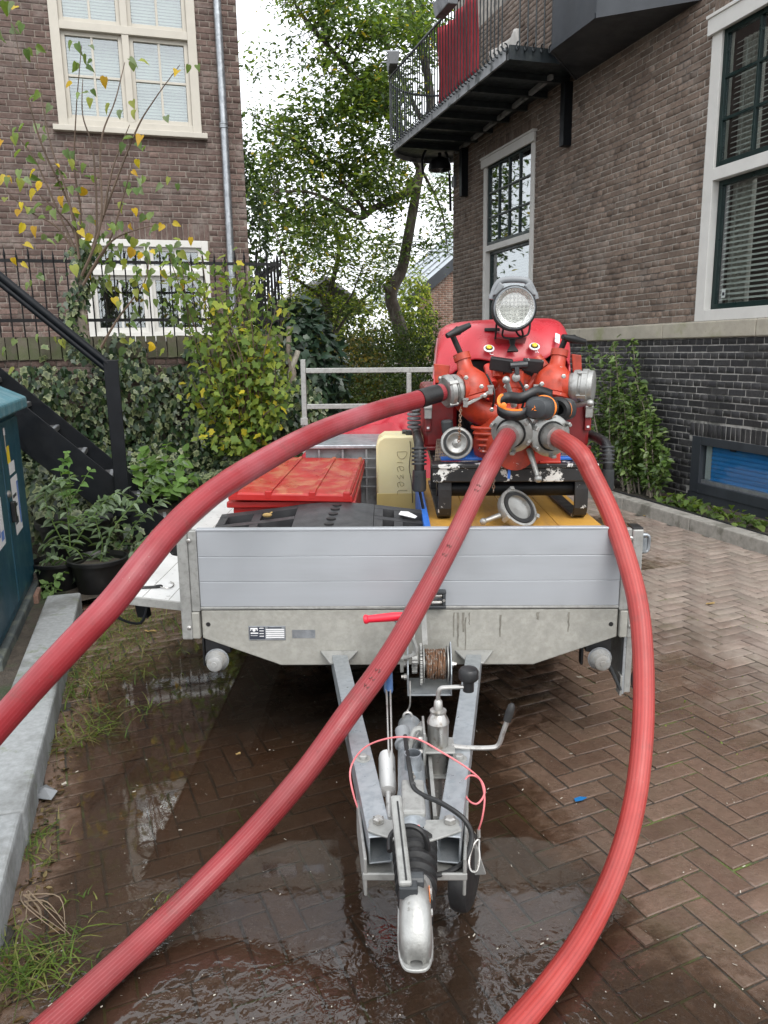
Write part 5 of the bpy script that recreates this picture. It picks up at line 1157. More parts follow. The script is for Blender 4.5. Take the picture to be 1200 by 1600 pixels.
# carrying handles with ribbed elbows
for (x, y) in ((752, 604), (757, 618), (728, 590), (846, 600), (880, 588), (850, 618), (768, 640), (838, 642), (790, 604), (822, 604)):
    m = MB(); m.lathe(P(x, y, .745), -Ey, [(0, .011), (.012, .011), (.014, .007)], 6); m.build('hex_bolt', MATS['steel'], pu)
for k, pts in enumerate((((760, 585, .9), (772, 612, .84), (768, 640, .86), (752, 660, .92)), ((846, 588, .9), (838, 610, .84), (846, 632, .88)), ((812, 596, .88), (820, 615, .8), (815, 640, .82)), ((722, 640, .9), (735, 660, .88), (752, 672, .9), (765, 690, .95)))):
    m = MB(); m.tube(smoothpath([P(*q) for q in pts], 6), .006, 7); m.build('control_cable', MATS['rubber'], pu, smooth=True)
for sx, x in ((-1, .045), (1, .935)):
    pth = smoothpath([T(x, 1.5, 1.17), T(x, 1.1, 1.165), T(x, .86, 1.16), T(x, .79, 1.14), T(x, .765, 1.09), T(x, .76, 1.0)], 6)
    m = MB(); m.tube(pth, .024, 12); h_ = m.build('handle', MATS['plastic_black'], pu, smooth=True)
    for k in range(5):
        c = T(x, .79-.004*k, 1.145-.018*k); m = MB(); m.lathe(c, (Ez*-1+Ey*-.2), [(0, .028), (.002, .036), (.009, .036), (.011, .028)], 16); m.build('grip_ring', MATS['plastic_dark'], h_, smooth=True)
    m = MB(); m.lathe(T(x, .76, 1.04), -Ez, [(0, .032), (.09, .034), (.1, .03)], 16); m.build('handle_end', MATS['plastic_dark'], h_, smooth=True)
    m = MB(); m.tube(smoothpath([T(x, .76, .95), T(x+.01, .77, .9), T(x+.025, .78, .82)], 4), .008, 6); m.build('strap', MATS['rubber'], h_)
# engine tub
m = MB(); m.box((.075, .985, 1.115), (.24, 1.65, 1.42), MT); m.build('tub_side', MATS['tub_red'], pu, bevel=.02)
m = MB(); m.box((.745, .985, 1.115), (.90, 1.65, 1.42), MT); m.build('tub_side', MATS['tub_red'], pu, bevel=.02)
m = MB(); m.box((.065, .975, 1.105), (.25, .99, 1.125), MT); m.box((.735, .975, 1.105), (.91, .99, 1.125), MT); m.build('tub_lip', MATS['tub_red'], pu, bevel=.005)
m = MB(); m.box((.2405, 1.15, 1.1), (.7445, 1.62, 1.56), MT); m.build('engine_block', MATS['plastic_black'], pu, bevel=.02)
for k in range(7):
    m = MB(); m.tube(smoothpath([T(.26+random.uniform(0, .12), 1.12, 1.45), T(.28+random.uniform(0, .1), 1.08, 1.3), T(.27+random.uniform(0, .14), 1.1, 1.12)], 4), random.uniform(.006, .016), 7); m.build('engine_hose', MATS['rubber'], pu, smooth=True)
for x in (.095, .885):
    m = MB(); m.box((x-.016, .965, 1.20), (x+.016, .984, 1.335), MT); m.build('latch', MATS['tub_red'], pu, bevel=.004)
    m = MB(); m.lathe(T(x-.02, .965, 1.318), Ex, [(0, .016), (.04, .016)], 12); m.box((x-.018, .952, 1.265), (x+.018, .966, 1.318), MT); m.build('latch_clip', MATS['galv'], pu, bevel=.003)
    m = MB(); m.box((x-.006, .961, 1.215), (x+.006, .9645, 1.225), MT); m.build('latch_pin', MATS['sticker_white'], pu)
for x0 in (.03, ):
    for k in range(6): m = MB(); m.lathe(T(x0, 1.14, 1.2+.022*k), Ez, [(0, .03), (.004, .036), (.012, .036), (.016, .03)], 14); m.build('grip_ring', MATS['plastic_grey'], pu, smooth=True)
# hood, lofted from front lip over the top to the back
lip = [(679, 592), (686, 590), (697, 589), (708, 586), (720, 573), (735, 562), (750, 562), (767, 566), (785, 568), (802, 568), (820, 565), (836, 565), (848, 565), (858, 557), (869, 552), (878, 553), (885, 563), (890, 576)]
top = [(686, 528), (688, 518), (694, 511), (703, 507), (715, 505), (730, 503.5), (748, 502), (768, 501), (788, 500.5), (805, 500), (822, 499.5), (838, 499), (851, 498.5), (862, 499), (870, 501), (876, 506), (880, 514), (883, 526)]
n = len(lip); rows = []
Lp = [P(x, y, .99+.09*abs((x-787)/105)**2) for x, y in lip]; Tp = [P(x, y, 1.30+.05*abs((x-787)/105)**2) for x, y in top]
for k in range(9):
    t = k/8; r_ = []
    for i in range(n):
        p = Lp[i].lerp(Tp[i], t); s_ = (lip[i][0]-787)/105
        crease = .018*(abs(s_) < .62)*(1-abs(abs(s_)-.3)/.35 if abs(abs(s_)-.3) < .35 else 0)
        p = p + Ez*(.05*math.sin(math.pi*t)*(1-.5*s_*s_)) - Ey*(.05*math.sin(math.pi*t)) + Ez*crease*math.sin(math.pi*min(1, t*1.2))
        r_.append(p)
    rows.append(r_)
back = [p+Ey*.35-Ez*(.02+.03*abs((lip[i][0]-787)/105)**3) for i, p in enumerate(Tp)]
rows.append([a.lerp(b, .35)+Ez*.012 for a, b in zip(Tp, back)]); rows.append(back); rows.append([p+Ey*.03-Ez*.35 for p in back])
m = MB(); m.grid(rows); hood = m.build('hood', MATS['hood_red'], pu, smooth=True, solid=.012, sub=1)
for sx, i0 in ((-1, 0), (1, n-1)):
    A, B, C_, D_ = Lp[i0], Tp[i0], back[i0], back[i0]-Ez*.35+Ey*.03
    m = MB(); m.grid([[A.lerp(A-Ez*.02, 0), B, C_], [A-Ez*.17, A-Ez*.17+Ey*.3, D_]]); m.build('hood_side', MATS['hood_red'], pu, smooth=True, solid=.01)
M('hood_grey', (.38, .2, .2), .5, var=.15, bump=.05)
m = MB(); m.grid([[Lp[0]-Ex*.006+Ey*.02, Tp[0]-Ex*.006+Ey*.02], [Lp[0]-Ex*.006+Ey*.08, Tp[0]-Ex*.006+Ey*.08]]); m.build('hood_seal', MATS['hood_grey'], pu, solid=.006)
# front flaps of orange sheet
for pts in ([(678, 568), (703, 571), (700, 600), (680, 598)], [(893, 553), (908, 555), (909, 585), (895, 582)]):
    m = MB(); m.add([P(x, y, .93) for x, y in pts], [(0, 1, 2, 3)]); m.build('side_flap', MATS['pump_orange'], pu, solid=.012, bevel=.003)
# openings, knobs and catch on the hood
def hoodpt(px, py, lift=.0):
    """a point on the hood's front surface"""
    best = None
    for r_ in rows[:9]:
        for p in r_:
            q = proj(p); d = (q[0]-px)**2+(q[1]-py)**2
            if best is None or d < best[0]: best = (d, p)
    y = tl(best[1]).y; return P(px, py, y-lift)
m = MB(); m.add([hoodpt(x, y, .03) for x, y in ((771, 527), (823, 527), (820, 537), (774, 537))], [(0, 1, 2, 3)]); m.build('hood_recess', MATS['tub_red'], pu)
m = MB(); m.bar(hoodpt(757, 515, .03), hoodpt(781, 515, .035), .02, .016); m.build('hood_slot', MATS['rubber'], pu, bevel=.003)
for (x, y) in ((764, 545), (835, 542)):
    c = hoodpt(x, y, .035); ax = (Ez*.75-Ey*.65)
    m = MB(); m.lathe(c, ax, [(0, .026), (.004, .026), (.006, .022)], 20); kn = m.build('knob_plate', MATS['sticker_white'], pu, smooth=True)
    m = MB(); m.lathe(c+ax*.004, ax, [(0, .02), (.004, .018), (.006, .0)], 18, cap=False); m.build('knob_ring', MATS['rubber'], kn)
    m = MB(); m.lathe(c+ax*.006, ax, [(0, .013), (.008, .013), (.011, .009)], 14); m.build('knob', MATS['yellow_knob'], kn, smooth=True)
for tx_, (x, y) in (('C', (768, 552)), ('R', (839, 549))):
    c = hoodpt(x, y, .045); text(tx_, .03, Matrix.Translation(c) @ Matrix.Rotation(R(-.9), 4, 'Z') @ Matrix.Rotation(R(48), 4, 'X'), 'sticker_white', pu)
m = MB(); c = [hoodpt(x, y, .045) for x, y in ((795, 529), (806, 529), (804, 540), (810, 549), (792, 550), (797, 540))]; m.add(c, [tuple(range(6))]); m.build('rubber_catch', MATS['rubber'], pu, solid=.014, bevel=.003)
m = MB(); m.add([hoodpt(x, y, .04) for x, y in ((868, 520), (875, 523), (874, 537), (867, 534))], [(0, 1, 2, 3)]); m.build('hood_sticker', MATS['sticker_white'], pu)
m = MB(); m.add([hoodpt(x, y, .042) for x, y in ((869, 524), (874, 526), (873, 531), (868, 529))], [(0, 1, 2, 3)]); m.build('hood_sticker', MATS['sticker_blue'], pu)
# gauge covers
for pts, rz in (([(767, 557), (802, 562), (800, 583), (764, 577)], 0), ([(818, 560), (850, 563), (846, 584), (815, 578)], 0)):
    m = MB(); m.add([P(x, y, .90-(.02 if i < 2 else 0)) for i, (x, y) in enumerate(pts)], [(0, 1, 2, 3)]); g = m.build('gauge_cover', MATS['chipped_dark'], pu, solid=.03, bevel=.006)
m = MB(); m.tube([P(797, 571, .88), P(824, 569, .88)], .018, 10); m.bar(P(806, 565, .88), P(808, 585, .88), .03, .02); m.build('gauge_bracket', MATS['plastic_dark'], pu)
# orange castings
V3 = lambda x, y, d: P(x, y, d)
def pipe(pts, r, nm='casting', mt='pump_orange', n_=18): m = MB(); m.tube(smoothpath([P(*q) for q in pts], 6), r, n_); return m.build(nm, MATS[mt], pu, smooth=True)
pipe([(724, 618, .86), (742, 640, .88), (770, 650, .9), (800, 648, .92)], .062, 'manifold')
pipe([(884, 612, .86), (868, 634, .88), (840, 645, .9), (812, 648, .92)], .062, 'manifold')
pipe([(803, 650, .93), (803, 612, .93), (803, 585, .95)], .04, 'manifold_neck')
pipe([(777, 590, .93), (778, 574, .95)], .026, 'filler_stub'); pipe([(842, 582, .95), (830, 600, .93), (822, 612, .93)], .018, 'casting_arm'); pipe([(850, 575, .98), (838, 560, 1.0)], .03, 'filler_stub')
m = MB(); m.lathe(P(806, 590, .885), -Ey, [(0, .02), (.01, .02), (.014, .012)], 14); m.build('bleed_plug', MATS['alu_cast'], pu, smooth=True)
m = MB(); m.box((-.035, -.03, -.045), (.035, .03, .045), Matrix.Translation(P(806, 592, .92))); m.build('casting_block', MATS['pump_orange'], pu, bevel=.008)
c = P(788, 690, .98); m = MB(); m.lathe(c, -Ey, [(0, .10), (.02, .15), (.08, .165), (.16, .155), (.22, .12), (.30, .095), (.36, .09)], 30); m.build('volute', MATS['pump_orange'], pu, smooth=True)
for k in range(5):
    z = tl(P(760, 668+9*k, .8)).z; m = MB(); m.tube(smoothpath([T(.305+.012*k, .86, z), T(.30+.010*k, .80, z), T(.34, .765, z), T(.39, .755, z)], 4), .0085, 8); m.build('cooling_fin', MATS['pump_orange'], pu, smooth=True)
m = MB(); m.box((.49, .70, 1.07), (.70, .95, 1.13), MT); m.build('pump_foot', MATS['pump_red'], pu, bevel=.008)
m = MB(); m.box((.60, .69, 1.078), (.70, .74, 1.09), MT); m.build('foot_flange', MATS['pump_red'], pu, bevel=.004)
m = MB(); m.lathe(P(803, 625, 1.08), -Ey+Ez*.3, [(0, .14), (.05, .135), (.10, .11), (.14, .07), (.15, .03)], 26); m.build('pump_casing', MATS['pump_orange'], pu, smooth=True)
for (a, b, r_) in (((770, 600, .93), (762, 572, 1.0), .022), ((836, 605, .93), (846, 575, 1.0), .022), ((756, 628, .95), (750, 590, 1.02), .03), ((850, 622, .95), (856, 585, 1.02), .03)):
    m = MB(); m.tube([P(*a), P(*b)], r_, 14); m.build('casting_arm', MATS['pump_red'], pu, smooth=True)
# screw-down valves
def coupling(c, ax, r, nm='coupling', parent=None, lugs=2, prof=None):
    ax = ax.normalized(); prof = prof or [(0, .8), (.018, .82), (.02, 1.0), (.036, 1.02), (.04, .93), (.05, .93), (.054, 1.06), (.074, 1.06), (.08, .97), (.084, .90)]
    m = MB(); m.lathe(c, ax, [(d, q*r) for d, q in prof], 28); o = m.build(nm, MATS['alu_cast'], parent or pu, smooth=True)
    x = ax.cross(Vector((0, 0, 1))).normalized(); y = ax.cross(x)
    for k in range(lugs*2):
        a = math.pi*k/lugs+.6; d = x*math.cos(a)+y*math.sin(a); p = c+d*r*1.01+ax*.062
        m = MB(); m.bar(p-ax*.022, p+ax*.024, .02, .014, d); m.build('lug', MATS['alu_cast'], o, bevel=.003)
    m = MB(); m.lathe(c+ax*.0435, ax, [(0, .945*r), (.003, .945*r)], 28); m.build('seal', MATS['rubber'], o, smooth=True)
    return o
def valve(base, neck, stem, bar0, bar1, out0, out1, cend, R_=.074):
    b, nk, st_ = P(*base), P(*neck), P(*stem); ax = (nk-b); L = ax.length
    m = MB(); m.lathe(b, ax, [(0, .062), (.01, .084), (L*.3, .088), (L*.48, .080), (L*.62, .055), (L*.72, .038), (L*.92, .034), (L*.925, .041), (L*1.08, .041), (L*1.085, .03)], 24); v = m.build('valve_body', MATS['pump_orange'], pu, smooth=True)
    m = MB(); m.tube([nk, st_], .0135, 10); m.build('valve_stem', MATS['rubber'], v, smooth=True)
    a_, b_ = P(*bar0), P(*bar1); mid = (a_+b_)/2
    m = MB(); m.tube(smoothpath([a_, a_.lerp(b_, .3), mid, a_.lerp(b_, .7), b_], 4), [.012, .013, .014, .015, .016, .017, .017, .018, .018, .018, .017, .017, .016, .015, .014, .013, .012], 10); m.tube([st_, mid], [.014, .022], 10); m.build('valve_handle', MATS['rubber'], v, smooth=True)
    o0, o1, ce = P(*out0), P(*out1), P(*cend)
    m = MB(); m.lathe(o0, (o1-o0), [(0, .06), ((o1-o0).length*.4, .066), ((o1-o0).length, .07)], 24); m.build('valve_outlet', MATS['pump_orange'], v, smooth=True)
    # bolted flange under the body
    m = MB(); m.lathe(b-ax.normalized()*.012, ax, [(0, .07), (0, .092), (.016, .092), (.016, .07)], 24); m.build('valve_flange', MATS['pump_orange'], v, smooth=True)
    return v, o1, (ce-o1)
v1, o1, d1 = valve((741, 622, .84), (722, 558, .88), (706, 522, .86), (698, 525, .80), (734, 508, .86), (738, 606, .84), (719, 608, .82), (690, 613, .78))
coupling(o1, d1, .073)
v2, o2, d2 = valve((862, 617, .84), (874, 552, .88), (884, 528, .86), (879, 526, .80), (914, 534, .86), (868, 603, .84), (890, 603, .82), (926, 604, .78))
coupling(o2, d2, .075, prof=[(0, .8), (.02, .84), (.022, 1.0), (.045, 1.03), (.05, .95), (.058, .95), (.062, 1.08), (.085, 1.08), (.09, 1.0), (.11, .98), (.114, .8), (.116, 0.01)])
for (x0, y0, x1, y1) in ((725, 634, 766, 612), (836, 613, 872, 633)):
    m = MB(); m.bar(P(x0, y0, .76), P(x1, y1, .76), .018, .016); m.build('flange_bar', MATS['alu_cast'], pu, bevel=.003)
    for (x, y) in ((x0+2, y0-2), (x1, y1)): m = MB(); m.lathe(P(x, y+4, .755), Ez, [(0, .012), (.03, .012), (.032, .016), (.042, .016)], 6); m.build('bolt', MATS['alu_cast'], pu)
# front collecting head with two couplings
hdc = P(828, 676, .66)
m = MB(); m.lathe(hdc+Ey*.12, -Ey, [(0, .085), (.05, .08), (.10, .06), (.12, .03)], 26); m.tube([P(800, 672, .60), P(828, 668, .64), P(862, 682, .58)], .062, 22); ch_ = m.build('collecting_head', MATS['alu_cast'], pu, smooth=True)
axB = (P(787, 690, .42)-P(806, 668, .60)); axC = (P(884, 690, .42)-P(852, 679, .60))
cpB, cpC = P(804, 670, .57), P(852, 678, .57)
BIG = [(-.02, .7), (0, .98), (.018, 1.0), (.02, .92), (.026, .92), (.028, 1.04), (.05, 1.06), (.056, .98), (.06, .80), (.062, .72)]
coupling(cpB, axB, .088, prof=BIG, lugs=3); coupling(cpC, axC, .088, prof=BIG, lugs=3)
for c0, ax_ in ((cpB, axB), (cpC, axC)):
    a_ = ax_.normalized(); m = MB(); m.lathe(c0+a_*.045, a_, [(0, .064), (.017, .064), (.017, .058), (.05, .056), (.075, .054)], 24); m.build('hose_tail', MATS['alu_cast'], pu, smooth=True)
    m = MB(); m.lathe(c0+a_*.0605, a_, [(0, .067), (.004, .066)], 24); m.build('seal', MATS['rubber'], pu, smooth=True)
def lever(a, b, nm='ball_lever'):
    a, b = P(*a), P(*b); m = MB(); m.tube([a, a.lerp(b, .5), b], [.015, .012, .010], 10); o = m.build(nm, MATS['alu_cast'], pu, smooth=True); m = MB(); m.ball(b, .018, 14); m.build('lever_ball', MATS['alu_cast'], o, smooth=True)
lever((803, 634, .70), (791, 594, .62)); lever((827, 702, .58), (841, 748, .50)); lever((903, 632, .80), (922, 630, .72))
m = MB(); m.bar(P(797, 718, .66), P(795, 748, .64), .012, .012); m.bar(P(795, 719, .66), P(806, 719, .66), .03, .02); m.build('drain_tap', MATS['paint_blue'], pu, bevel=.002)
m = MB(); m.lathe(P(806, 720, .68), -Ey, [(0, .022), (.02, .022), (.02, .012)], 6); m.build('drain_nut', MATS['galv'], pu)
# guards of perforated sheet
for x0, x1 in ((679, 722), (850, 897)):
    m = MB(); A, B = tl(P(x0, 728, .80)), tl(P(x1, 728, .80)); C_, D_ = A+Vector((.02, .15, .11)), B+Vector((-.02, .15, .11))
    for k in range(15): t = k/14; m.tube([MT @ A.lerp(B, t), MT @ C_.lerp(D_, t)], .0028, 4)
    for k in range(9): t = k/8; m.tube([MT @ A.lerp(C_, t), MT @ B.lerp(D_, t)], .0028, 4)
    M('rust_wire', (.22, .17, .13), .6, metal=.3, var=.2, bump=0); m.build('mesh_guard', MATS['rust_wire'], pu)
m = MB(); m.bar(P(690, 668, .86), P(708, 666, .86), .06, .07); m.build('suction_plug', MATS['plastic_dark'], pu, bevel=.012)
# hanging blank cap on its chain
cc = P(714, 693, .72)
m = MB(); m.lathe(cc+Ey*.02, -Ey+Ex*-.06+Ez*.12, [(0, .06), (.004, .074), (.02, .076), (.026, .072), (.027, .064), (.018, .06), (.016, .052), (.03, .05), (.034, .046), (.03, .042), (.026, .02), (.036, .018), (.04, .0)], 30, cap=False); bcap = m.build('blank_cap', MATS['alu_cast'], pu, smooth=True)
m = MB(); m.lathe(cc-Ey*.0, -Ey+Ex*-.06+Ez*.12, [(0, .062), (.002, .062)], 28); m.build('cap_seal', MATS['rubber'], bcap)
def chain(a, b, sag, nm, parent, nl=14, r=.009):
    for k in range(nl):
        t = (k+.5)/nl; p = a.lerp(b, t)-Ez*sag*4*t*(1-t); d = (b-a).normalized(); sd = Ex if k % 2 else Ey
        m = MB(); L = (b-a).length/nl*.72; pts = [p+d*L*math.cos(q)*1.0+sd*r*.62*math.sin(q) for q in np.linspace(0, 2*math.pi, 9)[:-1]]; m.tube(pts, .0022, 5, closed=True); m.build(nm, MATS['steel_rusty'], parent)
chain(P(720, 636, .76), P(717, 690, .70), 0, 'chain_link', bcap)
chain(P(772, 725, .66), P(771, 768, .62), 0, 'chain_link', pu, 9)

# loose blank cap with lever lying on the platform
lc_ = thing('blank_cap', 'loose aluminium blank cap with ball handle on the yellow platform', 'cap', T(.47, .62, .80), R(-.9))
c = P(806, 797, .64); ax = (Ex*.45-Ey*.62+Ez*.62).normalized()
m = MB(); m.lathe(c-ax*.03, ax, [(0, .035), (0, .08), (.02, .095), (.05, .1), (.058, .097), (.059, .086), (.05, .082), (.048, .075), (.058, .072), (.06, .066), (.045, .06), (.04, .0)], 30, cap=False); m.build('cap_body', MATS['alu_cast'], lc_, smooth=True)
m = MB(); m.lathe(c+ax*.0255, ax, [(0, .081), (.004, .08), (.005, .062)], 30, cap=False); m.build('seal', MATS['rubber'], lc_, smooth=True)
for k in range(3):
    a = 2.1*k+.4; x = ax.cross(Ez).normalized(); y = ax.cross(x); d = x*math.cos(a)+y*math.sin(a); m = MB(); m.bar(c+d*.1-ax*.01, c+d*.1+ax*.036, .022, .018, d); m.build('lug', MATS['alu_cast'], lc_, bevel=.003)
a_, b_ = P(782, 805, .60), P(755, 815, .56); m = MB(); m.tube([a_+Ex*.03, a_, b_], [.02, .014, .011], 10); m.ball(b_, .017, 12); m.build('handle', MATS['alu_cast'], lc_, smooth=True)

# ---- work lamp on the hood
wl = thing('work_lamp', 'round handheld searchlight with grey handle standing on the pump hood', 'lamp', P(803, 528, 1.0))
c = P(803, 481, .93); ax = (-Ey*1+Ez*-.05+Ex*-.02).normalized(); LR = .104
m = MB(); m.lathe(c+Ey*.06, ax, [(0, .05), (.0, .088), (.03, .1), (.05, LR*1.0), (.06, LR*1.03), (.075, LR*1.03), (.08, LR*.98), (.08, LR*.9)], 36, cap=False); m.build('lamp_rim', MATS['rubber'], wl, smooth=True)
m = MB(); m.lathe(c+Ey*.13, ax, [(0, .0), (0, .06), (.03, .085), (.07, .09)], 28, cap=False); m.build('lamp_housing', MATS['plastic_grey'], wl, smooth=True)
m = MB(); m.lathe(c-ax*.02, ax, [(0, .0), (.012, .035), (.03, .06), (.055, .083), (.066, .09)], 30, cap=False); M('reflector', (.75, .75, .73), .18, metal=.9, var=.05, bump=.6, bs=55, bd=.02); m.build('reflector', MATS['reflector'], wl, smooth=True)
t = NT('lens_glass'); wv = t.n('ShaderNodeTexChecker'); wv.inputs['Scale'].default_value = 75; mp = t.P((1, 1, 1), (0, R(45), 0)); t.l(mp, wv.inputs['Vector'])
gl = t.n('ShaderNodeBsdfGlossy'); gl.inputs[1].default_value = .12; tr_ = t.n('ShaderNodeBsdfTransparent'); tr_.inputs[0].default_value = (.9, .92, .9, 1); b_ = t.n('ShaderNodeBump'); b_.inputs[0].default_value = 1; b_.inputs[1].default_value = .004; t.l(wv.outputs['Fac'], b_.inputs['Height']); t.l(b_.outputs[0], gl.inputs['Normal'])
df = t.n('ShaderNodeBsdfDiffuse'); df.inputs[0].default_value = (.55, .56, .53, 1); t.l(b_.outputs[0], df.inputs['Normal'])
m1 = t.n('ShaderNodeMixShader'); t.l(t.ramp(wv.outputs['Fac'], 0, 1, .25, .6), m1.inputs[0]); t.l(tr_.outputs[0], m1.inputs[1]); t.l(df.outputs[0], m1.inputs[2])
m2 = t.n('ShaderNodeMixShader'); m2.inputs[0].default_value = .22; t.l(m1.outputs[0], m2.inputs[1]); t.l(gl.outputs[0], m2.inputs[2]); MATS['lens_glass'] = t.done(m2.outputs[0])
m = MB(); m.lathe(c+ax*.016, ax, [(0, .094), (.004, .07), (.007, .035), (.008, .0)], 36, cap=False); m.build('lens', MATS['lens_glass'], wl, smooth=True)
m = MB(); m.lathe(c+ax*.0165, ax, [(0, .1), (.004, .098), (.004, .093), (0, .091)], 36, cap=False); m.build('lens_ring', MATS['zinc'], wl, smooth=True)
hp_ = [(769, 468), (773, 452), (781, 440), (793, 437), (813, 437), (824, 440), (832, 453), (836, 468)]
m = MB(); m.tube(smoothpath([P(x, y, 1.0) for x, y in hp_], 5), [.02]*3+[.016]*29+[.02]*4, 10); m.build('lamp_handle', MATS['plastic_grey'], wl, smooth=True)
for sx in (-1, 1):
    m = MB(); m.add([P(803+sx*34, 462, .98), P(803+sx*23, 441, .98), P(803+sx*15, 447, .98), P(803+sx*26, 462, .98)], [(0, 1, 2, 3)]); m.build('handle_cheek', MATS['plastic_grey'], wl, solid=.05, bevel=.006)
for pts in ([(776, 505, .97), (774, 530, .99)], [(787, 512, .93), (787, 527, .95), (815, 527, .95), (815, 514, .93)], [(805, 515, .93), (812, 525, .95), (824, 523, .97), (828, 510, .98), (827, 500, 1.0)]):
    m = MB(); m.tube(smoothpath([P(*q) for q in pts], 5), .005, 7); m.build('lamp_bracket', MATS['iron_black'], wl, smooth=True)
# ---- ear defenders
em = thing('ear_defenders', 'dark grey ear defenders with orange trim hung on the pump lever', 'ear defenders', P(820, 655, .58))
def cup(c, ax, mt='plastic_dark'):
    ax = ax.normalized(); m = MB(); x = ax.cross(Ez).normalized(); y = x.cross(ax); rows = []
    for d, q in ((0, .86), (.006, 1.0), (.03, 1.02), (.055, .95), (.072, .78), (.078, .5), (.08, .05)):
        rows.append([c+ax*d+x*q*.06*(abs(math.cos(t))**.75*math.copysign(1, math.cos(t)))+y*q*.05*(abs(math.sin(t))**.75*math.copysign(1, math.sin(t))) for t in np.linspace(0, 2*math.pi, 29)[:-1]])
    m.grid(rows, True); return m.build('ear_cup', MATS[mt], em, smooth=True)
c1 = P(848, 637, .50); a1_ = (-Ey*.8-Ex*.6)
cu = cup(c1, a1_)
def ell(c, ax, w_, h, r, mt, nm):
    ax = ax.normalized(); x = ax.cross(Ez).normalized(); y = x.cross(ax); m = MB(); m.tube([c+x*w_*math.cos(t)+y*h*math.sin(t) for t in np.linspace(0, 2*math.pi, 33)[:-1]], r, 8, closed=True); return m.build(nm, MATS[mt], em, smooth=True)
ell(c1-a1_.normalized()*.006, a1_, .056, .047, .007, 'orange', 'trim'); ell(c1-a1_.normalized()*.02, a1_, .046, .04, .018, 'rubber', 'cushion')
c2 = P(874, 640, .58); cup(c2, -a1_); ell(c2+a1_.normalized()*.004, a1_, .056, .047, .006, 'orange', 'trim'); ell(c2+a1_.normalized()*.016, a1_, .046, .04, .018, 'rubber', 'cushion')
bd = smoothpath([P(862, 618, .56), P(840, 612, .52), P(815, 622, .50), P(795, 621, .52), P(781, 627, .50), P(780, 640, .48), P(793, 647, .46), P(812, 648, .46), P(826, 642, .48)], 6)
m = MB(); m.grid([[p+Ez*.024 for p in bd], [p-Ez*.024 for p in bd]]); m.build('head_band', MATS['plastic_black'], em, smooth=True, solid=.012)
m = MB(); m.grid([[p+Ez*.0245 for p in bd[22:44]], [p+Ez*.017 for p in bd[22:44]]]); m.build('band_trim', MATS['orange'], em, solid=.0135)
m = MB(); m.lathe(P(787, 633.5, .4625), -Ey, [(0, .013), (.004, .012), (.006, .007)], 16); m.build('band_badge', MATS['orange'], em, smooth=True)
fx = a1_.normalized(); xx = fx.cross(Ez).normalized(); yy = xx.cross(fx); lc2 = c1+fx*.0805
for k in range(3):
    a = math.pi/2+2*math.pi*k/3; tips = [lc2+(xx*math.cos(a+d)*r_+yy*math.sin(a+d)*r_)*1 for d, r_ in ((0, .014), (.95, .0075), (1.05, .003), (.1, .006))]
    m = MB(); m.add([tips[0], tips[1], tips[2], tips[3]], [(0, 1, 2, 3)]); m.build('badge', MATS['orange'], cu, solid=.0012)

# ================================================================== HOSES
def hosemat(name, c, pale, paleamt, line):
    t = NT(name); b = t.mix(t.ramp(t.noise(5, 6, .7), .35, .7), c, tuple(x*.72 for x in c))
    b = t.mix(t.ramp(t.noise(2.1, 4, .6), .48, .72, 0, paleamt), b, pale)
    b = t.mix(t.ramp(t.noise(45, 6, .75), .6, .72, 0, .5), b, tuple(x*.4 for x in c))
    b = t.mix(t.ramp(t.noise(6.5, 8, .8), .55, .72, 0, .55), b, (.09, .045, .035))
    b = t.mix(t.ramp(t.noise(120, 3, .6), .68, .74, 0, .3), b, (.4, .3, .27))
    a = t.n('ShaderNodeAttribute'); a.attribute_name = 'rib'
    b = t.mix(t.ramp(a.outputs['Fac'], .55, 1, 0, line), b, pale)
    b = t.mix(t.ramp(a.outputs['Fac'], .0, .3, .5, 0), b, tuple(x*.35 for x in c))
    wv = t.n('ShaderNodeTexNoise'); wv.inputs['Scale'].default_value = 420; t.l(t.P(), wv.inputs['Vector'])
    MATS[name] = t.done(t.bsdf(b, t.ramp(t.noise(9, 4), .3, .7, .28, .5), 0, wv.outputs['Fac'], .25, .002, .5))
hosemat('hose_a', (.27, .019, .025), (.42, .17, .2), .35, .08)
hosemat('hose_b', (.235, .015, .019), (.42, .19, .19), .2, .22)
hosemat('hose_c', (.35, .034, .029), (.44, .12, .1), .35, .15)
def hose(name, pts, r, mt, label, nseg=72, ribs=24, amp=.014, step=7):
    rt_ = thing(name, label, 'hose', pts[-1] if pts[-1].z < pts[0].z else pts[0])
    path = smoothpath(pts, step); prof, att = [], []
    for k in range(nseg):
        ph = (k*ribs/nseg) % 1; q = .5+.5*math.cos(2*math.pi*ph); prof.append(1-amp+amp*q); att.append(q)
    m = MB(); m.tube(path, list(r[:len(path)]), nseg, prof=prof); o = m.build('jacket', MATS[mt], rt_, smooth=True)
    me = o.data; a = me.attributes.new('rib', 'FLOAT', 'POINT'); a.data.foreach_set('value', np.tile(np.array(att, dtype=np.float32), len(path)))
    return rt_, path
hA = [at_t(690, 613, .775), at_t(676, 617, .74), at_d(650, 625, 3.50), at_d(583, 644, 3.25), at_d(496, 676, 2.93), at_d(408, 722, 2.62), at_d(327, 774, 2.40), at_d(268, 828, 2.27), at_d(222, 883, 2.18), at_d(175, 942, 2.13), at_d(117, 1003, 2.10), at_d(58, 1066, 2.09), at_d(0, 1131, 2.09), at_d(-80, 1225, 2.09), at_d(-190, 1350, 2.1), at_d(-330, 1430, 2.2), at_d(-520, 1450, 2.4)]
ha, pa = hose('fire_hose', hA, [.041]*40+[.0395]*400, 'hose_a', 'thick red fire hose curving from the left valve to the left edge')
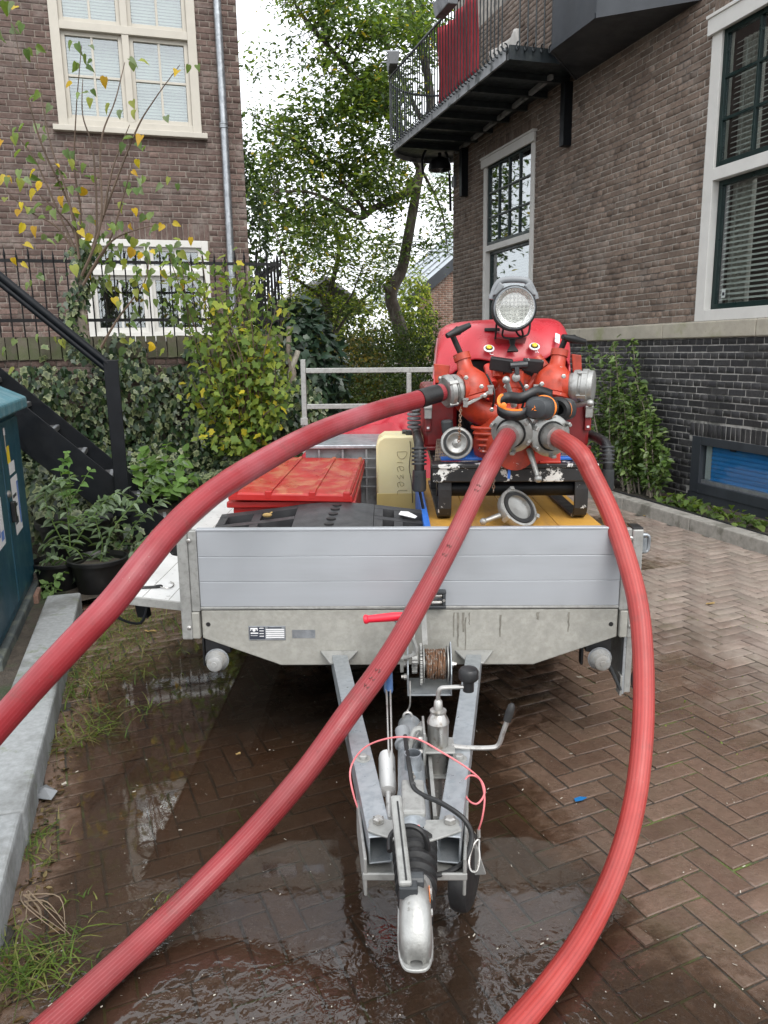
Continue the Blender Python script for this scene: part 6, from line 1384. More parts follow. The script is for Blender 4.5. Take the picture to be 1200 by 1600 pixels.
m = MB(); q = smoothpath(hA[:3], 7); m.tube(q[4:13], .0428, 24); m.build('rubber_cuff', MATS['rubber'], ha, smooth=True)
hB = [cpB+axB.normalized()*.08, cpB+axB.normalized()*.16, at_d(762, 735, 3.06), at_d(743, 773, 3.0), at_d(700, 860, 2.84), at_d(650, 953, 2.68), at_d(603, 1033, 2.52), at_d(543, 1116, 2.37), at_d(477, 1207, 2.31), at_d(397, 1300, 2.27), at_d(317, 1382, 2.20), at_d(237, 1459, 2.09), at_d(163, 1527, 1.95), at_d(90, 1593, 1.825), at_d(0, 1672, 1.69), at_d(-110, 1765, 1.56)]
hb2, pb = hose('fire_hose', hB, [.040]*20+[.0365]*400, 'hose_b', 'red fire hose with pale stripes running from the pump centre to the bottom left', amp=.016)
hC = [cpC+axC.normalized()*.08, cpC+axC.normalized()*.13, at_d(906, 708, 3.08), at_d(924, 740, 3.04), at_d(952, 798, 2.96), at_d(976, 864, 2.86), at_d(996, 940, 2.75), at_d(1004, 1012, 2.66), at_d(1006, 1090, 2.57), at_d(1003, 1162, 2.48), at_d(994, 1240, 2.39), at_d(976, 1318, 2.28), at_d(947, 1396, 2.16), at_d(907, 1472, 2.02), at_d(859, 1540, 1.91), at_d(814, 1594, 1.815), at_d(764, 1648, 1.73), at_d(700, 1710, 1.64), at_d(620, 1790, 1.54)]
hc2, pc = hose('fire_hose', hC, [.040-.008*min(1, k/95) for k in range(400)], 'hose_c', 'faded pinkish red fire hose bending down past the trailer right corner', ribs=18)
# stencil marks on the middle hose
def onhose(path, i, a, r): 
    p = path[i]; t = (path[i+1]-path[i-1]).normalized(); toc = (CAMP-p); n = (toc-t*toc.dot(t)).normalized(); s_ = t.cross(n); return p+(n*math.cos(a)+s_*math.sin(a))*r
for (i0, L) in ((20, 2), (28, 2), (44, 3)):
    for k in range(L):
        for j in range(2):
            a0 = -.1+.28*j; m = MB(); q = [onhose(pb, i0+k, a0, .0375), onhose(pb, i0+k, a0+.2*random.uniform(.6, 1), .0375)]; q2 = pb[i0+k+1]-pb[i0+k]; m.tube([q[0], q[0].lerp(q[1], .5)+q2*.3, q[1]+q2*random.uniform(-.2, .3)], .0016, 4); m.build('stencil_mark', MATS['ink'], hb2)
# ================================================================== PLANTS
OV = (np.array([(0, 0, 0), (.26, .3, .06), (.24, .68, .05), (0, 1, -.06), (-.24, .68, .05), (-.26, .3, .06)]), np.array([(0, 1, 2, 3), (0, 3, 4, 5)]), np.array([.4, 1, 1, 1, 1, 1.]))
LN = (np.array([(0, 0, 0), (.13, .3, .03), (.11, .7, .02), (0, 1, -.08), (-.11, .7, .02), (-.13, .3, .03)]), OV[1], OV[2])
LM = (np.array([(0, 0, 0), (.19, .25, .05), (.15, .62, .04), (0, 1, -.1), (-.15, .62, .04), (-.19, .25, .05)]), OV[1], OV[2])
HT = (np.array([(0, .06, -.02), (.2, .0, .04), (.38, .17, .09), (.38, .42, .08), (.22, .72, .03), (0, 1, -.12), (-.22, .72, .03), (-.38, .42, .08), (-.38, .17, .09), (-.2, .0, .04), (0, .5, -.04)]), np.array([(0, 1, 2, 3), (0, 3, 4, 10), (10, 4, 5, 6), (0, 10, 6, 7), (0, 7, 8, 9)]), np.ones(11))
_iv = [(0, .32, -.02)]
for a, rr_ in ((-150, .36), (-118, .26), (-80, .46), (-46, .34), (-9, .68), (9, .68), (46, .34), (80, .46), (118, .26), (150, .36)):
    _iv.append((math.sin(R(a))*rr_, .32+math.cos(R(a))*rr_, .03*math.cos(R(a*2))-.05*(rr_ > .5)))
IV = (np.array(_iv), np.array([(0, 1, 2, 3), (0, 3, 4, 5), (0, 5, 6, 7), (0, 7, 8, 9), (0, 9, 10, 1)]), np.array([0]+[1., .8, 1, .8, 1, 1, .8, 1, .8, 1]))
def basis(nrm, tip):
    nrm = nrm/np.linalg.norm(nrm, axis=1, keepdims=True); tip = tip-nrm*np.sum(nrm*tip, axis=1, keepdims=True)
    ln = np.linalg.norm(tip, axis=1, keepdims=True); tip = np.where(ln > 1e-4, tip/np.maximum(ln, 1e-4), np.array([[0, 0, -1.]])); return np.cross(tip, nrm), tip, nrm
def leaves(name, C, nrm, tip, size, tpl, pal, mat='leaf', parent=None, kind=None, vary=.25, rim=None, rimp=.0, seed=0, wts=None):
    rs = np.random.default_rng(seed+11); C = np.asarray(C, float); n = len(C); x, y, z = basis(np.asarray(nrm, float), np.asarray(tip, float))
    V0, F0, rf = tpl; k = len(V0); sz = np.asarray(size, float).reshape(-1, 1, 1) if np.ndim(size) else np.full((n, 1, 1), size)
    wx = rs.uniform(.72, 1.15, (n, 1, 1)); cu = rs.normal(-.12, .22, (n, 1, 1)); tw = rs.normal(0, .25, (n, 1, 1)); X, Y_ = V0[None, :, 0:1]*wx, V0[None, :, 1:2]
    Zc = V0[None, :, 2:3]+cu*Y_*Y_+tw*X*Y_                     # every leaf curls and twists a little differently
    V = C[:, None, :]+sz*(X*x[:, None, :]+Y_*y[:, None, :]+Zc*z[:, None, :])
    pal = np.array(pal); ci = rs.choice(len(pal), n, p=(np.array(wts)/np.sum(wts)) if wts is not None else None); base = pal[ci]*(1+rs.uniform(-vary, vary, (n, 1)))
    colr = np.repeat(base[:, None, :], k, 1)
    if rim is not None:
        on = (rs.random(n) < rimp)[:, None, None]*rf[None, :, None]*rs.uniform(.5, 1, (n, 1, 1)); colr = colr*(1-on)+np.array(rim)[None, None, :]*on
    Fq = (F0[None]+(np.arange(n)*k)[:, None, None]).reshape(-1, 4)
    return rawmesh(name, V.reshape(-1, 3), Fq, MATS[mat], parent, colr.reshape(-1, 3).clip(0, 1), kind=kind)
def rnd(n, s, seed): return np.random.default_rng(seed).normal(0, s, (n, 3))
GR = [(.055, .095, .03), (.075, .125, .035), (.04, .07, .025), (.11, .16, .04)]
YG = [(.2, .27, .03), (.28, .33, .04), (.14, .22, .03), (.42, .36, .03), (.5, .38, .03)]
IVY = [(.018, .038, .017), (.03, .058, .022), (.024, .048, .022), (.055, .09, .03)]
CREAM = (.3, .33, .17)
def twig(m, a, b, r0, r1, bend=.15, n=4, rs=random):
    a, b = Vector(a), Vector(b); L = (b-a).length; mid = (a+b)/2+Vector((rs.uniform(-1, 1), rs.uniform(-1, 1), rs.uniform(-.3, 1)))*L*bend
    pts = smoothpath([a, mid, b], n); k = len(pts); m.tube(pts, [r0+(r1-r0)*i/(k-1) for i in range(k)], 5); return pts
# ---- big leaning tree behind the garden
def inpoly(x, y, P_):
    c = False; j = len(P_)-1
    for i in range(len(P_)):
        if ((P_[i][1] > y) != (P_[j][1] > y)) and (x < (P_[j][0]-P_[i][0])*(y-P_[i][1])/(P_[j][1]-P_[i][1])+P_[i][0]): c = not c
        j = i
    return c
def crown(root, region, nclu, v0, v1, limbs, lsize, pal, wts, nper, sig, seed, dense=.0, droop=.3, mat='leaf'):
    rr_ = random.Random(seed); m = MB(); C, N, Tp, S = [], [], [], []; xs = [p[0] for p in region]; ys = [p[1] for p in region]; k = 0; tries = 0
    while k < nclu and tries < nclu*40:
        tries += 1; x, y = rr_.uniform(min(xs), max(xs)), rr_.uniform(min(ys), max(ys))
        if not inpoly(x, y, region) or mnoise.noise(Vector((x*.016, y*.016, seed))) < dense: continue
        c = at_v(x, y, rr_.uniform(v0, v1)); k += 1
        near = min(limbs, key=lambda q: (q[0]-c).length); st_ = near[0]
        if (st_-c).length > .15: tw = twig(m, st_, c, min(near[1]*.25, .014), .003, .22, 5, rr_)
        else: tw = [st_, c]
        for j in range(nper):
            s_ = rr_.random()
            if s_ < .55:
                i = rr_.randrange(len(tw)//2, len(tw)); p = Vector(tw[i])+Vector((rr_.gauss(0, sig*.45), rr_.gauss(0, sig*.45), rr_.gauss(0, sig*.4)))
            else: p = c+Vector((rr_.gauss(0, sig), rr_.gauss(0, sig), rr_.gauss(0, sig*.7)))
            C.append(p); N.append((rr_.gauss(0, .55), rr_.gauss(-.2, .5), 1)); Tp.append((rr_.gauss(0, 1), rr_.gauss(0, 1), -droop+rr_.gauss(0, .4))); S.append(lsize*rr_.uniform(.6, 1.25))
    m.build('twigs', MATS['bark'], root); leaves('crown', C, N, Tp, S, OV, pal, mat, root, wts=wts, vary=.35, seed=seed, kind='stuff')
bt = thing('tree', 'tall tree with dark leaning trunk and spreading crown behind the garden', 'tree', at_v(622, 560, 18))
tp = [at_v(x, y, 18) for x, y in ((634, 575), (628, 525), (618, 490), (611, 468), (614, 450), (628, 420), (636, 380), (645, 330), (652, 290), (657, 262), (668, 210), (672, 150), (660, 80), (640, 10), (630, -80), (640, -170))]
tr_r = [.18, .17, .155, .15, .14, .13, .12, .115, .105, .1, .09, .1, .09, .07, .05, .03]
m = MB(); sp = smoothpath(tp, 5); m.tube(sp, [tr_r[min(i//5, 15)]*(1-(i % 5)/5)+tr_r[min(i//5+1, 15)]*((i % 5)/5)+.008*mnoise.noise(Vector((i*.7, 0, 0))) for i in range(len(sp))], 12); m.build('trunk', MATS['bark'], bt, smooth=True)
limbs = [(p, .12) for p in sp[20:]]
def limb(root, pts, r0, r1, lst, nm='limb'):
    q = smoothpath([at_v(*p) for p in pts], 5); m = MB(); m.tube(q, [r0+(r1-r0)*i/(len(q)-1) for i in range(len(q))], 8); m.build(nm, MATS['bark'], root, smooth=True); lst += [(p, r0+(r1-r0)*i/(len(q)-1)) for i, p in enumerate(q)]
limb(bt, [(650, 285, 18), (636, 300, 17.8), (610, 315, 17.5), (585, 325, 17.2), (565, 340, 17), (545, 330, 16.8), (520, 315, 16.5), (480, 300, 16.3), (430, 300, 16)], .10, .02, limbs)
limb(bt, [(575, 335, 17.1), (555, 310, 17), (535, 285, 17), (500, 250, 17), (450, 215, 17), (400, 190, 17)], .05, .012, limbs)
limb(bt, [(656, 262, 18), (620, 200, 17.5), (570, 140, 17), (520, 80, 16.6), (470, 20, 16.4), (430, -60, 16.2)], .09, .02, limbs)
limb(bt, [(668, 205, 18), (640, 150, 18.6), (600, 60, 18.8), (570, -20, 19)], .07, .02, limbs)
limb(bt, [(657, 262, 18), (690, 330, 18.5), (700, 400, 18.6)], .04, .01, limbs)
limb(bt, [(611, 466, 18), (604, 455, 17.9), (600, 448, 17.8)], .06, .05, limbs)
GREENT = [(.085, .14, .045), (.13, .195, .05), (.055, .095, .035), (.21, .28, .055), (.5, .38, .04)]
crown(bt, [(440, -60), (680, -60), (700, 60), (640, 140), (615, 210), (640, 260), (600, 330), (560, 380), (470, 400), (395, 370), (385, 300), (420, 250), (440, 190), (470, 150), (440, 90), (470, 40)], 250, 15.6, 19.5, limbs, .135, GREENT, [3, 4, 3, 2.5, .25], 58, .36, 4, dense=-.08)
crown(bt, [(385, 60), (470, 75), (470, 130), (380, 100)], 14, 16, 17, limbs, .1, GREENT, [3, 4, 3, 2, .2], 26, .2, 5, dense=-1)
crown(bt, [(380, 150), (450, 190), (480, 280), (400, 290), (385, 220)], 30, 16, 17.5, limbs, .1, GREENT, [3, 4, 2, 3, .2], 26, .2, 6, dense=-.3)
crown(bt, [(420, 0), (500, 0), (520, 60), (470, 60)], 20, 16, 17.5, limbs, .1, GREENT, [2, 4, 2, 4, .4], 26, .22, 16, dense=-.4)
crown(bt, [(560, 120), (615, 90), (625, 250), (650, 275), (620, 320), (560, 300)], 60, 15.8, 18, limbs, .125, GREENT, [3, 4, 2, 4, .4], 52, .3, 17, dense=-.5)
crown(bt, [(600, 300), (640, 300), (620, 420), (590, 470), (570, 450)], 18, 17, 18, limbs, .11, GREENT, [3, 4, 3, 2, .1], 44, .26, 7, dense=-.6)
crown(bt, [(665, 265), (712, 265), (712, 400), (680, 420), (655, 380)], 26, 17.5, 19, limbs, .11, GREENT, [3, 4, 3, 2, .1], 46, .26, 8, dense=-.6)
# ---- smaller yellow green tree
s2 = thing('tree', 'smaller yellow green tree with forked trunk left of the leaning tree', 'tree', at_v(512, 560, 21))
lm = []
limb(s2, [(508, 570, 21), (511, 528, 21), (514, 495, 21), (512, 470, 21), (522, 430, 21), (530, 390, 21), (525, 350, 21)], .13, .04, lm, 'trunk')
limb(s2, [(514, 490, 21), (500, 462, 20.8), (478, 447, 20.6), (455, 430, 20.5)], .08, .02, lm)
limb(s2, [(525, 520, 21), (545, 490, 21), (570, 465, 21), (600, 440, 21), (620, 420, 21.2)], .05, .012, lm)
limb(s2, [(520, 525, 20.8), (530, 490, 20.6), (550, 460, 20.4), (565, 420, 20.3)], .04, .012, lm)
crown(s2, [(450, 350), (510, 330), (600, 360), (650, 400), (620, 450), (575, 500), (520, 480), (470, 500), (445, 440)], 150, 19.8, 22, lm, .115, [(.1, .16, .03), (.17, .23, .035), (.26, .31, .05), (.07, .11, .03), (.42, .34, .04)], [3, 4, 3, 2, .7], 34, .28, 9, dense=-.3)
# ---- shrubs of the hedge
def shrub(name, label, cx, cy, v, rx, rz, depth, pal, wts, n, lsize, seed, tpl=OV, mat='leaf', rim=None, rimp=0, group=None, cat='shrub', rough=.35, stem=True):
    rs = np.random.default_rng(seed); c = at_v(cx, cy, v); root = thing(name, label, cat, (c.x, c.y, max(0, c.z-rz)), group=group)
    d = rs.normal(0, 1, (n, 3)); d /= np.linalg.norm(d, axis=1, keepdims=True); d[:, 1] = -np.abs(d[:, 1])*np.sign(rs.random(n)-.12)
    bump = np.array([1+rough*mnoise.noise(Vector((float(p[0])*2.2+seed, float(p[1])*2.2, float(p[2])*2.2)))+rough*.6*mnoise.noise(Vector((float(p[0])*6+seed, float(p[1])*6, float(p[2])*6))) for p in d])
    rad = bump*rs.uniform(.72, 1.04, n); C = np.array([c.x, c.y, c.z])+d*rad[:, None]*np.array([rx, depth, rz]); ok = C[:, 2] > .02
    C, dd = C[ok], d[ok]; nr = dd*.8+rs.normal(0, .5, dd.shape)+np.array([0, 0, .5]); tp_ = rs.normal(0, .7, dd.shape)+np.array([0, 0, -.5])+dd*.4
    leaves('foliage', C, nr, tp_, lsize*rs.uniform(.6, 1.25, len(C)), tpl, pal, mat, root, kind='stuff', rim=rim, rimp=rimp, seed=seed, wts=wts, vary=.35)
    if stem:
        m = MB()
        for k in range(7): twig(m, (c.x+random.uniform(-.1, .1)*rx, c.y, 0.0), (c.x+random.uniform(-.6, .6)*rx, c.y+random.uniform(-.4, .4)*depth, c.z+random.uniform(-.1, .5)*rz), .02, .006)
        m.build('stems', MATS['stem_brown'], root)
    return root
DK = [(.03, .055, .016), (.045, .075, .02), (.065, .1, .025), (.1, .12, .025)]
shrub('shrub', 'bronze tinted shrub behind the rail left of the hedge', 545, 592, 14.2, .75, .85, .7, [(.06, .075, .02), (.12, .11, .02), (.045, .07, .02), (.2, .15, .025)], None, 4200, .07, 31, group='hedge shrubs')
shrub('shrub', 'dark green dome shrub in the middle of the hedge below the leaning trunk', 602, 585, 14.8, .8, .95, .7, DK, None, 4600, .07, 32, group='hedge shrubs')
shrub('shrub', 'mid green shrub at the right end of the hedge next to the brick corner', 655, 575, 15.2, .75, 1.05, .7, [(.05, .085, .022), (.07, .12, .03), (.11, .16, .035)], None, 4200, .07, 33, group='hedge shrubs')
shrub('shrub', 'low dark shrub under the rail behind the tarpaulin', 600, 650, 13.2, 1.5, .8, .6, DK, None, 5200, .07, 34, group='hedge shrubs')
shrub('climber', 'yellow green climber on the corner of the far brick building', 650, 500, 23.2, .55, 1.4, .4, [(.3, .36, .05), (.42, .45, .08), (.16, .24, .04)], None, 2200, .12, 35, cat='climber')
shrub('shrub', 'pale yellow green bush beyond the hedge between both trees', 585, 510, 25, 1.6, 1.0, .8, [(.22, .26, .05), (.34, .36, .08), (.14, .19, .04)], None, 2600, .13, 36)
shrub('shrub', 'yellow green bush beyond the ivy mound at the left of the far garden', 470, 510, 23, 1.2, .9, .8, [(.14, .2, .03), (.22, .27, .04), (.3, .3, .04)], None, 2200, .13, 37)
shrub('shrub', 'dark broadleaf bush filling the gap beside the small trunk', 470, 560, 20, 2.2, 1.5, .8, DK, None, 3800, .12, 38)
shrub('shrub', 'deep green tall bush rising behind the corner of the left house', 392, 395, 14.5, .38, 1.9, .7, [(.03, .055, .022), (.05, .085, .03), (.07, .11, .04)], None, 2600, .1, 39)
# ivy mound round the fence corner with a cut stump
shrub('ivy_mound', 'mound of dark glossy ivy round the fence corner behind the rail', 478, 585, 8.6, .45, .78, .5, [(.016, .035, .022), (.025, .05, .03), (.04, .07, .04)], None, 1500, .12, 41, IV, 'leaf_ivy', cat='ivy', rough=.2)
sk = thing('cut_stump', 'thin pale pruned stem sticking up in front of the ivy mound', 'stump', at_v(452, 580, 7.9))
q = [at_v(x, y, 7.9) for x, y in ((455, 600), (456, 575), (452, 555), (451, 530), (452, 510))]; m = MB(); m.tube(smoothpath(q, 4), [.045]*4+[.035]*4+[.028]*4+[.025]*5, 8); m.build('stem', MATS['bark_pale'], sk, smooth=True)
m = MB(); m.tube([q[1], at_v(463, 556, 7.85), at_v(466, 548, 7.85)], [.03, .028, .026], 8); m.build('side_stub', MATS['litter_pale'], sk, smooth=True)
# ---- variegated ivy over the garden wall and the slope
rs = np.random.default_rng(51); C, N, Tp = [], [], []
iv = thing('ivy', 'variegated ivy covering the garden wall and the slope behind the stairs', 'ivy', G(0, 7.6, .3))
for _ in range(8200):
    u, z = rs.uniform(-1.9, 1.75), rs.uniform(.35, 1.66)
    cov = mnoise.noise(Vector((u*1.4, z*1.6, 4.2)))+.42-max(0, z-1.32)*2.6
    if cov < 0: continue
    C.append(G(u, 7.97-rs.uniform(.0, .5)*(.3+max(0, cov)), z)); N.append(MG.to_3x3() @ Vector((rs.normal(0, .5), -1, rs.normal(.35, .45)))); Tp.append((rs.normal(0, .5), rs.normal(0, .3), -1))
for _ in range(900):
    u = rs.uniform(-.9, 1.45); q = mnoise.noise(Vector((u*2.2, 0, 8)))
    if q < -.05: continue
    C.append(G(u, 7.95+rs.uniform(-.12, .22), 1.6+rs.uniform(-.25, .3)*(.4+q))); N.append(MG.to_3x3() @ Vector((rs.normal(0, .5), -1, rs.normal(.5, .4)))); Tp.append((rs.normal(0, .6), rs.normal(0, .3), -1))
for _ in range(6000):
    u, v = rs.uniform(-2.2, 1.6), rs.uniform(6.85, 7.9)
    if u > gedge(v)+.25: continue
    z = gz(u, v)+rs.uniform(.03, .22)+.12*mnoise.noise(Vector((u*2, v*2, 9)))
    C.append(G(u, v, z)); N.append((rs.normal(0, .55), rs.normal(-.5, .5), 1)); Tp.append((rs.normal(0, 1), rs.normal(-.5, .7), -.4))
leaves('foliage', C, N, Tp, rs.uniform(.035, .088, len(C)), IV, IVY, 'leaf_ivy', iv, 'stuff', rim=CREAM, rimp=.4, seed=51, vary=.45)
C, N, Tp = [], [], []
iv2 = thing('ivy', 'pale variegated ivy below the stair stringer next to the cabinet', 'ivy', G(-.8, 6.2, .2))
for _ in range(1500):
    u, v = rs.uniform(-1.6, .1), rs.uniform(5.75, 6.75); z = rs.uniform(.1, .75)
    if z > .85-.75*(u+1.0)*.8: continue
    C.append(G(u, v, z)); N.append((rs.normal(0, .5), rs.normal(-.8, .5), .7)); Tp.append((rs.normal(0, .8), rs.normal(-.4, .4), -.8))
leaves('foliage', C, N, Tp, rs.uniform(.05, .095, len(C)), IV, IVY, 'leaf_ivy', iv2, 'stuff', rim=CREAM, rimp=.55, seed=52)
# ---- yellow green shrub in front of the fence
ys = thing('shrub', 'yellow green maple leaved shrub arching in front of the iron fence', 'shrub', G(.75, 7.2, .3))
m = MB(); C, N, Tp = [], [], []; rr_ = random.Random(61)
ends = [(262, 395), (285, 415), (315, 400), (345, 415), (300, 470), (315, 500), (355, 455), (385, 420), (400, 430), (435, 470), (425, 520), (450, 560), (300, 590), (310, 620), (365, 690), (395, 680), (425, 660), (275, 420), (300, 440), (330, 470), (290, 400), (350, 430), (380, 440), (400, 460), (365, 405), (330, 430), (420, 455), (410, 500), (440, 500), (430, 540), (445, 590), (420, 600), (400, 560), (370, 520), (340, 520), (350, 570), (380, 600), (340, 600), (330, 640), (350, 660), (400, 640), (310, 560), (300, 520), (320, 680), (345, 690), (440, 630), (415, 575), (385, 545), (360, 480), (390, 480), (375, 640), (450, 600), (340, 480), (325, 590), (395, 520)]
b0 = at_v(385, 690, 7.2)
for e in ends:
    p = at_v(e[0], e[1], rr_.uniform(6.9, 7.45)); pts = twig(m, b0+Vector((rr_.uniform(-.15, .15), rr_.uniform(-.1, .1), 0)), p, .009, .003, .12, 8, rr_)
    for i in range(len(pts)//3, len(pts)):
        for _ in range(3):
            C.append(pts[i]+Vector((rr_.gauss(0, .075), rr_.gauss(0, .075), rr_.gauss(-.02, .06)))); N.append((rr_.gauss(0, .6), rr_.gauss(-.6, .5), .8)); Tp.append((rr_.gauss(0, .8), rr_.gauss(-.2, .5), -.9))
m.build('stems', MATS['stem_brown'], ys)
leaves('foliage', C, N, Tp, np.random.default_rng(62).uniform(.05, .095, len(C)), IV, [(.12, .19, .035), (.19, .26, .045), (.28, .33, .055), (.08, .13, .03), (.5, .42, .04)], 'leaf', ys, 'stuff', wts=[4, 4, 3, 2, 1], seed=62)
# ---- sapling with long bare shoots and single yellow and green leaves
sa_ = thing('sapling', 'sapling with ivy clad trunk, long thin shoots and yellowing leaves', 'sapling', at_v(128, 560, 7.35))
K = 2.667
def cp(x, y, v=7.3): return at_v(x/K, y/K, v)
m = MB(); q = smoothpath([cp(360, 1480), cp(345, 1350), cp(335, 1200), cp(325, 1050)], 4); m.tube(q, [.045-.0012*i for i in range(len(q))], 8); m.build('trunk', MATS['bark_pale'], sa_, smooth=True)
stems = [[(335, 1180), (330, 1050), (335, 870), (310, 700), (318, 450), (340, 190)], [(340, 1100), (400, 1000), (390, 650), (345, 480), (345, 330)], [(340, 1150), (420, 930), (420, 600), (480, 420), (520, 260)], [(345, 1150), (430, 900), (560, 560), (640, 420), (750, 270)],
         [(330, 1060), (300, 880), (180, 620), (110, 380), (60, 120)], [(330, 1080), (290, 850), (200, 560), (150, 230)], [(330, 1080), (250, 900), (130, 640), (0, 510)], [(345, 1180), (450, 1020), (520, 800), (560, 640)], [(345, 1190), (450, 1020), (560, 960), (700, 930)], [(325, 1080), (240, 950), (120, 880), (20, 790)], [(330, 1120), (300, 950), (150, 800)], [(420, 1450), (490, 1330), (600, 1180), (620, 1080)], [(430, 900), (470, 700), (540, 520)]]
m = MB()
for i, s_ in enumerate(stems): q = smoothpath([cp(x, y, 7.3+.12*math.sin(i*2.1+k*.8)) for k, (x, y) in enumerate(s_)], 6); m.tube(q, [.013-.010*k/(len(q)-1) for k in range(len(q))], 5)
m.build('shoots', MATS['stem_brown'], sa_)
gl_ = [(320, 185), (375, 195), (115, 208), (170, 215), (530, 250), (585, 260), (320, 265), (355, 285), (780, 275), (350, 395), (375, 415), (150, 410), (210, 445), (550, 425), (505, 465), (690, 490), (95, 522), (160, 522), (90, 630), (120, 660), (360, 690), (285, 670), (520, 605), (575, 600), (580, 750), (535, 765), (315, 790), (230, 720), (270, 630), (190, 570), (585, 795), (700, 745), (680, 775), (240, 990), (190, 985), (330, 930), (460, 940), (640, 965), (490, 1050), (560, 1000), (100, 750), (40, 745), (110, 870), (20, 830), (220, 880), (180, 860), (360, 910), (300, 930), (490, 940), (600, 900), (510, 850), (640, 890), (480, 1200), (400, 1190), (620, 1130), (700, 1060), (730, 1080), (60, 560), (120, 740), (250, 760), (390, 740), (550, 1420), (500, 1420), (250, 1420), (160, 1400), (60, 1540), (20, 1460), (120, 1190), (160, 1150), (65, 1420), (70, 20), (40, 120), (20, 10), (85, 100), (540, 990), (290, 860)]
yl_ = [(740, 300), (435, 325), (305, 350), (575, 670), (10, 590), (145, 715), (170, 765), (85, 850), (80, 880), (255, 825), (305, 880), (350, 790), (335, 965), (380, 980), (535, 940), (560, 875), (680, 940), (715, 935), (450, 965), (590, 570), (150, 800), (90, 935), (800, 995), (95, 1025), (60, 1080), (85, 1100), (30, 740), (545, 718), (235, 690), (20, 740), (0, 940), (640, 1445), (610, 1440), (60, 30), (140, 950), (410, 930)]
rr_ = random.Random(71); lms = {}
def oneleaf(parent, p, size, c, tpl, nrm, tip, nm='leaf', mat='leaf'):
    x, y, z = basis(np.array([nrm], float), np.array([tip], float)); o_ = np.array([[size]])
    V0, F0, rf = tpl; cu, tw, wx = rr_.gauss(-.2, .3), rr_.gauss(0, .4), rr_.uniform(.7, 1.1); V = np.array(p)[None, :]+size*(V0[:, 0:1]*wx*x+V0[:, 1:2]*y+(V0[:, 2:3]*1.6+cu*V0[:, 1:2]**2+tw*V0[:, 0:1]*V0[:, 1:2])*z)
    colr = np.array(c)[None, :]*(np.ones((len(V0), 1))*rr_.uniform(.8, 1.2)); return rawmesh(nm, V, F0, MATS[mat], parent, colr)
gl_ += [(rr_.uniform(330, 820), rr_.uniform(930, 1330)) for _ in range(46)]; yl_ += [(rr_.uniform(330, 800), rr_.uniform(940, 1300)) for _ in range(8)]
for (x, y) in list(gl_): 
    if rr_.random() < .75: gl_.append((x+rr_.uniform(-45, 45), y+rr_.uniform(-30, 40)))
for (lst, pal) in ((gl_, [(.15, .22, .06), (.1, .165, .05), (.19, .26, .09), (.2, .26, .14), (.3, .33, .08)]), (yl_, [(.6, .4, .025), (.55, .43, .035), (.5, .3, .03), (.6, .46, .06)])):
    for (x, y) in lst:
        oneleaf(sa_, cp(x+rr_.uniform(-6, 6), y-8, 7.3+rr_.uniform(-.2, .2)), rr_.uniform(.06, .1), rr_.choice(pal), HT, (rr_.gauss(0, .5), rr_.gauss(-1, .4), rr_.gauss(.5, .5)), (rr_.gauss(0, .7), rr_.gauss(-.1, .2), -1+rr_.gauss(0, .3)))
C, N, Tp = [], [], []
for _ in range(420):
    t = rr_.random(); p = cp(330+25*math.sin(t*7)+rr_.gauss(0, 26), 1020+480*t, 7.3); C.append(p+Vector((0, rr_.uniform(-.1, .05), 0))); N.append((rr_.gauss(0, .8), -1, rr_.gauss(.3, .4))); Tp.append((rr_.gauss(0, .6), 0, -1))
leaves('trunk_ivy', C, N, Tp, np.random.default_rng(72).uniform(.04, .07, len(C)), IV, IVY, 'leaf_ivy', sa_, 'stuff', rim=CREAM, rimp=.4, seed=73)
# ---- pots with weeds by the cabinet
def pot(name, label, c, r, h, sq=False):
    t = thing(name, label, 'pot', c); m = MB()
    m.lathe(Vector(c), (0, 0, 1), [(0, r*.72), (h*.9, r*.96), (h*.9, r*1.05), (h, r*1.06), (h+.004, r*1.0), (h*.9, r*.92)], 26, cap=False); m.build('shell', MATS['pot_black'], t, smooth=True)
    m = MB(); m.lathe(Vector(c)+Vector((0, 0, h*.8)), (0, 0, 1), [(0, r*.9), (.004, r*.88)], 20); m.build('soil', MATS['soil'], t); return t
pot('plant_pot', 'large round black plant pot beside the stairs behind the cabinet', G(-.57, 5.78, .06), .25, .40)
pot('plant_pot', 'small black plant pot at the end of the granite kerb', G(-.40, 5.3, .03), .185, .25)
pot('plant_pot', 'low black plant pot half hidden between cabinet and larger pot', G(-.66, 5.45, .05), .17, .2)
def weed(name, label, stems, lsize, pal, tpl, v, seed, cat='plant', sr=.005, every=2, mat='leaf', pair=True):
    rr_ = random.Random(seed); root = thing(name, label, cat, at_v(*stems[0][0], v)); m = MB(); C, N, Tp, S = [], [], [], []
    for st_ in stems:
        vv = v+rr_.uniform(-.12, .12); q = smoothpath([at_v(x, y, vv) for x, y in st_], 7); m.tube(q, [sr*(1-.6*i/(len(q)-1)) for i in range(len(q))], 5)
        for i in range(2, len(q), every):
            t = (q[i]-q[i-1]).normalized(); sd = t.cross(Vector((0, 0, 1))); 
            if sd.length < .1: sd = Vector((1, 0, 0))
            sd = (Matrix.Rotation(rr_.uniform(0, 6.28), 4, t) @ sd.normalized())
            for s_ in ((-1, 1) if pair else (1,)):
                C.append(q[i]); Tp.append(sd*s_+t*.5+Vector((0, 0, -.15))); N.append(Vector((rr_.gauss(0, .35), rr_.gauss(-.35, .35), 1))); S.append(lsize*rr_.uniform(.6, 1.2)*(1-.3*i/len(q)))
    m.build('stems', MATS['stem_green'], root); leaves('foliage', C, N, Tp, S, tpl, pal, mat, root, 'stuff', seed=seed, vary=.3); return root
MINT = [(.13, .19, .1), (.17, .24, .14), (.1, .16, .07), (.22, .29, .19)]
